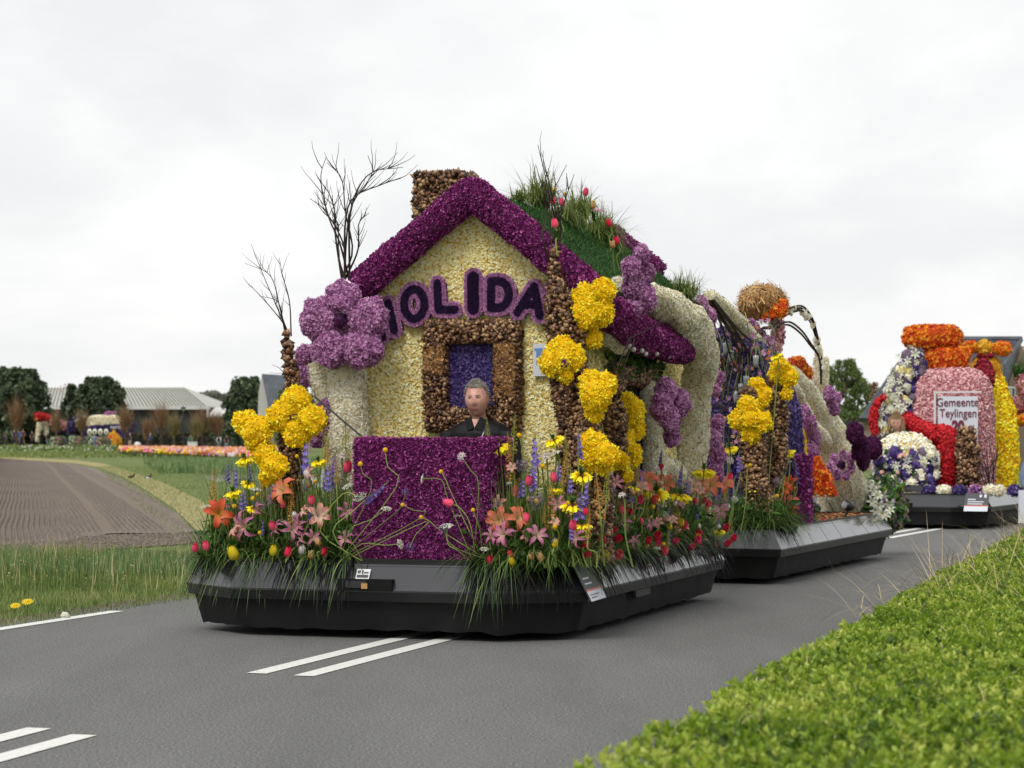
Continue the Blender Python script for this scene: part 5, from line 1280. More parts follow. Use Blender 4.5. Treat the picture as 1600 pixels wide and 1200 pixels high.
limb(F3, 'pink_flower_ball', 'pale pink flower head at the right picture edge, upper', 'flower ball', [(1596, 585, 8), (1600, 600, 12), (1604, 615, 9)], y=3.2, mt='pink_petal', un='pink_petal', tm=FLAKE, sz=.04, dn=1200, lump=.1)
limb(F3, 'orange_flower_roll', 'orange flower roll under the pink arm at the right picture edge', 'flower roll', [(1584, 660, 8), (1600, 656, 9), (1625, 655, 9)], y=3.3, mt='orange_petal', un='gold_petal', tm=FLAKE, sz=.04, dn=1200, lump=.1)
tuft(F3, 'reddish brown leaf sprig above the pale pink head at the right edge', pt3(1592, 580, 3.2), .18, 180, .4, 'leaf_green', 1, 'sprigs on the distant float', 'leaf_sprig')
m_ = MB(); m_.add(*tube([pt3(1640, 708, .5), pt3(1609, 724, .4), pt3(1601, 752, .35), pt3(1610, 768, .3)], [.09, .09, .07, .05], 10, 12), 'denim', .5, True)  # bent tube standing in for a figure's jeans-clad knee
single('denim_knee', m_, 'rounded pale denim knee of a figure on the distant float at the right picture edge', 'knee', F3, pt3(1592, 760, .35))
m_ = MB(); a = WORLD.hit(1591, 817, y=29.5); m_.add(*box(a[0], a[0]+.6, 29.45, 29.5, a[2], a[2]+.42), 'sign_white'); m_.add(*box(a[0]+.08, a[0]+.6, 29.44, 29.448, a[2]+.05, a[2]+.2), 'sign_blue')
m_.add(*tube([(a[0]+.3, 29.48, 0), (a[0]+.3, 29.48, a[2])], .02, 6), 'lamp_black')
single('notice_board', m_, 'pale notice board at the right picture edge in front of the distant float', 'board', base=(a[0], 29.5, 0))
# ---------------------------------------------------------------- cut flowers in the beds
def share(name, build):
    m_ = MB(); build(m_); return m_.mesh(name)
def ros(m_, T_, mt, p=(0, 0, 0), d=(0, 0, 1), s=1): m_.add(place((T_[0],), p, d, s), T_[1], mt, T_[2], True)
TULIP = lambda op=.42: rosette(6, [(.0, 0), (.34, .12), (.46, .5), (.42, .95), (op*.8, 1.32)], [.22, .62, .68, .5, .06], .22, jit=.14)
def b_tulip(mt, op=.36): return lambda m_: ros(m_, TULIP(op), mt)
def b_star(mt, w=.42, n=6, droop=.1, cup=.12): return lambda m_: (ros(m_, rosette(n, [(.02, 0), (.35, .38), (.8, .62), (1.15, .55), (1.4, .55-droop*4)], [.1, w*.8, w, w*.7, .03], cup*2, jit=.28), mt),
    m_.add(*tube([(0, 0, .1), (.1, .1, .8)], .03, 4), 'spike_yellow'), m_.add(*tube([(0, 0, .1), (-.1, .05, .75)], .03, 4), 'spike_yellow'))
def b_glad(m_):
    for k in range(9):
        t = k/9; z = t*3.2; a = (k % 2)*pi*.55+R.uniform(-.4, .4)-pi/2-.4; s = .55*(1-.62*t)
        ros(m_, rosette(6, [(.02, 0), (.35, .4), (.75, .75), (1.0, .7)], [.2, .6, .6, .1], .2, jit=.3), 'glad_blue', (.12*cos(a), .12*sin(a), z), (cos(a), sin(a), .7), s)
    m_.add(*tube([(0, 0, -.4), (0, 0, 3.9)], [.07, .03], 5, 3), 'stem_green')
    for k in range(4): m_.add(*ellipsoid((0, 0, 3.2+.2*k), (.09-.015*k, .09-.015*k, .16), 5, 4), 'stem_green')
def b_spike(mt): 
    def f(m_):
        n = 240; t = G.random(n)**.8; a = G.uniform(0, 2*pi, n); r = .42*(1-t)**.6*(.5+.5*np.minimum(1, t*8))
        P = np.c_[r*np.cos(a), r*np.sin(a), t*4.2]; N = np.c_[np.cos(a), np.sin(a), .5+t]
        m_.inst(STAR, P, basis(unit(N), .4), .22*(1-.6*t), mt, np.clip(1-t+G.normal(0, .15, n), 0, 1))
        m_.add(*tube([(0, 0, -.4), (0, 0, 4.3)], [.09, .03], 5, 3), 'stem_green')
    return f
def b_crown(m_):
    for k in range(7):
        a = k*2*pi/7+R.uniform(-.2, .2)
        ros(m_, rosette(5, [(.02, 0), (.25, .2), (.36, .55), (.46, .8)], [.2, .42, .42, .2], .2, jit=.2), 'yellow_petal', (.38*cos(a), .38*sin(a), -.05), (cos(a)*.8, sin(a)*.8, -.7), .9)
    P = np.zeros((26, 3)); blades(m_, P, G.uniform(0, 2*pi, 26), G.uniform(.7, 1.1, 26), G.uniform(.6, 1.4, 26), .2, .16, 'leaf_green', 4)
def b_ball(m_):
    S = ellipsoid((0, 0, 0), .5, 12, 9); m_.add(S[0], S[1], 'ball_yellow', .2); P, N = sample(S, 0, 90); m_.inst(BALL, P, basis(N), .13, 'ball_yellow')
def b_burst(mt, n=150, hollow=True):
    def f(m_):
        N = unit(G.normal(size=(n, 3)))
        for d in N[:60]: m_.add(*tube([d*.1, d*R.uniform(.7, 1)], .012, 3, cap=False), mt, .3)
        m_.inst(STAR, N*G.uniform(.75, 1.0, (n, 1)), basis(N, .3), .2, mt)
        m_.add(*ellipsoid((0, 0, 0), .18, 8, 6), 'stem_green')
    return f
def b_umbel(m_):
    n = 90; a = G.uniform(0, 2*pi, n); r = np.sqrt(G.random(n)); P = np.c_[r*np.cos(a), r*np.sin(a), .25-.3*r*r]
    m_.inst(BALL, P, basis(np.tile([0, 0, 1.], (n, 1)), .5), .2, 'umbel_white')
    for p in P[::4]: m_.add(*tube([(0, 0, -.45), p], .015, 3, cap=False), 'stem_green')
def b_nerine(m_):
    for k in range(8):
        d = unit(np.array([cos(k*.8), sin(k*.8), .7])); ros(m_, rosette(6, [(.0, 0), (.3, .3), (.6, .35), (.85, .15)], [.06, .14, .12, .03], .1, jit=.2), 'tulip_white', d*.35, d, .8)
BLOOM = {}
for nm, bf in dict(tulip_pink=b_tulip('tulip_pink'), tulip_red=b_tulip('tulip_red'), tulip_white=b_tulip('tulip_white', .2), tulip_yellow=b_tulip('tulip_yellow', .3), tulip_peach=b_tulip('tulip_peach', .55),
                   amaryllis=b_star('salmon', .75, cup=.1), coral=b_star('coral', .7), blush=b_star('blush', .7), lily=b_star('lily_pink', .46, droop=.14), glad=b_glad,
                   foxtail=b_spike('spike_orange'), foxtail_yellow=b_spike('spike_yellow'), crown=b_crown, ball=b_ball, allium=b_burst('allium_grey'), scabious=b_burst('scabious', 110), umbel=b_umbel, nerine=b_nerine).items():
    BLOOM[nm] = share('bloom', bf)
WORD = dict(tulip_pink=('tulip', 'pink tulip', 'tulips'), tulip_red=('tulip', 'red tulip', 'tulips'), tulip_white=('tulip', 'white tulip', 'tulips'), tulip_yellow=('tulip', 'yellow tulip', 'tulips'), tulip_peach=('tulip', 'peach double tulip', 'tulips'),
            amaryllis=('amaryllis', 'salmon orange amaryllis', 'amaryllises'), coral=('amaryllis', 'deep coral amaryllis', 'amaryllises'), blush=('amaryllis', 'blush and cream amaryllis', 'amaryllises'), lily=('lily', 'pink star-shaped lily', 'lilies'), glad=('gladiolus', 'blue-violet gladiolus spike', 'gladioli'),
            foxtail=('foxtail_lily', 'orange foxtail lily spike', 'foxtail lilies'), foxtail_yellow=('foxtail_lily', 'yellow-green foxtail lily spike', 'foxtail lilies'), crown=('crown_imperial', 'yellow crown imperial with green topknot', 'crown imperials'),
            ball=('billy_button', 'yellow ball-shaped billy button', 'billy buttons'), allium=('allium', 'grey-violet allium head', 'alliums'), scabious=('scabious', 'violet scabious head', 'scabious'), umbel=('umbel_flower', 'white flat umbel flower', 'umbels'), nerine=('nerine', 'white spidery nerine', 'nerines'))
SIZE = dict(tulip_pink=.058, tulip_red=.058, tulip_white=.06, tulip_yellow=.062, tulip_peach=.055, amaryllis=.066, coral=.07, blush=.06, lily=.078, glad=.062, foxtail=.068, foxtail_yellow=.062, crown=.07, ball=.032, allium=.055, scabious=.032, umbel=.036, nerine=.045)
LASTLAB = {}
def flower(fr, kind, px, py, x=None, y=None, area='', d=None, s=1, base=None, above=None, z=None):
    p = fr.hit(px, py, x=x, y=y) if z is None else np.array(z, float)
    nm, lab, gp = WORD[kind]
    if base is None:
        base = np.array([p[0]+R.uniform(-.06, .06), p[1]+R.uniform(.02, .14), .48])
        if x is not None: base = np.array([p[0]-R.uniform(.06, .12), p[1]+R.uniform(-.08, .08), .48])
        if p[2] < .56: base = p+np.array([0, .16, .02]) if y is not None else p+np.array([-.14, 0, .03])
    T_ = Thing(nm, '%s %s' % (lab, area), nm.replace('_', ' '), fr, base, '%s %s' % (gp, area)); LASTLAB.setdefault((lab, area), []).append((px, py, T_.e))
    if d is None:
        d = {'lily': (R.uniform(-1.2, 1.2), -1, R.uniform(-.2, 1.3)), 'amaryllis': (R.uniform(-1, 1), -1, R.uniform(-.1, .8)), 'coral': (R.uniform(-.6, .6), -1, .25), 'blush': (R.uniform(-1.3, 1.3), -1, R.uniform(-.1, 1.2)),
             'glad': (R.uniform(-.12, .12), R.uniform(-.1, .1), 1), 'foxtail': (R.uniform(-.1, .1), 0, 1), 'foxtail_yellow': (R.uniform(-.08, .08), 0, 1)}.get(kind, (R.uniform(-.4, .4), R.uniform(-.5, -.05), 1))
    o = link('bloom', BLOOM[kind], T_.e)
    d = unit(np.array(d, float)); sz = SIZE[kind]*s*R.uniform(.82, 1.08)*(.9 if kind in ('lily', 'blush') else 1)
    off = d*(-.55*sz if kind.startswith('tulip') else -2.0*sz if kind in ('glad', 'foxtail', 'foxtail_yellow') else 0)
    o.location = Vector(p+off-base); q = Vector(d).to_track_quat('Z', 'Y').to_matrix().to_4x4() @ Matrix.Rotation(R.uniform(0, 6), 4, 'Z')
    o.rotation_euler = q.to_euler(); o.scale = (sz,)*3
    q = p+off; mid = [base, base*.6+q*.4+[R.uniform(-.02, .02), R.uniform(-.02, .02), .02], q-d*min(.06, np.linalg.norm(q-base)*.3), q+d*.004]
    if above: mid = [base]+[fr.hit(*a, x=x, y=y) for a in above]+[q]
    m_ = MB(); m_.add(*tube(mid, .003 if above else .0045 if kind in ('ball', 'scabious', 'umbel', 'allium') else .0055, 5, 9, False), 'stem_green', R.random(), True)
    T_.part('stem', m_)
    if kind[:5] in ('tulip', 'lily', 'amary', 'crown') and R.random() < .8:
        m_ = MB(); n = 2; blades(m_, np.tile(base*.5+q*.5, (n, 1)), G.uniform(0, 2*pi, n), G.uniform(.1, .2, n), G.uniform(.5, 1.2, n), .5, .035, 'leaf_green', 5); T_.part('leaf', m_)
    return T_
AL, AR, AS, AT, AF = 'in the left front bed', 'right of the plum box', 'in the long side bed', 'at the bulb pillars of the trailer', 'leaning over the plum box'
L_ = [('coral', 342, 803), ('amaryllis', 447, 769, 1.25), ('blush', 497, 806, 1.15), ('lily', 386, 822, 1.25), ('lily', 455, 828, .9), ('lily', 404, 800, .8), ('lily', 470, 818, .7), ('tulip_pink', 305, 857), ('tulip_pink', 322, 854), ('tulip_pink', 425, 822, .9), ('tulip_red', 450, 864), ('tulip_white', 472, 860, .9), ('tulip_red', 507, 863, .9), ('tulip_pink', 487, 783, .9), ('tulip_pink', 543, 731, 1.1), ('tulip_red', 412, 735, 1.0),
      ('tulip_yellow', 427, 862), ('tulip_peach', 497, 848, .9), ('tulip_yellow', 365, 866, 1.25), ('tulip_peach', 486, 868, .9), ('ball', 395, 779), ('ball', 366, 791), ('ball', 464, 713), ('ball', 448, 761, 1.1), ('ball', 347, 812, .8), ('ball', 492, 752), ('ball', 402, 772, .7), ('crown', 364, 768), ('crown', 383, 716), ('crown', 497, 720, .8), ('glad', 366, 742, .8), ('glad', 380, 776, .8), ('glad', 480, 708), ('glad', 515, 742, .9), ('glad', 388, 735, .6), ('glad', 523, 722, .6), ('glad', 355, 735, .7),
      ('foxtail', 455, 788, 1.0), ('foxtail', 333, 768, 1.0), ('foxtail', 512, 712, .9), ('foxtail_yellow', 508, 690, 1), ('foxtail_yellow', 540, 690, 1.1), ('foxtail_yellow', 558, 694, .7), ('foxtail', 525, 732, .8), ('nerine', 536, 714, .8), ('umbel', 322, 792), ('umbel', 400, 765), ('allium', 405, 790, .9), ('umbel', 543, 760, 1.2), ('tulip_white', 480, 742, .9), ('blush', 478, 800, .7), ('blush', 486, 740, .7), ('tulip_white', 460, 806, .8), ('allium', 425, 765, .8), ('lily', 352, 790, .6)]
for q in L_: flower(F1, q[0], q[1], q[2], y=.10+.30*max(0, min(1, (850-q[2])/150)), area=AL, s=q[3] if len(q) > 3 else 1)
R_ = [('foxtail', 769, 722, 1.1), ('foxtail', 796, 716, 1.2), ('foxtail_yellow', 762, 684, .9), ('foxtail_yellow', 803, 682, 1.0), ('foxtail_yellow', 885, 706, 1.1), ('foxtail', 862, 792, 1.2), ('foxtail', 935, 775, 1.1), ('foxtail_yellow', 877, 770, .9), ('foxtail', 882, 730, .8), ('foxtail_yellow', 948, 760, .9), ('amaryllis', 780, 813), ('amaryllis', 808, 812, .9), ('lily', 790, 836, 1.0), ('lily', 838, 838, .9), ('tulip_pink', 826, 753), ('tulip_pink', 865, 747), ('tulip_pink', 763, 764, .7), ('tulip_red', 765, 876, .8), ('tulip_red', 797, 867, .8), ('tulip_yellow', 800, 878, .7), ('tulip_peach', 845, 871, .9), ('tulip_peach', 830, 870, .7), ('tulip_pink', 895, 822, .9),
      ('crown', 865, 686), ('crown', 908, 741), ('crown', 893, 787), ('crown', 778, 697), ('glad', 838, 702, 1.1), ('glad', 836, 728, .9), ('glad', 903, 692, .9), ('glad', 908, 785, 1), ('glad', 919, 768, .9), ('glad', 892, 752, .7), ('glad', 757, 770, .6), ('glad', 833, 745, .8), ('ball', 811, 680), ('ball', 848, 728), ('ball', 839, 783), ('ball', 739, 797), ('ball', 867, 823), ('allium', 838, 783, 1.2), ('allium', 815, 727, 1.0), ('umbel', 868, 708, 1.1), ('nerine', 854, 714, .9), ('tulip_red', 915, 800, .7), ('blush', 866, 816, .6), ('nerine', 972, 775, .8), ('tulip_yellow', 867, 850, .7), ('umbel', 757, 858, .8), ('umbel', 716, 806, .9)]
for q in R_: flower(F1, q[0], q[1], q[2], y=.10+.34*max(0, min(1, (850-q[2])/150)), area=AR, s=q[3] if len(q) > 3 else 1)
S_L = [('tulip_pink', 960, 828, .9), ('tulip_red', 965, 842), ('tulip_red', 914, 851), ('tulip_red', 917, 865), ('tulip_pink', 966, 868), ('tulip_red', 941, 843), ('tulip_peach', 932, 870), ('tulip_yellow', 946, 866, .8), ('tulip_yellow', 913, 842, .8), ('tulip_red', 1027, 838, 1.1), ('tulip_pink', 1028, 850), ('tulip_pink', 1038, 862), ('tulip_pink', 1055, 846), ('tulip_pink', 1080, 855), ('tulip_red', 1091, 836, 1.1), ('tulip_pink', 1090, 845), ('tulip_red', 1134, 825, 1.1), ('tulip_red', 1146, 841), ('tulip_red', 1136, 850), ('tulip_pink', 1100, 782), ('tulip_pink', 1107, 788), ('tulip_pink', 1141, 745), ('tulip_pink', 1141, 757), ('tulip_pink', 1000, 782), ('tulip_pink', 1022, 781), ('tulip_pink', 1032, 730, .9), ('tulip_red', 1013, 845, .9), ('tulip_yellow', 1063, 818), ('tulip_yellow', 1046, 824, .7), ('tulip_yellow', 1090, 838, .7), ('tulip_pink', 1068, 822), ('tulip_white', 1137, 792, .8), ('tulip_red', 985, 800, .7),
      ('crown', 1025, 768, 1.1), ('crown', 1063, 773, 1.1), ('crown', 1100, 734, 1.1), ('crown', 1140, 700, .9), ('amaryllis', 1008, 757, 1.1), ('blush', 1000, 765, .9), ('amaryllis', 1038, 757, .9), ('amaryllis', 1110, 762, 1.1), ('amaryllis', 1130, 760, .9), ('blush', 1083, 762, 1), ('glad', 1034, 716, .6), ('glad', 1066, 740, .8), ('glad', 1073, 760, .7), ('glad', 1000, 740, .5), ('glad', 1155, 720, .7), ('allium', 1128, 785, 1), ('allium', 990, 765, .7), ('umbel', 1148, 780, 1), ('umbel', 1037, 805, 1), ('ball', 1020, 792), ('ball', 1172, 655+72), ('ball', 1037, 850, .8), ('nerine', 1023, 733, .9), ('nerine', 1140, 720, 1), ('foxtail', 1028, 793, .4), ('foxtail_yellow', 995, 735, .9), ('lily', 1060, 790, .6), ('lily', 1125, 800, .7), ('lily', 998, 742, .5), ('allium', 1045, 800, .8), ('lily', 1016, 820, .5)]
for q in S_L:
    d = (R.uniform(.1, .7), -.8, R.uniform(.3, 1)) if not q[0] in ('glad', 'foxtail', 'foxtail_yellow', 'crown') else None
    flower(F1, q[0], q[1], q[2], x=1.31+.11*max(0, min(1, (q[2]-812)/28))-.04*max(0, min(1, (800-q[2])/100)), area=AS, s=(q[3] if len(q) > 3 else 1)*1.1, d=d)
T_L = [('tulip_pink', 1286, 817, 1.1), ('tulip_red', 1215, 822, 1), ('amaryllis', 1235, 790, .9), ('crown', 1181, 762, 1.1), ('crown', 1228, 707, 1.0), ('crown', 1256, 797, .9), ('crown', 1212, 475+80, .8), ('coral', 1236, 757, .8), ('coral', 1226, 764, .7), ('tulip_pink', 1256, 738, 1), ('tulip_pink', 1250, 760, .9), ('tulip_pink', 1221, 716, .8), ('glad', 1243, 735, .9), ('glad', 1252, 722, .6), ('ball', 1171, 726, 1), ('ball', 1131, 655, 1.4), ('ball', 1268, 741, .8), ('ball', 1214, 775, 1.1), ('allium', 1215, 752, .9), ('foxtail_yellow', 1222, 738, 1.0), ('umbel', 1232, 722, .9), ('scabious', 1259, 726, .9), ('tulip_yellow', 1248, 745, .8), ('tulip_yellow', 1247, 825, .7), ('nerine', 1140, 720, 1)]
for q in T_L[:-1]: flower(F2, q[0], q[1], q[2], **(dict(x=1.27) if q[1] > 1206 else dict(y=.16+.25*max(0, min(1, (830-q[2])/110)))), area=AT, s=(q[3] if len(q) > 3 else 1)*1.15)
# flowers leaning in front of the plum box on arching stems
for k, px, py, ab, s_, dd in [('umbel', 660, 748, [(700, 780), (690, 750)], 1, (-1, -.3, .2)), ('umbel', 604, 795, [(545, 830), (580, 812)], 1, (.2, -.4, 1)), ('scabious', 694, 825, [(720, 860), (700, 845)], 1.1, (0, -.6, 1)), ('umbel', 625, 850, [(565, 850), (600, 852)], .9, (1, -.4, .4)), ('scabious', 641, 854, [(665, 815), (650, 835)], 1.2, (-.3, -.8, -.4)), ('scabious', 633, 769, [(610, 808), (628, 790)], 1.0, (0, -.4, 1)), ('nerine', 722, 714, [(748, 760), (735, 735)], .9, (-.5, -.6, .6)), ('ball', 689, 737, [(705, 770), (697, 750)], 1, None), ('ball', 629, 789, [(660, 808), (645, 797)], 1, None), ('ball', 658, 808, [(690, 830), (672, 815)], 1, None), ('ball', 602, 703, [(620, 760), (606, 730)], 1.1, None), ('ball', 563, 725, [(580, 765), (567, 740)], 1, None),
                           ('tulip_pink', 702, 786, [(735, 820), (720, 795)], 1, (-1, -.3, .3)), ('umbel', 562, 777, [(500, 830), (535, 772)], 1.3, (.5, -.3, -.6)), ('umbel', 698, 822, [(715, 860), (700, 850)], 1.2, (0, -.3, 1)), ('ball', 739, 797, [(750, 830)], 1, None), ('glad', 590, 766, [(520, 830), (550, 800)], .95, (.85, -.1, .6))]:
    bx_ = F1.hit((545 if px < 650 else 757)+R.uniform(-22, 22), 872, y=.14)
    flower(F1, k, px, py, y=.10, area=AF, d=dd, s=s_, base=np.array([bx_[0], .16, .5]), above=ab)
# tulips and blossoms on the roof
for k, px, py, s_ in [('tulip_pink', 915, 301, 1), ('tulip_pink', 864, 315, 1), ('tulip_pink', 878, 317, .9), ('tulip_red', 952, 349, 1), ('tulip_red', 964, 377, 1.1), ('tulip_peach', 957, 383, 1), ('tulip_peach', 927, 322, .9), ('lily', 934, 332, .6), ('tulip_pink', 867, 350, 1.2), ('ball', 866, 296, 1), ('ball', 883, 302, .8), ('ball', 928, 314, .8), ('ball', 568, 413, 1)]:
    p = on_roof(px, py, .22) if px > 600 else F1.hit(px, py, y=1.5)
    flower(F1, k, px, py, area='on the roof of the cottage' if px > 600 else 'at the left foot of the gable', s=s_*.85, z=p, base=p+[0, .05, -.2], d=(R.uniform(-.3, .3), -.3, 1))
def fill(fr, n, px0, px1, py0, py1, area, kinds, **pl):
    for k in range(n):
        px, py = R.uniform(px0, px1), R.uniform(py0, py1); kd = R.choice(kinds)
        a = dict(y=.08+.34*max(0, min(1, (850-py)/150))+R.uniform(0, .1)) if not pl else dict(x=pl['x']+R.uniform(-.03, .01)+(.11*max(0, min(1, (py-812)/28)) if fr is F1 else 0))
        flower(fr, kd, px, py, area=area, s=R.uniform(.55, .85), **a)
KL = ['glad', 'ball', 'crown', 'tulip_pink', 'umbel', 'allium', 'blush', 'foxtail_yellow', 'tulip_peach', 'lily', 'tulip_white', 'scabious', 'foxtail']
fill(F1, 30, 325, 550, 735, 850, AL, KL); fill(F1, 34, 762, 925, 730, 850, AR, KL); fill(F1, 60, 955, 1150, 745, 858, AS, KL+['tulip_red', 'tulip_pink', 'tulip_yellow'], x=1.31); fill(F2, 12, 1212, 1262, 740, 815, AT, ['glad', 'ball', 'tulip_pink', 'umbel', 'tulip_yellow', 'coral'], x=1.27)
TENS = ['', '', 'twenty', 'thirty', 'forty']
ONES = ['', 'first', 'second', 'third', 'fourth', 'fifth', 'sixth', 'seventh', 'eighth', 'ninth']
ORD = ['leftmost', 'second from left', 'third from left', 'fourth from left', 'fifth from left', 'sixth from left', 'seventh from left', 'eighth from left', 'ninth from left', 'tenth from left', 'eleventh from left', 'twelfth from left', 'thirteenth from left', 'fourteenth from left', 'fifteenth from left', 'sixteenth from left', 'seventeenth from left', 'eighteenth from left', 'nineteenth from left', 'twentieth from left']+['twenty-%s from left' % o for o in ONES[1:]]
for (lab, area), L3 in LASTLAB.items():
    L3.sort(key=lambda q: q[0])
    for k, (px, py, e) in enumerate(L3):
        if len(L3) > 1: e['label'] = '%s %s, %s' % (lab, area, 'rightmost' if k == len(L3)-1 else ORD[k] if k < len(ORD) else 'number %d from left' % (k+1))
# greenery: dense arching grass, dark hanging leaves, broad leaves
def bed(fr, label, area, n, zb=.49, L=(.15, .42), lime=.12, dark=0, edge=None, leaves=200, nm='bed_foliage', k=1.0):
    m_ = MB(); P = np.array([area() for _ in range(n)]); P = np.c_[P, np.full(n, zb)]
    blades(m_, P, G.uniform(0, 2*pi, n), G.uniform(*L, n), G.uniform(.5, 1.5, n), G.uniform(.2, 1.0, n), .008*k, 'bed_grass', 5)
    q = int(n*lime); blades(m_, P[:q], G.uniform(0, 2*pi, q), G.uniform(L[0], L[1]*1.1, q), G.uniform(.6, 1.4, q), G.uniform(.3, 1.1, q), .006*k, 'lime_grass', 6)
    Q = P[G.choice(n, leaves)]+np.c_[np.zeros((leaves, 2)), G.uniform(0, .22, leaves)]
    m_.inst(LEAF, Q, basis(np.tile([0, -.3, 1.], (leaves, 1)), .9), G.uniform(.05, .13, leaves)*k, 'leaf_green', smooth=True)
    Q = P[G.choice(n, leaves*3)]+np.c_[np.zeros((leaves*3, 2)), G.uniform(0, .26, leaves*3)]
    m_.inst(QUADLEAF, Q, basis(np.tile([0, -.3, 1.], (leaves*3, 1)), .9), G.uniform(.02, .05, leaves*3)*k, 'leaf_green')
    c = P.mean(0)
    single(nm, m_, label, 'foliage', fr, c, kind='stuff')
bed(F1, 'dense green grasses and leaves of the left front bed', lambda: (R.uniform(-1.25, -.16), R.uniform(.2, .95)), 8500, leaves=800, L=(.15, .55))
bed(F1, 'dense green grasses and leaves of the right front bed', lambda: (R.uniform(.72, 1.24), R.uniform(.2, .9)), 7000, leaves=650, L=(.15, .6))
bed(F1, 'green foliage of the bed along the right side of the float', lambda: (R.uniform(1.08, 1.30), R.uniform(.75, 4.3)), 11000, leaves=1700, L=(.10, .42))
bed(F1, 'low foliage at the left edge of the cottage float', lambda: (R.uniform(-1.27, -1.0), R.uniform(.7, 4.2)), 1600, leaves=120)
bed(F2, 'green grasses around the bulb pillars on the trailer', lambda: (min(1.27, R.gauss(1.05, .16)), R.uniform(.17, .9)), 4600, leaves=330, L=(.15, .6))
bed(F2, 'green sprigs along the trailer edge right of the bulb pillars', lambda: (R.uniform(1.02, 1.25), .9+R.random()**1.6*1.2), 1500, leaves=120, L=(.1, .4))
bed(F2, 'grasses behind the front float at the left of the trailer', lambda: (R.uniform(-1.1, .1), R.uniform(.2, .8)), 1500, leaves=100)
def tall(fr, label, area, n, L=(.4, .75)):
    m_ = MB(); P = np.array([(*area(), .49) for _ in range(n)])
    blades(m_, P, G.uniform(0, 2*pi, n), G.uniform(*L, n), G.uniform(1.1, 1.5, n), G.uniform(.0, .35, n), .007, 'bed_grass', 6, G.random(n)*.6+.4)
    single('tall_grass', m_, label, 'grass', fr, P.mean(0), kind='stuff')
tall(F1, 'tall thin grass stems rising above the left front bed', lambda: (R.uniform(-1.2, -.2), R.uniform(.25, .9)), 1100)
tall(F1, 'tall thin grass stems rising right of the plum box', lambda: (R.uniform(.76, 1.22), R.uniform(.25, .9)), 1000)
tall(F1, 'tall thin grass stems rising in the long side bed', lambda: (R.uniform(1.1, 1.27), R.uniform(.9, 4.2)), 1200, (.35, .6))
def hanging(fr, label, edge, n, L=(.10, .30), mt='ink_leaf', w=.017, g='dark grass hanging over the platform edges'):
    m_ = MB(); P = []; az = []
    for _ in range(n):
        x, y, a = edge(); P.append((x, y, .51)); az.append(a)
    n1 = len(P); L_ = G.uniform(*L, n1); blades(m_, np.array(P), np.array(az)+G.normal(0, .35, n1), L_, G.uniform(.0, .5, n1), G.uniform(.9, 1.5, n1), w*G.uniform(.4, 1.2, n1), mt, 6)
    single('hanging_leaves', m_, label, 'hanging leaves', fr, np.mean(P, 0), g, kind='stuff')
ledge = lambda: R.choice([lambda: (R.uniform(-.95, -.5), .17, -pi/2), lambda: ((lambda t: (-1.27+.36*t, .46-.28*t, -pi*.66))(R.random()))])()
cl = [-.95, -1.2, -.3, -.62]
hanging(F1, 'ink-dark leaves hanging over the left front edge of the first platform', lambda: ((lambda c: (c+R.gauss(0, .06), .2 if c > -.9 else .2+(-.9-c)*.8, -pi/2 if c > -.9 else -pi*.6))(R.choice([-1.22, -1.15, -.55, -.2, -.3]))), 190)
hanging(F1, 'green grass strands hanging over the left front edge of the first platform', lambda: ((lambda c: (c+R.gauss(0, .08), .2 if c > -.9 else .2+(-.9-c)*.8, -pi/2 if c > -.9 else -pi*.6))(R.choice([-1.25, -1.2, -1.1, -.35, -.25, -.8]))), 150, (.12, .36), 'bed_grass', .009)
hanging(F1, 'ink-dark leaves hanging over the right front corner of the first platform', lambda: ((lambda t: (.72+.52*t, .18+.42*max(0, t-.4), -pi/2+.5*max(0, t-.3)))(R.random())), 260)
hanging(F1, 'green grass strands hanging over the front right of the first platform', lambda: (.72+R.uniform(0, .25), .19, -pi/2), 110, (.12, .36), 'bed_grass', .009)
hanging(F1, 'ink-dark leaves hanging over the right side of the first platform', lambda: (1.29, R.gauss(R.choice([.75, .95, 1.9, 2.2, 2.7, 3.2, 3.6, 4.0, 4.2]), .1), -.3), 380, w=.022)
hanging(F2, 'ink-dark leaves hanging over the front corner of the trailer', lambda: (1.24, R.gauss(.5, .18), -.3), 70)
# rear bouquet on the trailer
Bq = F2.hit(1380, 790, x=1.2)
m_ = MB(); S = ellipsoid(Bq, (.22, .3, .28), 12, 9, .3); m_.add(S[0], S[1], 'leaf_green', .2); P, N = sample(S, 0, 500); m_.inst(LEAF, P, basis(N, .7), .12, 'leaf_green'); m_.inst(STAR, P[:160]+N[:160]*.04, basis(N[:160], .5), .07, 'allium_grey')
m_.inst(STAR, P[160:240]+N[160:240]*.04, basis(N[160:240], .5), .06, 'spike_yellow')
BQ = Thing('bouquet', 'mixed bouquet of white lilies at the rear corner of the trailer', 'bouquet', F2, (Bq[0], Bq[1], .48)); BQ.part('greenery', m_)
WL = share('white_lily', b_star('lily_white', .6, droop=.1))
for px, py in [(1362, 766), (1370, 775), (1366, 796), (1388, 785), (1378, 802), (1385, 808), (1357, 758), (1372, 790), (1380, 770), (1393, 800), (1360, 782), (1368, 756)]:
    o = link('white_lily', WL, BQ.e); p = F2.hit(px, py, x=1.38); o.location = Vector(p-BQ.b); o.scale = (.048,)*3; o.rotation_euler = rotm_e = Vector((R.uniform(-.8, 1.4), -1, R.uniform(-.9, 1))).to_track_quat('Z', 'Y').to_euler()
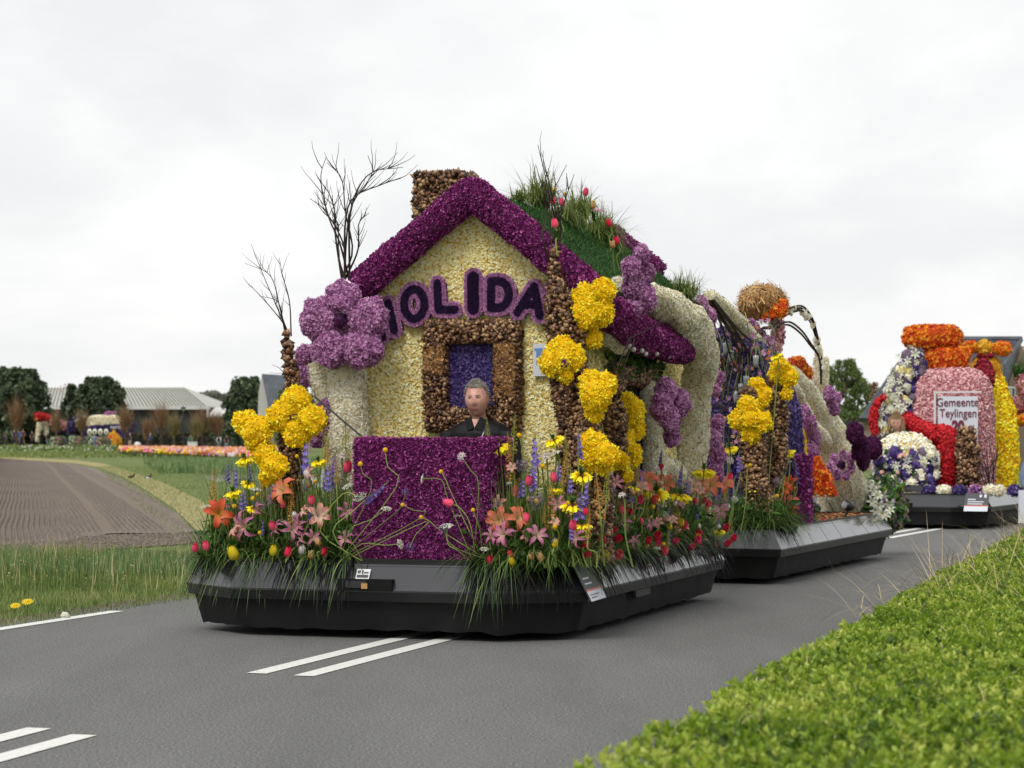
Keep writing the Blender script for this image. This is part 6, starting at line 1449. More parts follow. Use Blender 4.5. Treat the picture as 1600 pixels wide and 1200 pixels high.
c = F2.hit(1403, 800, x=1.3); m_ = MB(); T_ = rosette(5, [(0, 0), (.4, .2), (.8, .3), (1, .1)], [.2, .5, .5, .1], .1); m_.add(place((T_[0],), c, (.6, -1, .2), .09), T_[1], 'tulip_white', T_[2]); m_.inst(STAR, np.array([c]), basis(np.array([[.6, -1, .2]]), 0), .1, 'crimson_petal'); BQ.part('butterfly_orchid', m_)

# ---------------------------------------------------------------- hedge in the foreground
def hz(X, Y): return .50+.03*mnoise.noise(Vector((X*.9, Y*.9, 7)))+.012*mnoise.noise(Vector((X*4, Y*4, 2)))
def hx(Y): return .12+.006*(Y-5.6)+.290*(Y-5.6)+.05*mnoise.noise(Vector((0, Y*.8, 0)))
m_ = MB(); rows = []
for Y in np.arange(3.0, 24, .15):
    x0 = hx(Y); rows.append([(x0+.07, Y, .0), (x0+.05, Y, hz(x0, Y)-.10), (x0+.14, Y, hz(x0, Y)-.045), (x0+.7, Y, hz(x0+.7, Y)-.045), (x0+1.32, Y, hz(x0+1.32, Y)-.06), (x0+1.34, Y, 0)])
V = np.array(rows).reshape(-1, 3); k = 6; nr = len(rows)
HG = Thing('hedge', 'low clipped bright green hedge along the road in the right foreground', 'hedge', WORLD, (1.5, 10, 0))
m_.add(V, [[i*k+j, (i+1)*k+j, (i+1)*k+j+1, i*k+j+1] for i in range(nr-1) for j in range(k-1)], 'hedge_twig'); HG.part('twigs', m_)
m_ = MB()
def leafcloud(n, mode):
    Y = 3.2+(22.6-3.2)*G.random(n)**(1.25); x0 = np.array([hx(y) for y in Y])
    if mode == 'top':
        w = 1.32; X = x0+.02+w*G.random(n); Z = np.array([hz(a, b) for a, b in zip(X, Y)])+.015-.075*G.random(n)**1.4-np.exp(-(X-x0)/.06)*.035
        N = np.tile([0, 0, 1.], (n, 1))
    else:
        X = x0+G.uniform(-.02, .06, n); Z = G.uniform(.03, .48, n); N = np.tile([-1., -.2, .5], (n, 1))
    return np.c_[X, Y, Z], N
# shoots: whorls of four leaves pointing up and out
WH = []
for k in range(5):
    a = k*2*pi/5*1.3; WH.append((QUADLEAF[0] @ np.array(Matrix.Rotation(radians(-38-14*(k % 2)), 3, 'X')).T) @ np.array(Matrix.Rotation(a, 3, 'Z')).T+[0, 0, .12*k])
LF = np.array([[0, 0, 0], [.3, .35, .08], [.26, .72, .1], [0, 1, .02], [-.26, .72, .1], [-.3, .35, .08], [0, .5, -.02]])
LF = np.array([[0, 0, 0], [.3, .45, .1], [0, 1, .02], [-.3, .45, .1], [0, .5, -.03]])
WH = [(LF @ np.array(Matrix.Rotation(radians(38+22*(k % 3 == 0)-8*k*0), 3, 'X')).T) @ np.array(Matrix.Rotation(k*2.4, 3, 'Z')).T+[0, 0, .16*k] for k in range(5)]
WHORL = (np.vstack(WH), [np.array([f for k in range(5) for f in ([5*k, 5*k+1, 5*k+2, 5*k+4], [5*k, 5*k+4, 5*k+2, 5*k+3])])])
for n, mode in ((28000, 'top'), (3000, 'side')):
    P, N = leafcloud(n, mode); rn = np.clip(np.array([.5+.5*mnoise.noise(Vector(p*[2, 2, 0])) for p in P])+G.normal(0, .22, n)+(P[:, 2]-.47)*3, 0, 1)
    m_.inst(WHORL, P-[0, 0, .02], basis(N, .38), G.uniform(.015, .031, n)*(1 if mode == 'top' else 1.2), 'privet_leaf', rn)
HG.part('foliage', m_, stuff=True)
m_ = MB(); n = 1500
Y = G.uniform(11, 24, n); X = np.array([hx(y) for y in Y])+G.uniform(-.1, .8, n); P = np.c_[X, Y, np.full(n, .44)]
blades(m_, P, G.normal(pi, 1.3, n), G.uniform(.15, .6, n), G.uniform(.1, 1.2, n), G.uniform(.1, .7, n), .0038, 'dry_stem', 7)
n = 60; Y = G.uniform(6, 10, n); X = np.array([hx(y) for y in Y])+G.uniform(0, 1, n); blades(m_, np.c_[X, Y, np.full(n, .46)], G.uniform(0, 6, n), G.uniform(.1, .35, n), G.uniform(.4, 1.3, n), G.uniform(.3, 1, n), .0035, 'dry_stem', 6)
single('dry_grass', m_, 'thin straw-coloured dry grass stems growing through the hedge edge', 'dry grass', base=(4, 15, 0), kind='stuff')
# ---------------------------------------------------------------- background
def tree(name, label, cat, px, base_py, top_py, half, Y, mt='pine_needle', n=2600, trunk=.12, leaf=.35, group=None, shape='round', z0=None):
    zb = 0 if z0 is None else z0
    x = (px-800)/FOC*Y; h = EYE+(HOR-top_py)/FOC*Y-zb; r = half/FOC*Y
    T_ = Thing(name, label, cat, WORLD, (x, Y, zb), group); b = np.array([x, Y, zb])
    m_ = MB(); pts = [b, b+[R.uniform(-.2, .2), 0, h*.45], b+[R.uniform(-.3, .3), 0, h*.85]]
    m_.add(*tube(pts, [h*.028, h*.02, h*.006], 7, 8), 'bark'); limbs = []
    for k in range(9):
        z = h*R.uniform(.22, .8); a = R.uniform(0, 2*pi); l = r*R.uniform(.5, .95)*(1-.45*z/h); q = b+[cos(a)*l, sin(a)*l, z+l*.5]; limbs.append(q)
        m_.add(*tube([b+[0, 0, z], (b+[0, 0, z])*.5+q*.5-[0, 0, .1*l], q], [h*.010, h*.007, h*.003], 5, 4), 'bark')
    T_.part('trunk', m_)
    m_ = MB(); nc = 170; C = []
    for k in range(nc):
        t = R.random()**.8; zz = h*(.10+.88*t) if shape != 'round' else h*(.08+.92*t); w = r*(1-t)**.62*1.1 if shape == 'cone' else r*math.sqrt(max(.04, 1-((t-.42)/.62)**2))
        a = R.uniform(0, 2*pi); q = R.random()**.45*w; C.append((np.array([x+q*cos(a), Y+q*sin(a), zb+min(zz, h*.97)]), r*R.uniform(.07, .19)))
    per = n//nc
    for c, rc in C:
        N = unit(G.normal(size=(per, 3))); P = c+N*rc*(G.random((per, 1))**.4)*[.85, .85, 1.35]
        m_.inst(QUADLEAF if mt != 'pine_needle' else SPIKY, P, basis(unit(N+[0, 0, .6]), .5), leaf*G.uniform(.6, 1.3, per), mt, np.clip(R.uniform(.1, .7)+G.normal(0, .2, per), 0, 1))
    T_.part('crown', m_)
    return T_
YB = 330
# wood on the horizon
m_ = MB(); P = []
for k in range(9000):
    px = R.uniform(-150, 1000); t = R.random(); top = 616+6*mnoise.noise(Vector((px*.03, 0, 0)))+4*sin(px*.11)
    P.append(at(px, 684-(684-top)*(R.random()**.4)+R.uniform(-1.5, 1.5), 800+R.uniform(-30, 30)))
m_.inst(BALL, np.array(P), basis(np.tile([0, 0, 1.], (9000, 1)), .5), G.uniform(.8, 3, 9000), 'far_wood')
for k in range(700):
    px = R.uniform(280, 460); top = 618+5*mnoise.noise(Vector((px*.05, 3, 0))); a = at(px, 640, 780); b = at(px+R.uniform(-3, 3), top-R.uniform(-4, 6), 780); m_.add(*tube([a, b], [.35, .12], 3, cap=False), 'far_wood')
single('distant_wood', m_, 'hazy grey bare wood on the horizon behind the sheds', 'wood', base=(0, 800, 0), kind='stuff')
# warehouse
x0, x1 = at(-220, 0, YB)[0], at(328, 0, YB)[0]; ze = at(0, 636, YB)[2]; zr = at(0, 605, YB)[2]; D_ = 22
Wh = Thing('warehouse', 'long dark-walled warehouse with pale ribbed metal roof behind the pines', 'building', WORLD, ((x0+x1)/2, YB+D_, 0))
m_ = MB(); m_.add(*box(x0, x1, YB, YB+.3, 0, ze), 'shed_wall', .3); 
for k in range(60): X = x0+(x1-x0)*k/60; m_.add(*box(X, X+.15, YB-.1, YB-.002, 0, ze-.1), 'shed_wall', 1)
Wh.part('wall', m_)
m_ = MB(); m_.add(*box(x1-.3, x1, YB+.303, YB+2*D_, 0, ze), 'shed_wall'); Wh.part('wall', m_)
m_ = MB(); xr = at(290, 0, YB+D_)[0]; zr2 = EYE+(HOR-606)/FOC*(YB+D_)
V = np.array([(x0, YB-.5, ze), (x1, YB-.5, ze), (xr, YB+D_, zr2), (x0, YB+D_, zr2), (x1, YB+2*D_, ze), (x0, YB+2*D_, ze)])
m_.add(V, [[0, 1, 2, 3], [3, 2, 4, 5]], 'shed_roof'); m_.add([V[1], V[4], V[2]], [[0, 1, 2]], 'shed_roof')
Wh.part('roof', m_)
for k in range(96):
    t = k/96; a = V[0]+(V[1]-V[0])*t; b = V[3]+(V[2]-V[3])*t; m_ = MB(); S_ = np.array([a, a+[.12, 0, 0], b+[.12, 0, 0], b])+[0, 0, .02]
    m_.add(np.vstack([S_, S_+[0, 0, .08]]), [[4, 5, 6, 7], [0, 1, 5, 4], [0, 4, 7, 3], [1, 2, 6, 5]], 'shed_wall' if False else 'far_wood'); Wh.part('roof_rib', m_)
m_ = MB(); m_.add(*box(x0, x1+.1, YB-.8, YB-.51, ze-.35, ze+.12), 'white_trim'); Wh.part('gutter', m_)
Sh = Thing('shed', 'low shed with white roof right of the warehouse', 'building', WORLD, at(350, 690, YB-10)*[1, 1, 0])
a, b = at(327, 0, YB-10)[0], at(372, 0, YB-10)[0]; z0, z1 = at(0, 648, YB-10)[2], at(0, 636, YB-10)[2]
m_ = MB(); m_.add(*box(a, b, YB-10, YB-4, 0, z0), 'shed_wall'); Sh.part('wall', m_)
m_ = MB(); V = np.array([(a, YB-10.4, z0), (b+.4, YB-10.4, z0), (b-1.6, YB-4, z1), (a, YB-4, z1)]); m_.add(np.vstack([V, V-[0, 0, .25]]), [[0, 1, 2, 3], [0, 4, 5, 1], [1, 5, 6, 2], [2, 6, 7, 3]], 'white_trim'); Sh.part('roof', m_)
m_ = MB(); xx = at(325, 0, YB-10)[0]; m_.add(*box(xx-.15, xx+.15, YB-10.4, YB-10.1, 0, z0+1), 'white_trim'); Sh.part('corner_post', m_)
# left house
YH = 215; Hs = Thing('house', 'house with dark tiled roof and pale gable behind the left yellow flowers', 'house', WORLD, at(430, 690, YH)*[1, 1, 0])
def hp_(px, py, dy=0): return at(px, py, YH+dy)
m_ = MB(); A = [hp_(401, 700), hp_(420, 700, -4), hp_(418, 635, -4), hp_(409, 586, -1.5), hp_(404, 612)]; A = np.array(A); A[:2, 2] = 0
m_.add(np.vstack([A, A+[.3, .3, 0]]), [[0, 1, 2, 3, 4], [9, 8, 7, 6, 5], [2, 7, 8, 3], [3, 8, 9, 4]], 'gable_wood'); Hs.part('gable_wall', m_)
m_ = MB(); A = [hp_(409, 584, -1.5), hp_(478, 588, 3), hp_(486, 640, -4), hp_(420, 640, -4.3)]; A = np.array(A); m_.add(np.vstack([A, A-[0, -.2, .3]]), [[0, 3, 2, 1], [4, 5, 6, 7], [0, 1, 5, 4], [0, 4, 7, 3], [3, 7, 6, 2]], 'roof_tile'); Hs.part('roof', m_)
m_ = MB(); A = [hp_(420, 640, -3.9), hp_(486, 640, -3.6), hp_(486, 700, -3.6), hp_(420, 700, -3.9)]; A = np.array(A); A[2:, 2] = 0; m_.add(np.vstack([A, A+[0, .3, 0]]), [[0, 3, 2, 1], [4, 5, 6, 7]], 'house_brick'); Hs.part('wall', m_)
GT = 'dark pines in front of the warehouse'
tree('pine_tree', 'tall dark pine cut by the left picture edge', 'tree', -6, 690, 579, 34, 312, n=6500, leaf=.75, group=GT, shape='round')
tree('pine_tree', 'broad dark pine second from the left picture edge', 'tree', 36, 690, 581, 44, 306, n=7000, leaf=.75, group=GT)
tree('pine_tree', 'small pine in front of the warehouse between the two broad ones', 'tree', 112, 690, 603, 22, 310, n=3000, leaf=.65, group=GT, shape='cone')
tree('pine_tree', 'broad dark pine in front of the middle of the warehouse roof', 'tree', 158, 690, 595, 42, 308, n=6500, leaf=.7, group=GT)
tree('evergreen_tree', 'dark leafy evergreen between the shed and the left house', 'tree', 385, 690, 594, 36, 230, 'pine_needle', n=5200, leaf=.42)
tree('evergreen_tree', 'green bush against the left house roof, behind the lilac flower', 'tree', 444, 690, 612, 16, 205, 'spring_leaf', n=2200, leaf=.35)
tree('blossom_tree', 'slender tree with pink blossom over the small pine', 'tree', 106, 690, 599, 18, 318, 'blossom', n=500, leaf=.3)
tree('shrub', 'round evergreen shrub right of the middle pine', 'shrub', 190, 690, 640, 14, 300, n=1500, leaf=.5)
def pollard(label, px, top, half, base=698, Y=292, hue=.3):
    b = at(px, 0, Y); b[2] = 0; k = Y/FOC; head = EYE+(HOR-(base-(base-top)*.42))*k; T_ = Thing('bare_tree', label, 'tree', WORLD, b, 'bare pollard trees by the far railing')
    m_ = MB(); m_.add(*tube([b, [b[0], b[1], head]], [.22, .16], 6, 4), 'bark'); T_.part('trunk', m_)
    m_ = MB(); n = 260; P = np.tile([b[0], b[1], head], (n, 1))+G.normal(0, .3, (n, 3)); H_ = (base-top)*.62*k
    blades(m_, P, G.uniform(0, 2*pi, n), H_*G.uniform(.5, 1.1, n), G.uniform(.75, 1.5, n), -.05, .055, 'willow_twig', 3, np.clip(hue+G.normal(0, .2, n), 0, 1)); T_.part('crown', m_, label='fan of thin orange-brown twigs')
for q in [('leftmost bare pollard in front of the broad pine', 26, 620, 20), ('bare pollard behind the purple animal shapes', 128, 640, 16, 690, 294, .6), ('bare pollard behind the stern of the ship', 196, 632, 20), ('bare pollard left of the railing, orange', 231, 652, 16, 700, 288, .2), ('tall bare tree in front of the warehouse wall', 252, 626, 22, 700, 292, .3), ('olive bare pollard left of the lamp post', 272, 645, 18, 702, 288, .8), ('olive bare pollard right of the lamp post', 306, 648, 16, 703, 288, .8), ('brown bare tree left of the shed', 316, 634, 20, 700, 292, .2), ('brown bare tree in front of the shed roof', 338, 640, 18, 700, 292, .3), ('brownish bare tree before the small pine', 88, 642, 14, 690, 294, .5)]:
    pollard(*q)
# clipped hedges and railing
for px0, px1, t, lab in ((205, 262, 682, 'brown clipped hedge left of the lamp post'), (262, 330, 680, 'brown clipped hedge behind the lamp post'), (318, 420, 656, 'dark green tall hedge behind the backpack wearer'), (-60, 130, 668, 'dark undergrowth beneath the pines'), (130, 205, 664, 'dark shrubs behind the ship')):
    yh = 310 if px1 < 206 else 297; a, b = at(px0, 0, yh), at(px1, 0, yh); zt = EYE+(HOR-t)/FOC*yh; m_ = MB()
    m_.add(*box(a[0], b[0], yh-1, yh+2, 0, zt-.3), 'hedge_brown'); P, N = sample(box(a[0], b[0], yh-1.2, yh+2, 0, zt), 0, 2600)
    m_.inst(QUADLEAF, P, basis(N, .8), .55, 'hedge_brown' if t > 670 else 'pine_needle'); single('clipped_hedge', m_, lab, 'hedge', base=((a[0]+b[0])/2, 297, 0), group='hedges along the far path')
Rl = Thing('railing', 'dark metal railing in front of the brown hedges', 'railing', WORLD, at(300, 690, 289)*[1, 1, 0])
for k in range(64):
    px = 200+k*2.6; a = at(px, 0, 289); m_ = MB(); m_.add(*box(a[0]-.03, a[0]+.03, 288.97, 289.03, 0, EYE+(HOR-684)/FOC*289), 'lamp_post'); Rl.part('picket', m_)
for z in (.15, 1.25):
    a, b = at(200, 0, 289), at(366, 0, 289); m_ = MB(); m_.add(*box(a[0], b[0], 288.9, 288.965, z, z+.07), 'lamp_post'); Rl.part('rail', m_)
for px, top, bot, lab in ((286.5, 637, 701, 'dark lamp post right of the railing, in front of the warehouse wall'), (106, 636, 700, 'dark lamp post between the two animal shapes')):
    Y = 275; b = at(px, 0, Y); b[2] = 0; zt = EYE+(HOR-top)/FOC*Y; T_ = Thing('street_lamp', lab, 'street lamp', WORLD, b, 'lamp posts in the left background')
    m_ = MB(); m_.add(*tube([b, [b[0], b[1], zt-.4]], [.12, .07], 8), 'lamp_post'); T_.part('post', m_)
    m_ = MB(); m_.add(*tube([[b[0], Y, zt-.42], [b[0], Y, zt-.2], [b[0], Y, zt]], [.12, .28, .30], 8), 'lamp_glass'); T_.part('lantern', m_)
    m_ = MB(); m_.add(*tube([[b[0], Y, zt], [b[0], Y, zt+.12]], [.42, .1], 8), 'lamp_post'); T_.part('lantern_cap', m_)
# white booth, pushchair
a, b = at(293, 0, 280), at(307, 0, 280); z0, z1 = EYE+(HOR-703)/FOC*280, EYE+(HOR-691)/FOC*280
Bt = Thing('booth', 'white box-shaped booth beside the lamp post', 'booth', WORLD, ((a[0]+b[0])/2, 280, 0)); m_ = MB(); m_.add(*box(a[0], b[0], 280, 281, max(0, z0), z1), 'white_trim'); Bt.part('counter', m_)
m_ = MB(); m_.add(*box(a[0]-.05, b[0]+.05, 279.95, 281.05, z1+.002, z1+.06), 'white_trim'); Bt.part('top', m_)
p = at(215, 700, 284); m_ = MB(); m_.add(*ellipsoid(p+[0, 0, .35], (.45, .5, .4), 10, 8, .3), 'white_coat'); Pc = Thing('pushchair', 'white and dark pushchair beside the spectator in beige', 'pushchair', WORLD, p*[1, 1, 0]+[0, 0, max(0, p[2]-.3)]); Pc.part('seat_pod', m_)
for s in (-1, 1): m_ = MB(); m_.add(*tube([p+[s*.3, -.1, -.25], p+[s*.3, .1, -.25]], .14, 8), 'eye_dark'); Pc.part('wheel', m_)
m_ = MB(); m_.add(*tube([p+[-.5, 0, .8], p+[0, 0, .1], p+[.3, 0, -.2]], .04, 5), 'eye_dark'); Pc.part('handlebar', m_)
# tulip beds: thousands of blooms
m_ = MB(); rows_ = [(190, 372)]
n = 10000
COLS = ['tulip_peach', 'coral', 'tulip_white', 'tulip_pink', 'gold_petal', 'blush', 'tulip_yellow', 'coral', 'tulip_peach', 'lilac_petal']
px = G.uniform(186, 470, n); tt = np.clip((px-190)/175, 0, 1.2); py = 706+3*tt+G.random(n)*(7+tt*8); Y = EYE*FOC/(py-HOR)
P = np.c_[(px-800)/FOC*Y, Y, G.uniform(.35, .5, n)]
c = np.array([(int(6*abs(mnoise.noise(Vector((a*.022, b*.35, 0))))*4+R.random()*3)) % len(COLS) for a, b in zip(px, py)])
for k, nm in enumerate(COLS):
    s = c == k; m_.inst(BULB, P[s], basis(np.tile([0, 0, 1.], (s.sum(), 1)), .3), G.uniform(.12, .25, s.sum()), nm, smooth=True)
Q = P[::2]*[1, 1, 0]; blades(m_, Q, G.uniform(0, 6, len(Q)), G.uniform(.3, .45, len(Q)), 1.3, .1, .12, 'reed_blade', 2)
single('tulip_bed', m_, 'long bed of mixed orange, white and pink tulips beyond the canal', 'tulip bed', base=P.mean(0)*[1, 1, 0], kind='stuff')
m_ = MB(); n = 1500; px = G.uniform(-20, 190, n); py = G.uniform(699, 705, n); Y = EYE*FOC/(py-HOR); P = np.c_[(px-800)/FOC*Y, Y, G.uniform(.05, .4, n)]
m_.inst(QUADLEAF, P*[1, 1, .6], basis(np.tile([0, 0, 1.], (n, 1)), .9), .5, 'spring_leaf'); m_.inst(BALL, P[::6], basis(np.tile([0, 0, 1.], (len(P[::6]), 1))), .22, 'tulip_white')
single('daffodil_patch', m_, 'low leafy patch dotted with white blooms in front of the far spectators', 'flower patch', base=P.mean(0)*[1, 1, 0], kind='stuff')
for k, px in enumerate([84, 92, 100, 113, 122, 136, 142, 158, 166]):
    m_ = MB(); c = at(px, 691, 286); r = R.uniform(5, 7)*286/FOC; S = ellipsoid(c, (r, r, r*1.3), 10, 8, .3, seed=k); m_.add(S[0], S[1], 'reed_blade', .2); P, N = sample(S, 0, 140); m_.inst(STAR, P, basis(N, .8), .35, ['umbel_white', 'pink_petal', 'allium_grey'][k % 3]); m_.inst(QUADLEAF, P, basis(N, .8), .4, 'reed_blade')
    single('flowering_shrub', m_, 'pale flowering shrub in front of the distant animal and ship floats, '+['leftmost', 'second', 'third', 'fourth', 'fifth', 'sixth', 'seventh', 'eighth', 'rightmost'][k], 'shrub', base=c*[1, 1, 0], group='pale shrubs before the distant floats')
# distant floats: animal shapes, ship, onion dome
YD = 300
def dl(T_, nm, pts, mt, y=0, lump=.15, label=None, flat=1):
    P = [at(a, b, YD+y) for a, b, r in pts]; Rr = [r*(YD+y)/FOC for a, b, r in pts]; m_ = MB(); S = tube(P, Rr, 12, 6*len(P), lump=lump)
    fuzz(m_, S, mt, .28, 30, STAR, .6, mt); return T_.part(nm, m_, label=label)
An = Thing('animal_float', 'distant float of a white-legged creature with red back and purple body', 'float', WORLD, at(80, 695, YD)*[1, 1, 0])
dl(An, 'leg', [(61, 662, 4), (60, 675, 3.4), (58, 689, 2)], 'white_petal'); dl(An, 'leg', [(70, 660, 4.5), (72, 672, 3.6), (73, 682, 3)], 'white_petal', .8)
dl(An, 'back', [(54, 649, 3), (62, 650, 5.5), (72, 652, 5.5), (86, 656, 3)], 'red_petal'); dl(An, 'body', [(85, 667, 8), (94, 668, 12), (103, 670, 10)], 'violet_petal', 2); dl(An, 'flank', [(80, 660, 4), (90, 662, 7), (102, 666, 6)], 'pink_petal', -1); dl(An, 'head', [(56, 655, 2.6), (58, 656, 2.4)], 'coral', -1)
An2 = Thing('animal_float', 'distant purple arched creature between the first one and the ship', 'float', WORLD, at(122, 695, YD)*[1, 1, 0])
dl(An2, 'body', [(110, 680, 4), (113, 664, 5), (121, 654, 4), (131, 651, 2.5)], 'violet_petal'); dl(An2, 'tail', [(119, 659, 1.2), (126, 654, 1.4), (134, 650, 1.5)], 'white_petal', -1.5); dl(An2, 'hindquarters', [(122, 672, 7), (130, 674, 7)], 'deep_plum_petal', 1)
Sp = Thing('ship_float', 'distant flower ship with white decks and the name Rotterdam on its violet hull', 'float', WORLD, at(170, 695, YD)*[1, 1, 0])
def slab_(T_, nm, poly, d0, d1, mt, fz=True):
    pp = [at(a, b, YD)[[0, 2]] for a, b in poly]; m_ = MB(); S = prism([tuple(q) for q in pp], YD+d0, YD+d1)
    if fz: fuzz(m_, S, mt, .26, 34, STAR, .6, mt)
    else: m_.add(*S, mt)
    return T_.part(nm, m_)
slab_(Sp, 'hull', [(137, 684), (136, 665), (165, 663), (192, 662), (208, 662), (205, 674), (198, 684)], -2, 3, 'violet_petal')
slab_(Sp, 'deck', [(137, 665), (142, 652), (187, 651), (194, 662), (165, 663)], -2.1, 2.6, 'white_petal')
slab_(Sp, 'upper_deck', [(145, 652), (149, 650), (182, 650), (184, 651)], -1.2, 2.2, 'white_petal')
slab_(Sp, 'funnel', [(165, 650), (165, 644), (184, 644), (184, 650)], -.6, 1.6, 'lilac_petal')
for px in (140, 148, 157, 166):
    c = at(px, 675, YD-2.2); m_ = MB(); m_.add(*ellipsoid(c, (.30, .2, .42), 12, 8), 'cream_petal', 1); o = Sp.part('porthole', m_); m_ = MB(); m_.add(*ellipsoid(c-[0, .14, 0], (.13, .1, .22), 10, 6), 'leaf_green'); Sp.part('porthole_glass', m_, o)
V, F = text_mesh('ROTTERDAM', .38, 'white_print', .012); c = at(188, 668, YD-2.3); kx = 30*YD/FOC/(V[:, 0].max()-V[:, 0].min())
m_ = MB(); m_.add(np.array([(c[0]+v[0]*kx, c[1]-v[2], c[2]+v[1]*1.05) for v in V]), F, 'white_print'); Sp.part('ship_name', m_)
On = Thing('onion_dome', 'orange onion-shaped flower dome in front of the ship', 'dome', WORLD, at(178, 695, 292)*[1, 1, 0])
prof = [(671, .6), (674, 1.5), (678, 6), (684, 11), (690, 13), (697, 12.5), (700, 11)]; rings = []
for py, hw in prof: c = at(178, py, 292); r = hw*292/FOC; rings.append(np.array([[c[0]+r*cos(t), c[1]+r*sin(t), c[2]] for t in np.arange(16)*2*pi/16]))
m_ = MB(); fuzz(m_, loft(rings), 'gold_petal', .22, 60, STAR, .6, 'orange_petal'); On.part('dome', m_)
# right background: house, trees
YR = 92
def rp(px, py, dy=0): return at(px, py, YR+dy)
Hr = Thing('brick_house', 'brick house with dark tiled roof behind the distant pink bottle', 'house', WORLD, rp(1480, 690, 3)*[1, 1, 0])
r0, r1, e1, e0 = rp(1428, 537, 4.5), rp(1593, 532, 4.5), rp(1553, 655, -.5), rp(1344, 655, -.5)
r0 = np.array([r0[0], r0[1], r1[2]]); e0[2] = e1[2]
m_ = MB(); V = np.array([e0, e1, r1, r0]); nn = unit(np.cross(V[1]-V[0], V[3]-V[0])); m_.add(np.vstack([V, V-nn*.15]), [[0, 1, 2, 3], [7, 6, 5, 4], [0, 4, 5, 1], [1, 5, 6, 2], [2, 6, 7, 3], [3, 7, 4, 0]], 'roof_tile'); Hr.part('roof', m_)
m_ = MB(); nrow = 70
for k in range(nrow+1):
    u = k/nrow; a = V[0]+(V[1]-V[0])*u; b = V[3]+(V[2]-V[3])*u; m_.add(*tube([a+nn*.01, b+nn*.01], .055, 5, cap=False), 'roof_tile', R.random())
for k in range(26):
    u = k/26; a = V[0]+(V[3]-V[0])*u; b = V[1]+(V[2]-V[1])*u; S_ = np.array([a, b, b+(V[2]-V[1])*.008, a+(V[3]-V[0])*.008])+nn*.03; m_.add(S_, [[0, 1, 2, 3]], 'roof_tile', 0)
Hr.part('roof_tiles', m_, stuff=True)
m_ = MB(); m_.add(*tube([r0+[0, 0, .05], r1+[.1, 0, .05]], .13, 8), 'roof_tile', .2); Hr.part('ridge', m_)
m_ = MB(); m_.add(*tube([r1+[.05, -.1, 0], rp(1566, 572, .4)+[.02, -.1, 0], e1+[.05, -.1, 0]], .09, 6), 'roof_tile', 0); Hr.part('verge_board', m_)
back = rp(1650, 655, 10); g = [e1*[1, 1, 0], e1, r1, back, back*[1, 1, 0]]; g = np.array(g)
d = unit(np.array([back[0]-e1[0], back[1]-e1[1], 0])); n_ = np.array([d[1], -d[0], 0])
m_ = MB(); G0 = g-n_*.02; m_.add(np.vstack([G0, G0-n_*.25]), [[0, 4, 3, 2, 1], [5, 6, 7, 8, 9]], 'house_brick'); gw = Hr.part('gable_wall', m_)
# brick courses as real pieces on the gable
m_ = MB(); L0 = np.linalg.norm((back-e1)[:2])
for r_ in range(58):
    z = .1+r_*.105; off = (r_ % 2)*.16; s_ = off
    while s_ < L0-.3:
        tz = z; zr_ = e1[2]+(r1[2]-e1[2])*min(1, max(0, s_/np.linalg.norm((r1-e1)[:2])));
        if s_ > np.linalg.norm((r1-e1)[:2]): break
        if tz < zr_-.05:
            p = np.array([e1[0], e1[1], 0])+d*s_; q = p+d*.29; V_ = [(*(p+n_*.0)[:2], z), (*(q)[:2], z), (*(q)[:2], z+.085), (*(p)[:2], z+.085)]; V_ = np.array(V_)+n_*.004
            m_.add(V_, [[0, 1, 2, 3]], 'house_brick', R.random())
        s_ += .32
Hr.part('bricks', m_, gw, stuff=True)
c = rp(1574, 613, 0); 
def wallpt(px, py):
    a = np.array([0, 0, EYE]); dd = np.array([(px-800)/FOC, 1, (HOR-py)/FOC]); t = ((e1-a)@n_)/(dd@n_); return a+dd*t+n_*.03
w0, w1, w2, w3 = wallpt(1565, 622), wallpt(1583, 622), wallpt(1583, 606), wallpt(1565, 606)
m_ = MB(); m_.add([w0, w1, w2, w3], [[0, 1, 2, 3]], 'window_glass'); wn = Hr.part('window', m_)
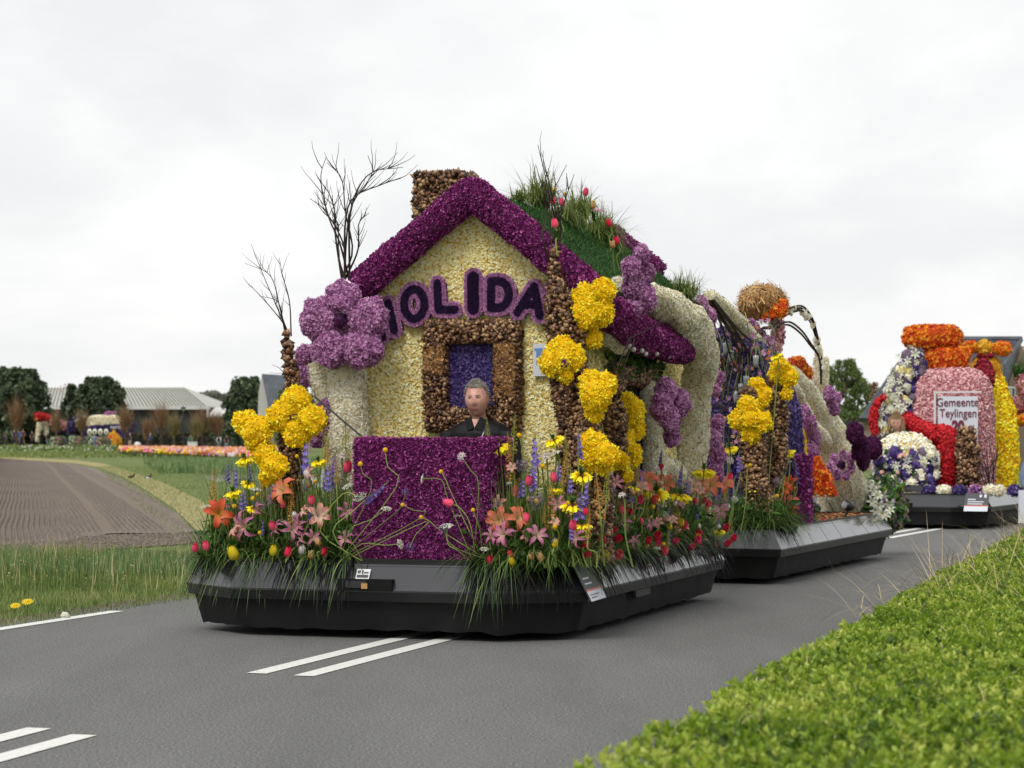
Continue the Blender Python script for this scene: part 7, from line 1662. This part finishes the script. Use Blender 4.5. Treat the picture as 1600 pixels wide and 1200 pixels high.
for a, b in ((w0, w1), (w1, w2), (w2, w3), (w3, w0), ((w0+w1)/2, (w2+w3)/2)): m_ = MB(); m_.add(*tube([a+n_*.03, b+n_*.03], .04, 4), 'white_trim'); Hr.part('window_frame', m_, wn)
m_ = MB(); A = np.array([e0*[1, 1, 0], e1*[1, 1, 0], e1-[0, 0, .1], e0-[0, 0, .1]])+[0, .4, 0]; m_.add(np.vstack([A, A+[0, .25, 0]]), [[0, 1, 2, 3], [7, 6, 5, 4]], 'house_brick'); Hr.part('front_wall', m_)
GT2 = 'light green trees right of the trailer'
tree('young_tree', 'bright green tree right behind the thin white post', 'tree', 1322, 690, 562, 36, 130, 'spring_leaf', n=16000, leaf=.14, group=GT2)
tree('young_tree', 'lower green tree left of the taller one, behind the white post', 'tree', 1296, 690, 572, 24, 134, 'spring_leaf', n=8000, leaf=.14, group=GT2, shape='cone')
tree('young_tree', 'shorter green tree between the tall one and the brick house', 'tree', 1346, 690, 590, 24, 138, 'spring_leaf', n=8000, leaf=.14, group=GT2)
tree('bare_shrub', 'reddish bare shrub next to the house roof edge', 'shrub', 1367, 690, 597, 9, 120, 'willow_twig', n=900, leaf=.15)
for px0, px1, t, lab, mt_ in ((1236, 1345, 648, 'clipped dark hedge under the light green trees', 'spring_leaf'), (1040, 1260, 655, 'dark hedge behind the trailer', 'spring_leaf')):
    a, b = at(px0, 0, 105), at(px1, 0, 105); zt = EYE+(HOR-t)/FOC*105; m_ = MB(); m_.add(*box(a[0], b[0], 105, 107, 0, zt-.15), 'hedge_brown'); P, N = sample(box(a[0], b[0], 104.9, 107, 0, zt), 0, 3500); m_.inst(QUADLEAF, P, basis(N, .8), .22, mt_, G.random(3500)*.4)
    single('clipped_hedge', m_, lab, 'hedge', base=((a[0]+b[0])/2, 106, 0), group='hedges right of the road')
m_ = MB(); a, b = at(1310, 0, 100), at(1375, 0, 100); zt = EYE+(HOR-658)/FOC*100; m_.add(*box(a[0], b[0], 100, 100.2, 0, zt), 'shed_wall'); single('wooden_fence', m_, 'dark fence behind the dark purple flower', 'fence', base=(a[0], 100, 0))
